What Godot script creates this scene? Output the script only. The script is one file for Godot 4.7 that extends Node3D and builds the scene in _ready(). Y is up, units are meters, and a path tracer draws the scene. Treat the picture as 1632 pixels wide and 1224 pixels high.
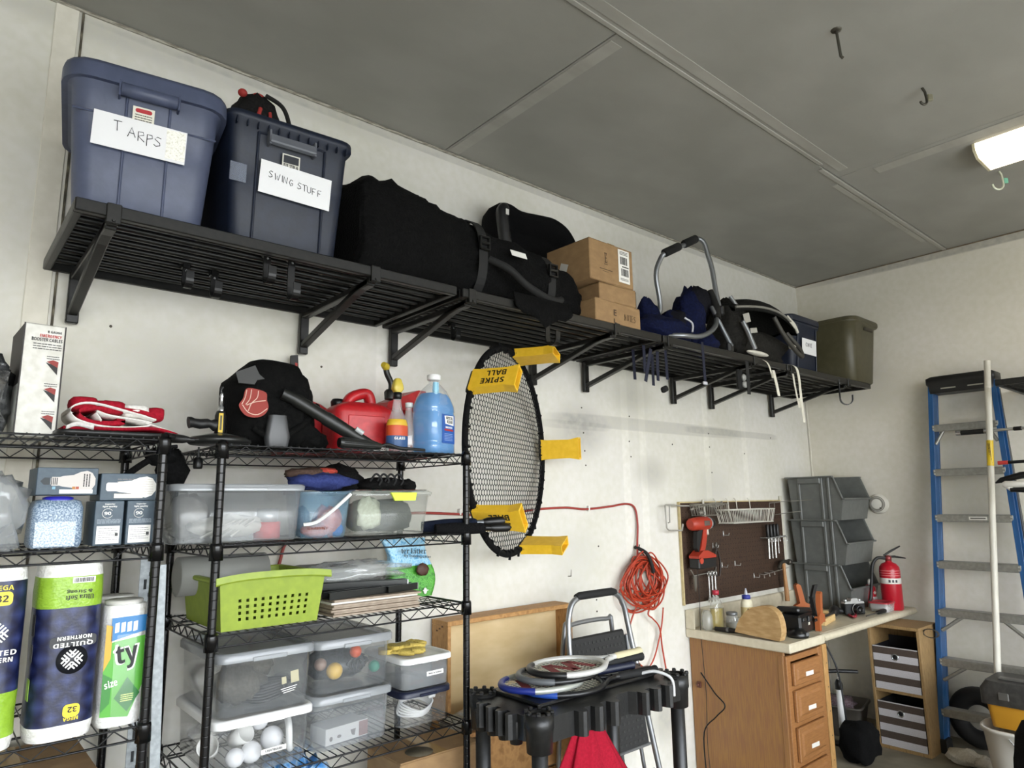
extends Node3D

var names := {}
var cache := {}

# ---------------------------------------------------------------- mesh builder
class B:
	var st := SurfaceTool.new()
	var t := Transform3D.IDENTITY
	var g := -1
	func _init(origin := Vector3.ZERO):
		st.begin(Mesh.PRIMITIVE_TRIANGLES)
		t.origin = -origin
	func tri(a: Vector3, b: Vector3, c: Vector3):
		st.set_smooth_group(g)
		st.add_vertex(t * a); st.add_vertex(t * b); st.add_vertex(t * c)
	func quad(a: Vector3, b: Vector3, c: Vector3, d: Vector3):
		tri(a, b, c); tri(a, c, d)
	# chamfered box
	func box(c: Vector3, s: Vector3, bv := 0.0, bas := Basis.IDENTITY):
		g = -1
		var h := s * 0.5
		bv = minf(bv, minf(h.x, minf(h.y, h.z)) * 0.9)
		var f := func(x, y, z, ax): # corner vertex that lies on the face across axis ax
			var v := Vector3(x * h.x, y * h.y, z * h.z)
			if ax != 0: v.x -= x * bv
			if ax != 1: v.y -= y * bv
			if ax != 2: v.z -= z * bv
			return c + bas * v
		for s1 in [1, -1]:
			var w = [[f.call(s1, 1, 1, 0), f.call(s1, 1, -1, 0), f.call(s1, -1, -1, 0), f.call(s1, -1, 1, 0)],
				[f.call(-1, s1, 1, 1), f.call(-1, s1, -1, 1), f.call(1, s1, -1, 1), f.call(1, s1, 1, 1)],
				[f.call(-1, 1, s1, 2), f.call(1, 1, s1, 2), f.call(1, -1, s1, 2), f.call(-1, -1, s1, 2)]]
			for q in w:
				if s1 == 1: quad(q[0], q[1], q[2], q[3])
				else: quad(q[3], q[2], q[1], q[0])
		if bv <= 0.0: return
		for a in [1, -1]:
			for b in [1, -1]:
				var q1 = [f.call(1, a, b, 1), f.call(1, a, b, 2), f.call(-1, a, b, 2), f.call(-1, a, b, 1)]
				var q2 = [f.call(a, 1, b, 0), f.call(a, 1, b, 2), f.call(a, -1, b, 2), f.call(a, -1, b, 0)]
				var q3 = [f.call(a, b, 1, 0), f.call(a, b, 1, 1), f.call(a, b, -1, 1), f.call(a, b, -1, 0)]
				if a * b == 1: fix(q1, 0)
				else: fix(q1, 1)
				if a * b == 1: fix(q2, 1)
				else: fix(q2, 0)
				if a * b == 1: fix(q3, 0)
				else: fix(q3, 1)
				for d in [1, -1]:
					var p = [f.call(a, b, d, 0), f.call(a, b, d, 1), f.call(a, b, d, 2)]
					if a * b * d == 1: tri(p[0], p[2], p[1])
					else: tri(p[0], p[1], p[2])
	func fix(q, flip):
		if flip: quad(q[3], q[2], q[1], q[0])
		else: quad(q[0], q[1], q[2], q[3])
	# rings of equal length, joined into a skin
	func loft(rings: Array, cap0 := true, cap1 := true, closed := true, smooth := true):
		g = 1 if smooth else -1
		var n: int = rings[0].size()
		for i in rings.size() - 1:
			var a = rings[i]; var b = rings[i + 1]
			for j in (n if closed else n - 1):
				var k := (j + 1) % n
				quad(a[j], a[k], b[k], b[j])
		g = -1
		if cap0: fan(rings[0], true)
		if cap1: fan(rings[-1], false)
	func fan(r, flip):
		var c := Vector3.ZERO
		for v in r: c += v
		c /= r.size()
		for j in r.size():
			var k = (j + 1) % r.size()
			if flip: tri(c, r[k], r[j])
			else: tri(c, r[j], r[k])
	func tube(pts: Array, r, n := 8, caps := true, shut := false):
		var rings := []
		var up := Vector3.UP
		var m := pts.size()
		for i in m:
			var d: Vector3
			if shut: d = pts[(i + 1) % m] - pts[(i + m - 1) % m]
			else: d = pts[mini(i + 1, m - 1)] - pts[maxi(i - 1, 0)]
			d = d.normalized()
			if i == 0 and absf(d.y) > 0.9: up = Vector3.BACK
			var s := d.cross(up).normalized()
			if s.length() < 0.5: s = d.cross(Vector3(0.3, 0.5, 0.8)).normalized()
			up = s.cross(d)
			var ring := []
			var rr: float = r[i] if r is Array else r
			for k in n:
				var a := TAU * k / n
				ring.append(pts[i] + (s * cos(a) - up * sin(a)) * rr)
			rings.append(ring)
		if shut: rings.append(rings[0])
		loft(rings, caps and not shut, caps and not shut)
	# prof: Vector2(radius, height) upwards
	func lathe(prof: Array, c := Vector3.ZERO, n := 24, bas := Basis.IDENTITY, smooth := true):
		var rings := []
		for p in prof:
			var ring := []
			for k in n:
				var a := TAU * k / n
				ring.append(c + bas * Vector3(cos(a) * p.x, p.y, sin(a) * p.x))
			rings.append(ring)
		loft(rings, true, true, true, smooth)
	# polygon in xy pushed from z0 to z1
	func prism(poly: Array, z0: float, z1: float, bas := Basis.IDENTITY, o := Vector3.ZERO):
		g = -1
		var pk := PackedVector2Array(poly)
		if Geometry2D.is_polygon_clockwise(pk): pk.reverse()
		var ix := Geometry2D.triangulate_polygon(pk)
		var f := func(p: Vector2, z): return o + bas * Vector3(p.x, p.y, z)
		for i in range(0, ix.size(), 3):
			var u = pk[ix[i]]; var v = pk[ix[i + 1]]; var w = pk[ix[i + 2]]
			if (v - u).cross(w - u) > 0.0: var q = v; v = w; w = q
			tri(f.call(u, z1), f.call(v, z1), f.call(w, z1))
			tri(f.call(u, z0), f.call(w, z0), f.call(v, z0))
		for i in pk.size():
			var a := pk[i]; var b := pk[(i + 1) % pk.size()]
			quad(f.call(a, z0), f.call(a, z1), f.call(b, z1), f.call(b, z0))
	# lumpy closed ball
	func blob(c: Vector3, r: Vector3, lump := 0.0, n := 18, sd := 1, sq := 1.0, freq := 2.2):
		var nz := FastNoiseLite.new(); nz.seed = sd; nz.frequency = freq
		var rings := []
		var m := maxi(6, n / 2)
		for i in m + 1:
			var la := -PI / 2 + PI * clampf(float(i) / m, 0.015, 0.985)
			var ring := []
			for k in n:
				var a := TAU * k / n
				var d := Vector3(cos(la) * cos(a), sin(la), cos(la) * sin(a))
				var e := Vector3(pw(d.x, sq), pw(d.y, sq), pw(d.z, sq))
				ring.append(c + e * r * (1.0 + lump * nz.get_noise_3dv(d)))
			rings.append(ring)
		loft(rings)
	func pw(v: float, p: float) -> float:
		return signf(v) * pow(absf(v), p)
	func done() -> ArrayMesh:
		st.generate_normals()
		return st.commit()

func rr(w: float, d: float, r: float, y: float, n := 4, c := Vector3.ZERO) -> Array: # rounded rectangle ring in xz
	var o := []
	for q in 4:
		var cx = (w / 2 - r) * [1, -1, -1, 1][q]
		var cz = (d / 2 - r) * [1, 1, -1, -1][q]
		for k in n + 1:
			var a := PI / 2 * (q + float(k) / n)
			o.append(c + Vector3(cx + cos(a) * r, y, cz + sin(a) * r))
	return o

func curve(pts: Array, n := 6, shut := false) -> Array: # smooth line through points
	var o := []
	var m := pts.size()
	for i in (m if shut else m - 1):
		var p0 = pts[(i + m - 1) % m] if shut else pts[maxi(i - 1, 0)]
		var p3 = pts[(i + 2) % m] if shut else pts[mini(i + 2, m - 1)]
		for k in n:
			o.append(pts[i].cubic_interpolate(pts[(i + 1) % m], p0, p3, float(k) / n))
	if not shut: o.append(pts[-1])
	return o

func pw(v: float, p: float) -> float: return signf(v) * pow(absf(v), p)

func v3(a: Array) -> Array:
	var o := []
	for i in range(0, a.size(), 3): o.append(Vector3(a[i], a[i + 1], a[i + 2]))
	return o

func v2(a: Array) -> Array:
	var o := []
	for i in range(0, a.size(), 2): o.append(Vector2(a[i], a[i + 1]))
	return o

func yaw(a: float) -> Basis: return Basis(Vector3.UP, a)

# ---------------------------------------------------------------- nodes
func numbered(n: String, key := "") -> String:
	var k := key + n
	if not names.has(k):
		names[k] = 0
		return n
	names[k] += 1
	return "%s_%03d" % [n, names[k]]

func tag(o: Node3D, label: String, cat: String, group := ""):
	o.set_meta("label", label); o.set_meta("category", cat)
	if group: o.set_meta("group", group)

func thing(n: String, label: String, cat: String, at := Vector3.ZERO, turn := 0.0, group := "") -> Node3D:
	var o := Node3D.new()
	o.name = numbered(n); add_child(o, true)
	o.position = at; o.rotation.y = turn
	tag(o, label, cat, group)
	return o

func part(n: String, b, m: Material, p: Node3D, at := Vector3.ZERO, label := "") -> MeshInstance3D:
	var o := MeshInstance3D.new()
	o.mesh = b.done() if b is B else b
	o.material_override = m
	o.name = numbered(n, str(p.get_instance_id()) + "/")
	p.add_child(o, true)
	o.position = at
	if label: o.set_meta("label", label)
	return o

func solo(n: String, b, m: Material, label: String, cat: String, at := Vector3.ZERO, turn := 0.0, group := "") -> MeshInstance3D:
	var o := MeshInstance3D.new()
	o.mesh = b.done() if b is B else b
	o.material_override = m
	o.name = numbered(n); add_child(o, true)
	o.position = at; o.rotation.y = turn
	tag(o, label, cat, group)
	return o

func struct(n: String, b, m: Material, at := Vector3.ZERO) -> MeshInstance3D:
	var o := MeshInstance3D.new()
	o.mesh = b.done() if b is B else b
	o.material_override = m
	o.name = n; add_child(o, true)
	o.position = at
	o.set_meta("kind", "structure")
	return o

func copy(o: Node3D, label: String, at: Vector3, turn := 0.0) -> Node3D:
	var c: Node3D = o.duplicate()
	c.name = numbered(str(o.name).rstrip("0123456789").trim_suffix("_")); add_child(c, true)
	c.position = at; c.rotation.y = turn
	c.set_meta("label", label)
	return c

# lettering as thin raised print, fitted to w x h, reading along bas.x
func text(p: Node3D, s: String, at: Vector3, w: float, h: float, m: Material, bas := Basis.IDENTITY, serif := false, n := "lettering"):
	var key := s + str(serif)
	var tm: TextMesh
	if cache.has(key): tm = cache[key]
	else:
		var f := SystemFont.new()
		f.font_names = PackedStringArray(["Droid Serif" if serif else "Droid Sans"]); f.font_weight = 700
		tm = TextMesh.new()
		tm.font = f; tm.text = s; tm.font_size = 20; tm.pixel_size = 0.01; tm.depth = 0.002; tm.curve_step = 2.0
		cache[key] = tm
	var bb := tm.get_aabb()
	var o := part(n, tm, m, p)
	var sc := Vector3(w / maxf(bb.size.x, 0.001), h / maxf(bb.size.y, 0.001), 0.3)
	o.transform = Transform3D(bas * Basis.from_scale(sc), at) * Transform3D(Basis.IDENTITY, -bb.get_center())

# ---------------------------------------------------------------- materials
func M(hex: String, rough := 0.6, metal := 0.0, alpha := 1.0) -> StandardMaterial3D:
	var k := "%s|%s|%s|%s" % [hex, rough, metal, alpha]
	if cache.has(k): return cache[k]
	var m := StandardMaterial3D.new()
	m.albedo_color = Color(hex); m.roughness = rough; m.metallic = metal
	if alpha < 1.0:
		m.albedo_color.a = alpha
		m.transparency = BaseMaterial3D.TRANSPARENCY_ALPHA
		m.cull_mode = BaseMaterial3D.CULL_DISABLED
	cache[k] = m
	return m

func noise_tex(cols: Array, freq: float, sd := 1, oct := 4, size := 256, normal := false, bump := 4.0) -> NoiseTexture2D:
	var k := "nt%s|%s|%s|%s|%s|%s" % [cols, freq, sd, oct, size, normal]
	if cache.has(k): return cache[k]
	var nz := FastNoiseLite.new()
	nz.seed = sd; nz.frequency = freq; nz.fractal_octaves = oct; nz.noise_type = FastNoiseLite.TYPE_SIMPLEX_SMOOTH
	var tx := NoiseTexture2D.new()
	tx.width = size; tx.height = size; tx.seamless = true; tx.noise = nz
	if normal:
		tx.as_normal_map = true; tx.bump_strength = bump
	else:
		var gr := Gradient.new()
		var off := PackedFloat32Array(); var cc := PackedColorArray()
		for i in cols.size():
			off.append(0.2 + 0.6 * i / maxf(cols.size() - 1, 1)); cc.append(Color(cols[i]))
		gr.offsets = off; gr.colors = cc
		tx.color_ramp = gr
	cache[k] = tx
	return tx

# colour that wanders between tones, in the object's own axes; sc = repeats per metre along each axis
func N(cols: Array, sc: Vector3, rough := 0.7, freq := 0.02, bump := 0.0, metal := 0.0, sd := 1) -> StandardMaterial3D:
	var k := "N%s|%s|%s|%s|%s|%s|%s" % [cols, sc, rough, freq, bump, metal, sd]
	if cache.has(k): return cache[k]
	var m := StandardMaterial3D.new()
	m.albedo_texture = noise_tex(cols, freq, sd)
	m.uv1_triplanar = true; m.uv1_scale = sc; m.uv1_triplanar_sharpness = 4.0
	m.roughness = rough; m.metallic = metal
	if bump > 0.0:
		m.normal_enabled = true
		m.normal_texture = noise_tex([], 0.06, 3, 3, 256, true)
		m.normal_scale = bump
	cache[k] = m
	return m

func cloth(a: String, b: String, bump := 0.6, sc := 9.0) -> StandardMaterial3D:
	var m := N([a, b], Vector3.ONE * sc, 0.9, 0.03, bump)
	m.metallic_specular = 0.25
	return m

# ================================================================ scene
const CE := 3.325   # ceiling height
const XE := 5.405   # end wall

var black: Material
var blackm: Material
var card: Material
var chrome: Material
var clear: Material
var white: Material

func _ready():
	# ---- camera
	var cam := Camera3D.new()
	var ya := 0.71147; var pi_ := 0.17036; var ro := -0.014377
	var f := Vector3(sin(ya) * cos(pi_), sin(pi_), -cos(ya) * cos(pi_))
	var r := Vector3(cos(ya), 0, sin(ya))
	var u := r.cross(f)
	var r2 := r * cos(ro) + u * sin(ro)
	var u2 := u * cos(ro) - r * sin(ro)
	cam.transform = Transform3D(Basis(r2, u2, -f), Vector3(0, 1.59, 2.61))
	cam.fov = rad_to_deg(2.0 * atan(612.0 / 1086.69)); cam.near = 0.05; cam.far = 200.0
	cam.name = "camera"; add_child(cam); cam.current = true
	# ---- sky and exposure
	var env := Environment.new()
	env.background_mode = Environment.BG_SKY
	var sm := ProceduralSkyMaterial.new()
	sm.sky_top_color = Color(0.86, 0.9, 0.95); sm.sky_horizon_color = Color(0.96, 0.965, 0.96)
	sm.ground_horizon_color = Color(0.6, 0.58, 0.54); sm.ground_bottom_color = Color(0.42, 0.4, 0.37)
	sm.sky_energy_multiplier = 3.2; sm.ground_energy_multiplier = 2.0
	env.sky = Sky.new(); env.sky.sky_material = sm
	env.tonemap_mode = Environment.TONE_MAPPER_LINEAR
	env.tonemap_exposure = 0.88
	env.sdfgi_enabled = true; env.ssao_enabled = true; env.ssil_enabled = true
	var we := WorldEnvironment.new(); we.environment = env; we.name = "environment"; add_child(we)
	# ---- materials used everywhere
	black = N(["131313", "1d1c1b"], Vector3.ONE * 6, 0.45, 0.03)
	blackm = M("121212", 0.35, 0.3)
	card = N(["8a6d4b", "967852"], Vector3(3, 5, 3), 0.85, 0.015, 0.1)
	chrome = M("c9cacc", 0.25, 0.9)
	clear = M("c9ced2", 0.12, 0.0, 0.2)
	white = M("e4e2dc", 0.5)
	room()
	wall_shelves()
	shelf_goods()
	racks()
	left_goods()
	mid_goods()
	net_and_cords()
	floor_goods()
	bench()
	bench_goods()
	right_side()
	ceiling_things()

# ---------------------------------------------------------------- the room
func wall_picture(w: int, h: int, base: Color, marks: Array) -> ImageTexture:
	var a := FastNoiseLite.new(); a.seed = 5; a.frequency = 0.006; a.fractal_octaves = 5
	var b := FastNoiseLite.new(); b.seed = 9; b.frequency = 0.09; b.fractal_octaves = 3
	var ia := a.get_image(w, h, false, false, false).get_data()
	var ib := b.get_image(w, h, false, false, false).get_data()
	var px := PackedByteArray(); px.resize(w * h * 3)
	var r0 := base.r * 255.0; var g0 := base.g * 255.0; var b0 := base.b * 255.0
	for i in w * h:
		var k := 1.0 + (ia[i] - 128) * 0.0003 + (ib[i] - 128) * 0.00018
		px[i * 3] = int(minf(r0 * k, 255.0)); px[i * 3 + 1] = int(minf(g0 * k, 255.0)); px[i * 3 + 2] = int(minf(b0 * (k * 1.6 - 0.6), 255.0))
	# marks: centre u, v in pixels, half sizes, strength (+ dark, - light), raggedness
	for m in marks:
		for y in range(maxi(0, int(m[1] - m[3])), mini(h, int(m[1] + m[3]) + 1)):
			for x in range(maxi(0, int(m[0] - m[2])), mini(w, int(m[0] + m[2]) + 1)):
				var d := maxf(pow(absf(x - m[0]) / m[2], m[5]) + pow(absf(y - m[1]) / m[3], m[5]), 0.0)
				if d >= 1.0: continue
				var i := y * w + x
				var k: float = 1.0 - m[4] * (minf((1.0 - d) * 2.0, 1.0) if m[5] > 2.5 else (1.0 - d) * (1.0 - d) * 1.6) * (0.55 + 0.9 * (ib[i] / 255.0))
				for c in 3: px[i * 3 + c] = int(clampf(px[i * 3 + c] * k, 0, 255))
	var tx := ImageTexture.create_from_image(Image.create_from_data(w, h, false, Image.FORMAT_RGB8, px))
	return tx

# wall slab with a picture on its inner face; o = lower left of that face, ex along, outwards = away from the room
func slab(o: Vector3, ex: Vector3, ey: Vector3, outw: Vector3) -> ArrayMesh:
	var st := SurfaceTool.new(); st.begin(Mesh.PRIMITIVE_TRIANGLES)
	var q := func(a, b, c, d, ua, ub, uc, ud):
		for e in [[a, ua], [b, ub], [c, uc], [a, ua], [c, uc], [d, ud]]:
			st.set_smooth_group(-1); st.set_uv(e[1]); st.add_vertex(e[0])
	var Z := Vector2(0.01, 0.01)
	q.call(o, o + ey, o + ex + ey, o + ex, Vector2(0, 1), Vector2(0, 0), Vector2(1, 0), Vector2(1, 1))
	var p := o + outw
	q.call(p + ex, p + ex + ey, p + ey, p, Z, Z, Z, Z)
	q.call(o + ey, p + ey, p + ey + ex, o + ey + ex, Z, Z, Z, Z)
	q.call(o + ex, p + ex, p, o, Z, Z, Z, Z)
	q.call(o, p, p + ey, o + ey, Z, Z, Z, Z)
	q.call(o + ex + ey, p + ex + ey, p + ex, o + ex, Z, Z, Z, Z)
	st.generate_normals()
	return st.commit()

func room():
	var X0 := -3.2; var ZR := 5.6
	var wcol := Color("d3d0c6")
	# long wall: 1720 px over 8.605 m, 665 over 3.325 m  (200 px per metre)
	var U := func(x: float) -> float: return (x - X0) * 200.0
	var V := func(y: float) -> float: return (CE - y) * 200.0
	var mk := []
	# old shelf ghost, a grey band along the wall
	mk.append([U.call(3.45), V.call(2.035), 200, 8, 0.08, 4.0])
	mk.append([U.call(2.7), V.call(2.0), 60, 5, 0.05, 4.0])
	mk.append([U.call(4.3), V.call(2.04), 120, 5, 0.08, 6.0])
	for x in [1.49, 3.12, 3.28, 3.95, 4.42]: mk.append([U.call(x), V.call(1.5), 7, 330, -0.035, 3.0])
	for s in [[2.74, 1.98, 0.3, 0.1], [3.2, 2.2, 0.25, 0.06], [2.37, 1.02, 0.035, 0.3], [2.38, 1.02, 0.012, 0.5], [3.35, 1.75, 0.2, 0.07], [1.25, 1.9, 0.2, 0.04],
			[1.5, 1.66, 0.12, 0.08], [4.0, 1.66, 0.3, 0.04], [3.36, 0.35, 0.25, 0.08], [2.66, 1.3, 0.3, 0.03], [0.62, 2.1, 0.3, 0.04]]:
		mk.append([U.call(s[0]), V.call(s[1]), s[2] * 200, s[2] * 200 * (2.2 if s[2] < 0.1 else 0.7), s[3], 2.0])
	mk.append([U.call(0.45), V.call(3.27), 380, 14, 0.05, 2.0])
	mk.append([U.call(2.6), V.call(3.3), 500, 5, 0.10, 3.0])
	mk.append([U.call(-0.2), V.call(2.3), 90, 200, 0.05, 2.0])
	var wm := StandardMaterial3D.new()
	wm.albedo_texture = wall_picture(1720, 665, wcol, mk); wm.roughness = 0.75; wm.texture_repeat = false
	var wl := struct("wall_left", slab(Vector3(X0, 0, 0), Vector3(XE - X0, 0, 0), Vector3(0, CE, 0), Vector3(0, 0, -0.12)), wm)
	# screw heads and nail holes that show on the long wall
	var sd := M("4d463c", 0.5, 0.4)
	for p in v2([2.76, 2.1, 2.77, 1.96, 2.775, 1.86, 2.78, 1.78, 3.17, 2.08, 3.16, 1.93, 3.17, 1.84, 3.58, 1.93, 3.99, 2.02, 3.99, 1.93, 4.0, 1.76, 4.8, 2.03, 4.42, 1.9, 2.83, 1.06, 2.83, 1.0, 1.21, 2.15, 1.24, 2.5, 2.02, 2.68, 1.0, 3.08, 2.9, 2.9, 3.4, 1.1, 2.86, 1.34, 0.44, 2.2, 2.5, 2.95]):
		var b := B.new(); b.lathe(v2([0.0, 0, 0.005, 0, 0.0045, 0.002, 0.002, 0.0025]), Vector3.ZERO, 8, Basis(Vector3.RIGHT, PI / 2))
		part("screw", b, sd, wl, Vector3(p.x, p.y, 0.0))
	var nb := B.new(); nb.tube(v3([0, 0, 0, 0, 0.002, 0.022]), 0.002, 6); nb.tube(v3([0, 0, 0.02, 0, 0.035, 0.022]), [0.002, 0.001], 6)
	part("nail", nb, sd, wl, Vector3(2.62, 1.2, 0))
	# panel joint: a dark open seam and the covering strip beside it
	var pb := B.new(); pb.box(Vector3(0, 0, 0), Vector3(0.07, CE - 0.02, 0.006), 0.002)
	struct("trim_1", pb, N(["cfcabc", "d6d1c4"], Vector3.ONE * 3, 0.75), Vector3(0.225, CE / 2, 0.003))
	pb = B.new(); pb.box(Vector3.ZERO, Vector3(0.007, CE - 0.02, 0.008), 0.001)
	struct("trim_2", pb, N(["3a352c", "77705f"], Vector3(6, 2, 6), 0.9, 0.03), Vector3(0.272, CE / 2, 0.004))
	# end wall
	var me := []
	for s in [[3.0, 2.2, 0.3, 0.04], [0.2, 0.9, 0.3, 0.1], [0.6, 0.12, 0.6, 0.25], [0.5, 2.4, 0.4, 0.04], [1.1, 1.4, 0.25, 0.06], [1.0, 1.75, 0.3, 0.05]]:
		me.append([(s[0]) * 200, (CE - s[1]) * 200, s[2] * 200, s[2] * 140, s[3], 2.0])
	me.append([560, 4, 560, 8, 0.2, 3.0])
	var em := StandardMaterial3D.new()
	em.albedo_texture = wall_picture(1120, 665, Color("dcd7ca"), me); em.roughness = 0.75; em.texture_repeat = false
	struct("wall_back", slab(Vector3(XE, 0, 0), Vector3(0, 0, ZR), Vector3(0, CE, 0), Vector3(0.12, 0, 0)), em)
	# wall with the big door opening, behind the camera's right shoulder
	var plain := N(["c8c3b6", "d2cdc0"], Vector3.ONE, 0.8)
	var b := B.new()
	b.box(Vector3((X0 - 0.12 - 2.8) / 2, CE / 2, ZR + 0.06), Vector3(-2.8 - X0 + 0.12, CE, 0.12))
	b.box(Vector3((4.4 + XE + 0.12) / 2, CE / 2, ZR + 0.06), Vector3(XE + 0.12 - 4.4, CE, 0.12))
	b.box(Vector3(0.8, (3.0 + CE) / 2, ZR + 0.06), Vector3(7.2, CE - 3.0, 0.12))
	struct("wall_right", b, plain)
	b = B.new(); b.box(Vector3(X0 - 0.06, CE / 2, ZR / 2), Vector3(0.12, CE, ZR + 0.1))
	struct("wall_front", b, plain)
	b = B.new(); b.box(Vector3((X0 + XE) / 2, -0.05, ZR / 2), Vector3(XE - X0 + 0.24, 0.1, ZR + 0.24))
	struct("floor", b, N(["6f6857", "8a8271"], Vector3.ONE * 0.8, 0.75, 0.012, 0.15))
	b = B.new(); b.box(Vector3(2, -0.11, ZR + 8.1), Vector3(24, 0.1, 16))
	struct("driveway", b, N(["bdb9b0", "c9c5bc"], Vector3.ONE * 0.5, 0.85))
	# ceiling: sheets with open joints, strips over them
	var cm := N(["918f88", "999790"], Vector3(0.5, 0.6, 0.8), 0.85, 0.01)
	b = B.new(); b.box(Vector3((X0 + XE) / 2, CE + 0.07, ZR / 2), Vector3(XE - X0 + 0.24, 0.1, ZR + 0.24))
	var ce := struct("ceiling", b, M("55524b", 0.9))
	var sheets := [[X0, 1.822, 0.0, 1.126], [1.827, XE, 0.0, 1.126], [X0, 1.23, 1.13, 2.36], [1.234, 3.672, 1.13, 2.36], [3.676, XE, 1.13, 2.36], [X0, 2.4, 2.364, ZR], [2.404, XE, 2.364, ZR]]
	for s in sheets:
		b = B.new(); b.box(Vector3.ZERO, Vector3(s[1] - s[0], 0.02, s[3] - s[2]), 0.002)
		part("panel", b, cm, ce, Vector3((s[0] + s[1]) / 2, CE + 0.01, (s[2] + s[3]) / 2))
	var tm := N(["9a978f", "a6a39b"], Vector3(0.6, 2, 2), 0.85, 0.01)
	var k := 3
	for s in [[X0, 3.45, 1.131, 1.15, 0.005], [X0, 3.6, 1.165, 1.215, 0.0025], [3.75, XE - 0.3, 1.06, 1.09, 0.0025], [3.5, XE, 1.1, 1.124, 0.005], [1.835, 1.9, 0.02, 1.09, 0.003], [3.71, 3.79, 1.3, 2.35, 0.004]]:
		b = B.new(); b.box(Vector3.ZERO, Vector3(s[1] - s[0], s[4], s[3] - s[2]), 0.0015)
		struct("trim_%d" % k, b, tm, Vector3((s[0] + s[1]) / 2, CE - s[4] / 2, (s[2] + s[3]) / 2)); k += 1
	# strip of caulk in the corner of wall and ceiling
	b = B.new(); b.prism(v2([0, 0, 0.014, 0, 0, -0.014]), X0, XE, Basis(Vector3.UP, PI / 2).inverse() * Basis(Vector3.UP, PI), Vector3.ZERO)
	b = B.new(); b.box(Vector3((X0 + XE) / 2, CE - 0.006, 0.006), Vector3(XE - X0, 0.012, 0.012), 0.004)
	struct("trim_%d" % k, b, N(["b8b3a6", "6d675b"], Vector3(1.2, 8, 8), 0.8, 0.05)); k += 1
	b = B.new(); b.box(Vector3(XE - 0.004, CE - 0.004, ZR / 2), Vector3(0.008, 0.008, ZR), 0.003)
	struct("trim_%d" % k, b, N(["7d6b55", "5a4f40"], Vector3(8, 8, 1.2), 0.8, 0.05)); k += 1
	b = B.new(); b.box(Vector3(XE - 0.008, 1.3, 0.008), Vector3(0.016, 2.6, 0.016), 0.005)
	struct("trim_%d" % k, b, plain)

# ---------------------------------------------------------------- the long shelf under the ceiling
func storage_hook(label: String, at: Vector3, h: float, w: float, turn := 0.0):
	var o := thing("storage_hook", label, "hook", at, turn)
	var b := B.new()
	b.box(Vector3(0, -h / 2, 0), Vector3(0.024, h, 0.004), 0.001)
	var pr := []
	var rads := []
	for i in 11:
		var a := PI * i / 10
		pr.append(Vector3(0, -h - sin(a) * w * 0.5, (1 - cos(a)) * w * 0.5))
	pr.append(Vector3(0, -h + 0.025, w))
	var rings := []
	for i in pr.size():
		var d: Vector3 = (pr[mini(i + 1, pr.size() - 1)] - pr[maxi(i - 1, 0)]).normalized()
		var nn := Vector3(0, -d.z, d.y) * 0.0022
		rings.append([pr[i] + Vector3(0.012, 0, 0) - nn, pr[i] + Vector3(-0.012, 0, 0) - nn, pr[i] + Vector3(-0.012, 0, 0) + nn, pr[i] + Vector3(0.012, 0, 0) + nn])
	b.loft(rings, true, true, true, false)
	part("strap", b, blackm, o)
	b = B.new(); b.box(Vector3(0, 0.006, -0.008), Vector3(0.026, 0.02, 0.026), 0.003)
	part("clamp", b, blackm, o)
	b = B.new(); b.lathe(v2([0.0, 0, 0.005, 0, 0.004, 0.003]), Vector3(0, -0.012, 0.003), 8, Basis(Vector3.RIGHT, PI / 2))
	part("bolt", b, chrome, o)

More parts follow.
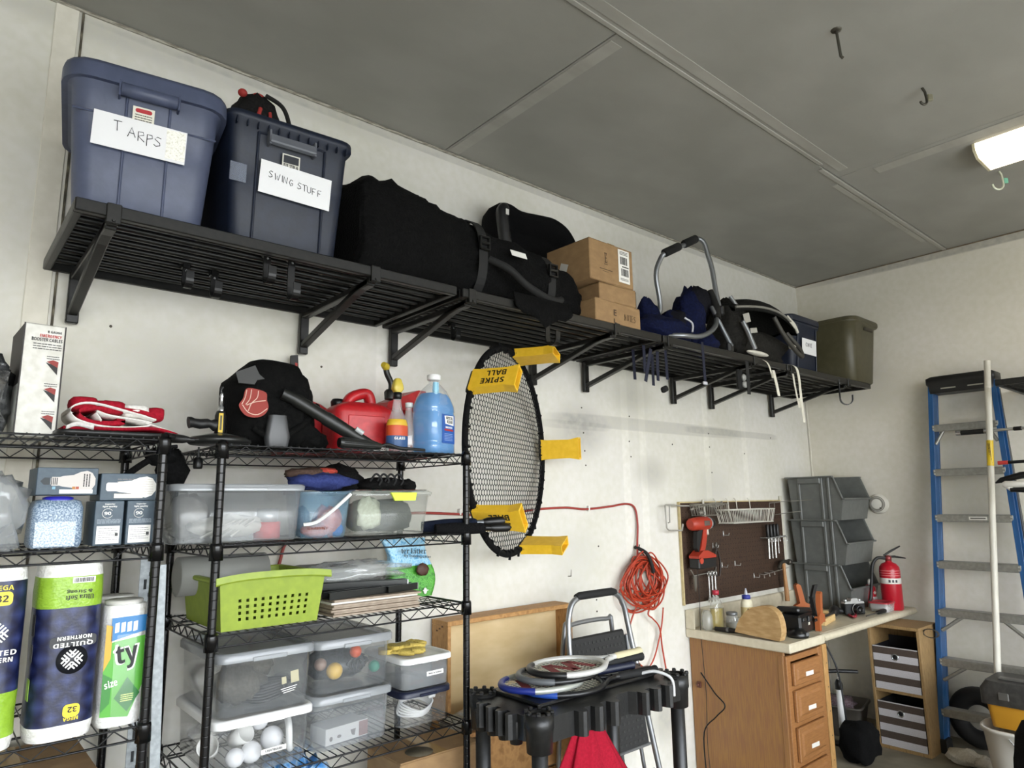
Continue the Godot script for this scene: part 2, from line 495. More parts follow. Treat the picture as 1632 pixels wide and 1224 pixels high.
func wall_shelves():
	var pm := N(["121211", "1c1b19"], Vector3.ONE * 5, 0.4, 0.03, 0.0, 0.2)
	var spans := [[0.232, 1.462], [1.49, 2.71], [2.725, 3.94], [3.955, 5.17]]
	var br := [[0.322, 1.115], [1.533, 2.374], [2.772, 3.583], [4.008, 4.805]]
	var lab := ["black slatted wall shelf section at the left end, holding the two blue totes",
		"black slatted wall shelf section under the right part of the black duffel bag", "black slatted wall shelf section under the silver tube carrier frame", "black slatted wall shelf section at the far right, holding the olive tote"]
	for i in 4:
		var x0: float = spans[i][0]; var x1: float = spans[i][1]; var w := x1 - x0
		var c := Vector3((x0 + x1) / 2, 2.355, 0.3)
		var o := thing("wall_shelf", lab[i], "shelf", c, 0, "slatted shelves along the long wall")
		for s in [[Vector3(0, 0.02, 0.295), Vector3(w, 0.036, 0.022)], [Vector3(0, 0.02, -0.29), Vector3(w, 0.036, 0.02)], [Vector3(-w / 2 + 0.011, 0.02, 0), Vector3(0.022, 0.036, 0.57)], [Vector3(w / 2 - 0.011, 0.02, 0), Vector3(0.022, 0.036, 0.57)]]:
			var b := B.new(); b.box(Vector3.ZERO, s[1], 0.003)
			part("rail", b, pm, o, s[0])
		var sb := B.new(); sb.tube(v3([-w / 2 + 0.02, 0, 0, w / 2 - 0.02, 0, 0]), 0.0095, 10)
		var sm: ArrayMesh = sb.done()
		for k in 9: part("slat", sm, pm, o, Vector3(0, 0.025, -0.237 + k * 0.0593))
		var cb := B.new(); cb.box(Vector3.ZERO, Vector3(0.022, 0.014, 0.56), 0.002)
		for bx in br[i]:
			var x: float = bx - c.x
			var b := B.new()
			b.box(Vector3(x, -0.085, -0.272), Vector3(0.036, 0.17, 0.024), 0.003)
			part("wall_post", b, pm, o)
			b = B.new(); b.box(Vector3(x, -0.012, 0.0), Vector3(0.03, 0.024, 0.56), 0.003)
			part("arm", b, pm, o)
			b = B.new()
			var a0 := Vector3(x, -0.135, -0.262); var a1 := Vector3(x, -0.022, 0.17)
			b.box((a0 + a1) / 2, Vector3(0.03, 0.022, a0.distance_to(a1)), 0.003, Basis(Vector3.RIGHT, -atan2(a1.y - a0.y, a1.z - a0.z)))
			b.box(Vector3(x, -0.013, 0.225), Vector3(0.03, 0.022, 0.13), 0.003, Basis(Vector3.RIGHT, -0.16))
			part("brace", b, pm, o)
			b = B.new(); b.box(Vector3(x, 0.012, 0.309), Vector3(0.036, 0.056, 0.006), 0.002)
			b.lathe(v2([0, 0, 0.005, 0, 0.004, 0.003]), Vector3(x, -0.008, 0.313), 8, Basis(Vector3.RIGHT, PI / 2))
			part("clip", b, pm, o)
	storage_hook("long black strap hook under the swing tote, left of the two at the shelf front", Vector3(0.772, 2.38, 0.52), 0.075, 0.05)
	storage_hook("longer black strap hook under the swing tote, right of the two at the shelf front", Vector3(0.845, 2.375, 0.54), 0.115, 0.05)
	storage_hook("black strap hook below the tarps tote, nearest to the left bracket", Vector3(0.59, 2.36, 0.3), 0.05, 0.05)
	storage_hook("black strap hook below the gap between the two blue totes", Vector3(0.685, 2.36, 0.28), 0.06, 0.05)
	storage_hook("large black strap hook at the shelf edge holding the yellow legged net ring", Vector3(1.935, 2.375, 0.6), 0.12, 0.06)
	storage_hook("small black strap hook far back under the black duffel bag", Vector3(1.72, 2.36, 0.22), 0.05, 0.04)
	storage_hook("empty black double hook hanging below the olive tote at the far shelf end", Vector3(4.66, 2.36, 0.6), 0.12, 0.08, 0.7)

# ---------------------------------------------------------------- things on the long shelf
# thin-walled tub: base w0 x d0, rim w1 x d1
func tub(w0: float, d0: float, w1: float, d1: float, h: float, r: float, t := 0.003, lip := 0.012) -> B:
	var b := B.new()
	var mix := func(k, q): return rr(lerpf(w0, w1, k) - q * 2, lerpf(d0, d1, k) - q * 2, maxf(r - q, 0.004), h * k)
	b.loft([rr(w0 * 0.97, d0 * 0.97, r, 0), mix.call(0.02, 0), mix.call(0.5, 0), mix.call(0.93, 0), rr(w1 + lip * 2, d1 + lip * 2, r + lip, h * 0.945), rr(w1 + lip * 2, d1 + lip * 2, r + lip, h), mix.call(1.0, t), mix.call(0.5, t), mix.call(0.03, t)])
	return b

func lid(w: float, d: float, r: float, h: float) -> B:
	var b := B.new()
	b.loft([rr(w, d, r, 0), rr(w, d, r, h * 0.75), rr(w - 0.008, d - 0.008, r, h), rr(w - 0.04, d - 0.04, r * 0.8, h), rr(w - 0.05, d - 0.05, r * 0.8, h * 0.6)])
	return b

var GL := {
	"T": [[0, 1, 1, 1.02], [0.45, 1, 0.5, 0]], "A": [[0, 0, 0.45, 1, 0.95, 0.05], [0.2, 0.42, 0.8, 0.4]],
	"R": [[0.1, 0, 0.08, 0.95, 0.7, 0.98, 0.8, 0.7, 0.1, 0.5, 0.9, 0.0]], "P": [[0.1, -0.25, 0.1, 0.95, 0.7, 0.95, 0.8, 0.65, 0.1, 0.45]],
	"S": [[0.9, 0.9, 0.4, 1, 0.1, 0.75, 0.75, 0.4, 0.8, 0.15, 0.3, 0, 0.0, 0.15]], "W": [[0, 1, 0.2, 0, 0.5, 0.7, 0.75, 0, 1.1, 1]],
	"I": [[0.4, 1, 0.45, 0]], "N": [[0, 0, 0.1, 1, 0.75, 0, 0.85, 1]], "G": [[0.85, 0.85, 0.4, 1, 0.05, 0.5, 0.4, 0, 0.85, 0.15, 0.85, 0.45, 0.5, 0.45]],
	"U": [[0, 1, 0.1, 0.15, 0.5, 0, 0.85, 0.2, 0.85, 1]], "F": [[0.05, 0, 0.05, 1, 0.8, 1], [0.05, 0.5, 0.6, 0.5]], "O": [[0.5, 1, 0.05, 0.6, 0.2, 0, 0.7, 0.05, 0.9, 0.6, 0.5, 1]], "E": [[0.8, 1, 0, 1, 0, 0, 0.8, 0], [0, 0.5, 0.6, 0.5]],
	"H": [[0, 0, 0, 1], [0.8, 0, 0.8, 1], [0, 0.5, 0.8, 0.5]], "M": [[0, 0, 0.1, 1, 0.5, 0.3, 0.8, 1, 1, 0]], "C": [[0.9, 0.85, 0.4, 1, 0.05, 0.5, 0.4, 0, 0.9, 0.1]], " ": []}

# handwriting in thin pen strokes: letters at given x, y and size on the plane z = 0 of p
func handwriting(p: Node3D, s: String, pos: Array, w: float, h: float, at: Vector3, m: Material, bas := Basis.IDENTITY, pen := 0.0011):
	var b := B.new()
	for i in s.length():
		for l in GL[s[i]]:
			var pts := []
			for k in range(0, l.size(), 2): pts.append(at + bas * Vector3(pos[i * 2] + l[k] * w, pos[i * 2 + 1] + l[k + 1] * h, 0))
			b.tube(pts, pen, 5)
	part("handwriting", b, m, p)

func bars(p: Node3D, at: Vector3, w: float, h: float, n: int, m: Material, bas := Basis.IDENTITY, sd := 1, nm := "barcode"):
	var rg := RandomNumberGenerator.new(); rg.seed = sd
	var b := B.new(); var x := 0.0
	for i in n:
		var k := w / n * rg.randf_range(0.25, 0.75)
		b.box(at + bas * Vector3(-w / 2 + w * (i + 0.5) / n, 0, 0), Vector3(k, h, 0.0006), 0.0, bas)
	part(nm, b, m, p)

func lines(p: Node3D, at: Vector3, w: float, h: float, n: int, m: Material, bas := Basis.IDENTITY, sd := 1, thick := 0.35, nm := "small_print"):
	var rg := RandomNumberGenerator.new(); rg.seed = sd
	var b := B.new()
	for i in n:
		var x := -w / 2
		while x < w / 2 - 0.002:
			var k := minf(w * rg.randf_range(0.06, 0.2), w / 2 - x)
			b.box(at + bas * Vector3(x + k / 2, h / 2 - h * (i + 0.5) / n, 0), Vector3(k * 0.86, h / n * thick, 0.0005), 0.0, bas)
			x += k
	part(nm, b, m, p)

func carton(n: String, label: String, s: Vector3, at: Vector3, turn := 0.0, group := "") -> Node3D:
	var o := thing(n, label, "box", at, turn, group)
	var b := B.new(); b.box(Vector3(0, s.y / 2, 0), s, 0.004)
	part("carton", b, card, o)
	b = B.new()
	for q in [-1, 1]: b.box(Vector3(q * s.x * 0.25, s.y + 0.001, 0), Vector3(s.x * 0.495, 0.003, s.z * 0.985), 0.001)
	part("top_flap", b, card, o)
	b = B.new(); b.box(Vector3(0, s.y + 0.003, 0), Vector3(0.05, 0.0012, s.z), 0.0003)
	part("tape", b, M("a88a5c", 0.2), o)
	return o

func shelf_goods():
	var pen := M("1b1b20", 0.6)
	var paper := M("e2e2e4", 0.7)
	# --- tarps tote
	var bl := N(["434a60", "495068"], Vector3.ONE * 3, 0.42, 0.02, 0.06)
	var o := thing("storage_tote", "faded blue lidded storage tote with TARPS written on its paper sign", "tote", Vector3(0.425, 2.396, 0.33), -0.14)
	part("body", tub(0.325, 0.44, 0.385, 0.5, 0.385, 0.05), bl, o)
	var b: B
	for s in [-1, 1]:
		b = B.new(); b.box(Vector3(s * 0.055, 0.17, 0.228), Vector3(0.008, 0.36, 0.02), 0.003, Basis(Vector3.RIGHT, 0.078)); part("rib", b, bl, o)
		b = B.new(); b.box(Vector3(s * 0.118, 0.275, 0.2415), Vector3(0.13, 0.006, 0.006), 0.002); part("ridge", b, bl, o)
	b = lid(0.43, 0.545, 0.075, 0.055)
	var ld := part("lid", b, bl, o, Vector3(0, 0.362, 0))
	b = B.new(); b.tube(v3([-0.072, 0, 0, -0.07, 0, 0, 0.07, 0, 0, 0.072, 0, 0]), [0.016, 0.0195, 0.0195, 0.016], 14)
	for s in [-1, 1]: b.box(Vector3(s * 0.075, 0.0, -0.008), Vector3(0.006, 0.05, 0.04), 0.002)
	part("handle", b, bl, o, Vector3(0, 0.352, 0.262))
	var tl := Basis(Vector3.RIGHT, 0.078)
	b = B.new(); b.box(Vector3.ZERO, Vector3(0.235, 0.098, 0.001), 0.0, tl * Basis(Vector3.BACK, -0.02))
	var pp := part("paper_sign", b, paper, o, Vector3(-0.015, 0.225, 0.2515))
	handwriting(pp, "TARPS", [-0.068, 0.004, -0.032, -0.005, -0.008, -0.011, 0.014, -0.013, 0.034, -0.015], 0.02, 0.028, Vector3(0, 0, 0.0012), pen, tl)
	b = B.new(); b.box(Vector3(0.09, 0.0, 0.001), Vector3(0.05, 0.086, 0.0008), 0.0, tl)
	part("clear_tape", b, N(["d5d2c4", "f5f4ee", "e5e3da"], Vector3.ONE * 18, 0.3), pp)
	b = B.new(); b.box(Vector3.ZERO, Vector3(0.055, 0.06, 0.001), 0.0, tl)
	pp = part("maker_sticker", b, M("d9d6c8", 0.5), o, Vector3(-0.012, 0.285, 0.2535))
	b = B.new(); b.loft([rr(0.042, 0.012, 0.0055, 0), rr(0.042, 0.012, 0.0055, 0.0012)])
	var e := part("red_oval", b, M("a8232b", 0.5), pp, Vector3(0, 0.019, 0.0015)); e.rotation.x = PI / 2 + 0.078
	lines(pp, Vector3(0, -0.001, 0.0005), 0.044, 0.022, 3, M("3c3a33"), tl, 4)
	# --- swing tote
	var bd := N(["101828", "141d30"], Vector3.ONE * 3, 0.5, 0.02, 0.06)
	o = thing("storage_tote", "dark navy open storage tote with SWING STUFF written on its paper sign", "tote", Vector3(0.835, 2.396, 0.325), -0.06)
	part("body", tub(0.345, 0.43, 0.4, 0.49, 0.425, 0.035, 0.004, 0.014), bd, o)
	b = B.new()
	tl = Basis(Vector3.RIGHT, 0.07)
	for s in [-1, 1]:
		var rbb := B.new(); rbb.box(Vector3(s * 0.11, 0.19, 0.226), Vector3(0.008, 0.37, 0.02), 0.003, tl); part("rib", rbb, bd, o)
	b.box(Vector3(0, 0.374, 0.236), Vector3(0.22, 0.008, 0.02), 0.003, tl)
	part("rib", b, bd, o)
	for k in 12:
		b = B.new(); b.box(Vector3(-0.18 + k * 0.033, 0.395, 0.247), Vector3(0.004, 0.03, 0.018), 0.001); part("rim_web", b, bd, o)
	b = B.new(); b.box(Vector3.ZERO, Vector3(0.155, 0.034, 0.02), 0.004, Basis(Vector3.RIGHT, -0.3))
	b.box(Vector3(-0.074, 0.006, -0.008), Vector3(0.008, 0.05, 0.03), 0.002); b.box(Vector3(0.074, 0.006, -0.008), Vector3(0.008, 0.05, 0.03), 0.002)
	part("latch_handle", b, M("5c5f66", 0.4), o, Vector3(-0.005, 0.352, 0.262), "grey plastic handle")
	b = B.new(); b.box(Vector3.ZERO, Vector3(0.235, 0.108, 0.001), 0.0, tl * Basis(Vector3.BACK, -0.035))
	pp = part("paper_sign", b, paper, o, Vector3(0.015, 0.222, 0.2475))
	handwriting(pp, "SWINGSTUFF", [-0.09, 0.005, -0.07, 0.001, -0.052, 0.0, -0.042, -0.002, -0.024, -0.006, 0.004, -0.009, 0.021, -0.012, 0.037, -0.014, 0.054, -0.016, 0.073, -0.018], 0.0145, 0.021, Vector3(0, 0, 0.0012), pen, tl)
	b = B.new(); b.box(Vector3.ZERO, Vector3(0.058, 0.058, 0.001), 0.0, tl)
	pp = part("maker_sticker", b, M("c9c7bd", 0.5), o, Vector3(-0.005, 0.292, 0.2487))
	b = B.new(); b.box(Vector3(0, 0.012, 0.001), Vector3(0.05, 0.026, 0.0008), 0.0, tl); part("dark_panel", b, M("23262e"), pp)
	text(pp, "ULTRA", Vector3(0, -0.012, 0.002), 0.05, 0.014, M("26262a"), tl, true)
	b = B.new(); b.box(Vector3(-0.165, 0.222, 0.2375), Vector3(0.05, 0.06, 0.001), 0.0, tl); part("clear_tape", b, M("8b93a5", 0.1, 0, 0.35), o)
	# --- behind and on top of the two totes
	o = carton("cardboard_box", "flattened brown cardboard box wedged behind the two blue totes", Vector3(0.22, 0.6, 0.035), Vector3(0.83, 2.398, 0.035))
	o = thing("coiled_strap_bag", "small black bag with red trim lying on the swing tote", "bag", Vector3(0.79, 2.81, 0.29))
	b = B.new(); b.blob(Vector3(0, 0.12, 0), Vector3(0.085, 0.125, 0.075), 0.2, 18, 4, 0.8)
	part("pouch", b, cloth("141414", "262423"), o)
	b = B.new(); b.tube(curve(v3([0.02, 0.24, 0.04, 0.07, 0.2, 0.07, 0.095, 0.13, 0.08, 0.11, 0.04, 0.09, 0.085, 0.0, 0.1])), 0.008, 7)
	part("rope_loop", b, M("151413", 0.9), o)
	b = B.new(); b.blob(Vector3(-0.065, 0.215, 0.045), Vector3(0.016, 0.014, 0.016)); b.blob(Vector3(-0.08, 0.09, 0.055), Vector3(0.02, 0.012, 0.012)); b.blob(Vector3(0.0, 0.242, 0.02), Vector3(0.02, 0.007, 0.012))
	b.tube(curve(v3([-0.012, 0.16, 0.08, -0.02, 0.1, 0.08, 0.0, 0.04, 0.075])), 0.007, 6)
	b.tube(curve(v3([0.022, 0.155, 0.08, 0.026, 0.1, 0.08, 0.02, 0.04, 0.075])), 0.006, 6)
	part("red_trim", b, M("9c2b26", 0.7), o)
	# --- duffel
	var nyl := cloth("070707", "0e0e0e", 1.2, 5.0)
	o = thing("duffel_bag", "long black duffel bag with two buckled straps on the high shelf", "bag", Vector3(1.69, 2.396, 0.34))
	var nz := FastNoiseLite.new(); nz.seed = 3; nz.frequency = 4.0
	var sec := [[-0.585, 0.19, 0.15, 0.15], [-0.575, 0.2, 0.195, 0.18], [-0.54, 0.212, 0.216, 0.2], [-0.45, 0.21, 0.212, 0.2], [-0.3, 0.2, 0.196, 0.2], [-0.15, 0.186, 0.182, 0.195], [-0.06, 0.18, 0.172, 0.19], [0.02, 0.175, 0.168, 0.19], [0.15, 0.16, 0.154, 0.18], [0.27, 0.148, 0.142, 0.165], [0.36, 0.142, 0.136, 0.16], [0.47, 0.13, 0.125, 0.155], [0.55, 0.11, 0.105, 0.14], [0.585, 0.1, 0.06, 0.1]]
	var rings := []
	var last := sec.size() - 1
	for i in last * 4 + 1:
		var s0: Array = sec[i / 4]; var s1: Array = sec[mini(i / 4 + 1, last)]; var k := (i % 4) / 4.0
		var ring := []
		for j in 40:
			var a := TAU * j / 40
			var x := lerpf(s0[0], s1[0], k)
			var d := Vector3(x, (lerpf(s0[2], s1[2], k)) * pw(sin(a), 0.68), lerpf(s0[3], s1[3], k) * pw(cos(a), 0.68))
			var n1 := nz.get_noise_3d(x * 1.2, d.y * 2.2 + d.z, d.z * 1.4) * 0.035 + nz.get_noise_3d(x * 3.0 + d.y * 4.0, d.y * 2.0, d.z * 5.0) * 0.016
			var q := d * Vector3(0, 1, 1)
			ring.append(Vector3(x, maxf(lerpf(s0[1], s1[1], k) + d.y, 0.002), d.z + 0.03 * smoothstep(0.0, 0.3, x)) + q.normalized() * n1 * (1.0 if sin(a) > -0.5 else 0.2))
		rings.append(ring)
	b = B.new(); b.loft(rings)
	part("bag_body", b, nyl, o)
	for sx in [[-0.055, 0.18, 0.176, 0.196], [0.33, 0.146, 0.142, 0.195]]:
		var band := []
		var bn := B.new()
		for j in 27:
			var a := -0.9 + PI * 1.35 * j / 26
			band.append(Vector3(sx[0], sx[1] + (sx[2] + 0.014) * pw(sin(a), 0.75), (sx[3] + 0.014) * pw(cos(a), 0.75)))
		var rg := []
		for q in band: rg.append([q + Vector3(-0.022, 0, 0), q + Vector3(0.022, 0, 0), q * Vector3(1, 0.985, 0.985) + Vector3(0.022, 0, 0), q * Vector3(1, 0.985, 0.985) + Vector3(-0.022, 0, 0)])
		bn.loft(rg, true, true, true, false)
		var st := part("strap", bn, M("0c0c0c", 0.75), o)
		bn = B.new()
		for q in [-1, 1]:
			bn.box(Vector3(q * 0.022, 0, 0), Vector3(0.008, 0.06, 0.014), 0.003); bn.box(Vector3(0, q * 0.026, 0), Vector3(0.05, 0.009, 0.014), 0.003)
		bn.box(Vector3.ZERO, Vector3(0.05, 0.012, 0.016), 0.003)
		part("buckle", bn, M("0a0a0a", 0.3), st, Vector3(sx[0], sx[1] + 0.045, sx[3] + 0.022))
	b = B.new(); b.tube(curve(v3([-0.02, 0.17, 0.2, 0.05, 0.13, 0.245, 0.15, 0.075, 0.25, 0.28, 0.04, 0.25, 0.36, 0.06, 0.23])), 0.016, 8); part("carry_handle", b, M("0d0d0d", 0.8), o)
	b = B.new(); b.box(Vector3.ZERO, Vector3(0.085, 0.03, 0.003), 0.001, Basis(Vector3.RIGHT, -0.4)); part("tag", b, white, o, Vector3(0.12, 0.215, 0.226), "white fabric tag")
	b = B.new()
	var fl := []
	for i in 9:
		var x := 0.05 + i * 0.04
		var dp := 0.065 * sin(PI * i / 8.0) * (0.8 + 0.3 * sin(i * 1.9))
		fl.append([Vector3(x, 0.03, 0.27), Vector3(x, -0.02 - dp * 0.5, 0.285 + 0.006 * sin(i)), Vector3(x, -0.03 - dp, 0.282), Vector3(x, -0.025 - dp, 0.276), Vector3(x, -0.015, 0.276), Vector3(x, 0.03, 0.262)])
	b.loft(fl, true, true, true, true); part("hanging_flap", b, nyl, o)
	# --- booster seat
	var bo := cloth("070708", "0d0d0e", 0.5, 7.0)
	o = thing("booster_seat", "black padded child booster seat standing behind the duffel bag", "child seat", Vector3(2.27, 2.396, 0.115))
	var sil := curve(v3([-0.25, 0.02, 0, -0.26, 0.25, 0, -0.24, 0.4, 0, -0.255, 0.52, 0, -0.255, 0.61, 0, -0.23, 0.655, 0, -0.17, 0.66, 0, -0.1, 0.645, 0, 0.04, 0.66, 0, 0.14, 0.665, 0, 0.24, 0.63, 0, 0.31, 0.54, 0, 0.34, 0.4, 0, 0.32, 0.24, 0, 0.26, 0.0, 0, 0.0, 0.0, 0]), 4, true)
	rings = []
	for zz in [[-0.095, 0.6], [-0.09, 0.85], [-0.07, 0.96], [-0.02, 1.0], [0.05, 1.0], [0.075, 0.98], [0.09, 0.93], [0.088, 0.86], [0.05, 0.8], [0.02, 0.7]]:
		var ring := []
		for q in sil: ring.append(Vector3(0.0, 0.3, zz[0]) + (q - Vector3(0, 0.3, 0)) * Vector3(zz[1], zz[1], 1) if q.y > 0.06 else Vector3(q.x * zz[1], q.y, zz[0]))
		rings.append(ring)
	b = B.new(); b.loft(rings); part("shell", b, bo, o)
	b = B.new(); b.tube(curve(v3([-0.235, 0.25, 0.075, -0.215, 0.4, 0.08, -0.23, 0.52, 0.08, -0.232, 0.6, 0.075, -0.2, 0.635, 0.07])), [0.03, 0.03, 0.03, 0.031, 0.031, 0.031, 0.031, 0.031, 0.031, 0.031, 0.031, 0.031, 0.031, 0.031, 0.031, 0.031, 0.031, 0.031, 0.031, 0.031, 0.03, 0.03, 0.026, 0.02, 0.012], 10); part("side_bolster", b, M("1b1b1d", 0.35), o, Vector3.ZERO, "glossy dark bolster")
	b = B.new(); b.box(Vector3.ZERO, Vector3(0.02, 0.03, 0.004), 0.002); part("label_tag", b, M("c9c7c2", 0.5), o, Vector3(-0.225, 0.59, 0.107))
	b = B.new(); b.blob(Vector3(-0.02, 0.3, 0.1), Vector3(0.03, 0.014, 0.02)); part("release_button", b, M("8e2340", 0.4), o, Vector3.ZERO, "dark pink button")
	# --- cartons
	var inkc := M("4a3826", 0.8)
	o = carton("cardboard_box", "bottom cardboard box of the stack of three on the high shelf", Vector3(0.335, 0.105, 0.3), Vector3(2.405, 2.396, 0.44), 0.04, "")
	text(o, "E", Vector3(-0.03, 0.055, 0.1515), 0.02, 0.03, inkc); text(o, "L", Vector3(-0.03, 0.016, 0.1515), 0.02, 0.02, inkc)
	handwriting(o, "NOTES", [0.04, 0.03, 0.06, 0.032, 0.078, 0.03, 0.095, 0.031, 0.112, 0.03], 0.014, 0.03, Vector3(0, 0, 0.1515), inkc)
	o = carton("cardboard_box", "middle cardboard box of the stack of three, narrow with one dark end", Vector3(0.25, 0.085, 0.24), Vector3(2.43, 2.504, 0.46), -0.05)
	b = B.new(); b.box(Vector3(0.1265, 0.042, 0), Vector3(0.003, 0.08, 0.236), 0.001); part("dark_end", b, M("2b221d", 0.6), o)
	o = carton("cardboard_box", "flat cardboard piece behind the middle box of the shelf stack", Vector3(0.2, 0.085, 0.1), Vector3(2.4, 2.504, 0.28))
	o = carton("cardboard_box", "top cardboard box of the stack of three, with white shipping label", Vector3(0.315, 0.195, 0.28), Vector3(2.385, 2.594, 0.44), 0.02)
	b = B.new(); b.box(Vector3.ZERO, Vector3(0.082, 0.165, 0.001)); pp = part("shipping_label", b, white, o, Vector3(0.088, 0.105, 0.1412))
	bars(pp, Vector3(-0.002, 0.028, 0.0008), 0.055, 0.038, 14, M("23211f"), Basis.IDENTITY, 3)
	bars(pp, Vector3(0.004, -0.03, 0.0008), 0.055, 0.036, 14, M("23211f"), Basis.IDENTITY, 8)
	lines(pp, Vector3(0, 0.066, 0.0008), 0.06, 0.02, 3, M("23211f"), Basis.IDENTITY, 2, 0.45); lines(pp, Vector3(0, -0.066, 0.0008), 0.06, 0.014, 2, M("23211f"), Basis.IDENTITY, 6, 0.4); lines(pp, Vector3(0.01, -0.002, 0.0008), 0.05, 0.012, 1, M("23211f"), Basis.IDENTITY, 6, 0.5)
	text(o, "E", Vector3(-0.045, 0.12, 0.1412), 0.018, 0.05, inkc, Basis.IDENTITY, true)
	b = B.new(); b.box(Vector3(-0.045, 0.088, 0.1412), Vector3(0.024, 0.003, 0.0006)); b.box(Vector3(-0.045, 0.062, 0.1412), Vector3(0.09, 0.003, 0.0006)); b.box(Vector3(-0.05, 0.052, 0.1412), Vector3(0.04, 0.002, 0.0006)); part("print", b, inkc, o)
	b = B.new(); b.box(Vector3(-0.158, 0.08, -0.03), Vector3(0.001, 0.06, 0.05), 0.0, Basis(Vector3.RIGHT, 0.4)); part("sticker", b, M("b9b7b0", 0.5), o)
	# --- carrier frame
	var al := M("8d9094", 0.35, 0.85)
	o = thing("child_carrier_frame", "silver tube child carrier frame with black foam grips and blue fabric", "carrier", Vector3(3.1, 2.396, 0.42))
	b = B.new(Vector3(3.1, 2.396, 0.42)); b.tube(curve(v3([3.0, 2.42, 0.34, 3.055, 2.65, 0.35, 3.02, 2.83, 0.36, 3.045, 2.93, 0.38, 3.075, 2.965, 0.4, 3.2, 3.03, 0.42, 3.33, 3.1, 0.43, 3.375, 3.085, 0.45, 3.4, 3.0, 0.46, 3.415, 2.92, 0.47, 3.425, 2.78, 0.48, 3.42, 2.66, 0.5])), 0.0145, 10)
	part("handle_tube", b, al, o)
	for gq in [[3.055, 2.957, 0.395, 3.175, 3.022, 0.418], [3.215, 3.042, 0.422, 3.325, 3.1, 0.432]]:
		b = B.new(Vector3(3.1, 2.396, 0.42)); var g0 := Vector3(gq[0], gq[1], gq[2]); var g1 := Vector3(gq[3], gq[4], gq[5])
		b.tube([g0, g0.lerp(g1, 0.04), g0.lerp(g1, 0.96), g1], [0.019, 0.0245, 0.0245, 0.019], 12); part("foam_grip", b, M("0f0f0f", 0.9), o)
	b = B.new(Vector3(3.1, 2.396, 0.42)); b.tube(curve(v3([3.3, 2.585, 0.55, 3.25, 2.53, 0.57, 3.16, 2.475, 0.585, 3.05, 2.437, 0.59, 2.92, 2.425, 0.58, 2.86, 2.43, 0.5])), 0.014, 10); part("foot_tube", b, al, o)
	b = B.new(Vector3(3.1, 2.396, 0.42)); b.tube(v3([3.3, 2.66, 0.52, 3.31, 2.56, 0.56, 3.41, 2.44, 0.565]), 0.013, 8); part("side_tube", b, M("6f7276", 0.4, 0.7), o)
	b = B.new(Vector3(3.1, 2.396, 0.42)); b.tube(v3([3.345, 2.77, 0.49, 3.35, 2.66, 0.52, 3.3, 2.58, 0.555]), [0.02, 0.026, 0.02], 8); b.box(Vector3(3.42, 2.66, 0.51), Vector3(0.03, 0.06, 0.03), 0.008); b.box(Vector3(3.4, 2.43, 0.56), Vector3(0.05, 0.06, 0.03), 0.01); part("joint", b, M("141415", 0.5), o)
	var navy := cloth("0b0f26", "141b3c", 0.9, 6.0)
	b = B.new(Vector3(3.1, 2.396, 0.42)); b.blob(Vector3(2.93, 2.47, 0.43), Vector3(0.22, 0.08, 0.13), 0.3, 26, 5, 1.0, 1.6); b.blob(Vector3(3.21, 2.58, 0.43), Vector3(0.1, 0.19, 0.09), 0.3, 26, 8, 1.0, 1.6); b.blob(Vector3(3.1, 2.53, 0.42), Vector3(0.14, 0.09, 0.08), 0.3, 22, 3, 1.0, 1.6); b.blob(Vector3(2.93, 2.54, 0.36), Vector3(0.09, 0.14, 0.05), 0.3, 22, 3, 1.0, 1.6); b.blob(Vector3(3.28, 2.45, 0.45), Vector3(0.1, 0.07, 0.1), 0.3, 22, 2, 1.0, 1.6)
	part("seat_fabric", b, navy, o)
	b = B.new(Vector3(3.1, 2.396, 0.42)); b.blob(Vector3(3.06, 2.53, 0.42), Vector3(0.08, 0.09, 0.09), 0.3, 14, 8); part("padding", b, cloth("101014", "1b1b22"), o); b = B.new(Vector3(3.1, 2.396, 0.42)); b.blob(Vector3(3.27, 2.7, 0.46), Vector3(0.1, 0.09, 0.06), 0.4, 16, 5); part("padding", b, cloth("101014", "1b1b22"), o)
	for q in [[2.7, 2.33, 0.5, 0.1, 0.02], [2.78, 2.33, 0.52, 0.14, -0.03], [2.88, 2.33, 0.5, 0.12, 0.04], [2.6, 2.265, 0.6, 0.115, -0.3], [3.062, 2.355, 0.605, 0.17, 0.03], [2.83, 2.33, 0.45, 0.15, 0.0], [2.74, 2.33, 0.4, 0.12, 0.05]]:
		b = B.new(Vector3(3.1, 2.396, 0.42)); b.box(Vector3(q[0], q[1] - q[3] / 2 + 0.02, q[2]), Vector3(0.022, q[3] + 0.06, 0.003), 0.001, Basis(Vector3.BACK, q[4])); part("hanging_strap", b, M("0e1228", 0.8), o)
	b = B.new(Vector3(3.1, 2.396, 0.42)); b.box(Vector3(3.062, 2.185, 0.606), Vector3(0.036, 0.016, 0.008), 0.002); b.tube(curve(v3([3.0, 2.54, 0.545, 3.03, 2.51, 0.57, 3.02, 2.46, 0.575])), 0.006, 6); part("buckle", b, M("b9bac0", 0.4), o)
	# --- second carrier with canopy
	var bc := Vector3(3.9, 2.396, 0.4)
	var dk := cloth("121211", "20201e", 0.5, 8.0)
	o = thing("canopy_carrier", "black child carrier backpack with a domed sun canopy, lying on its side", "carrier", bc)
	rings = []
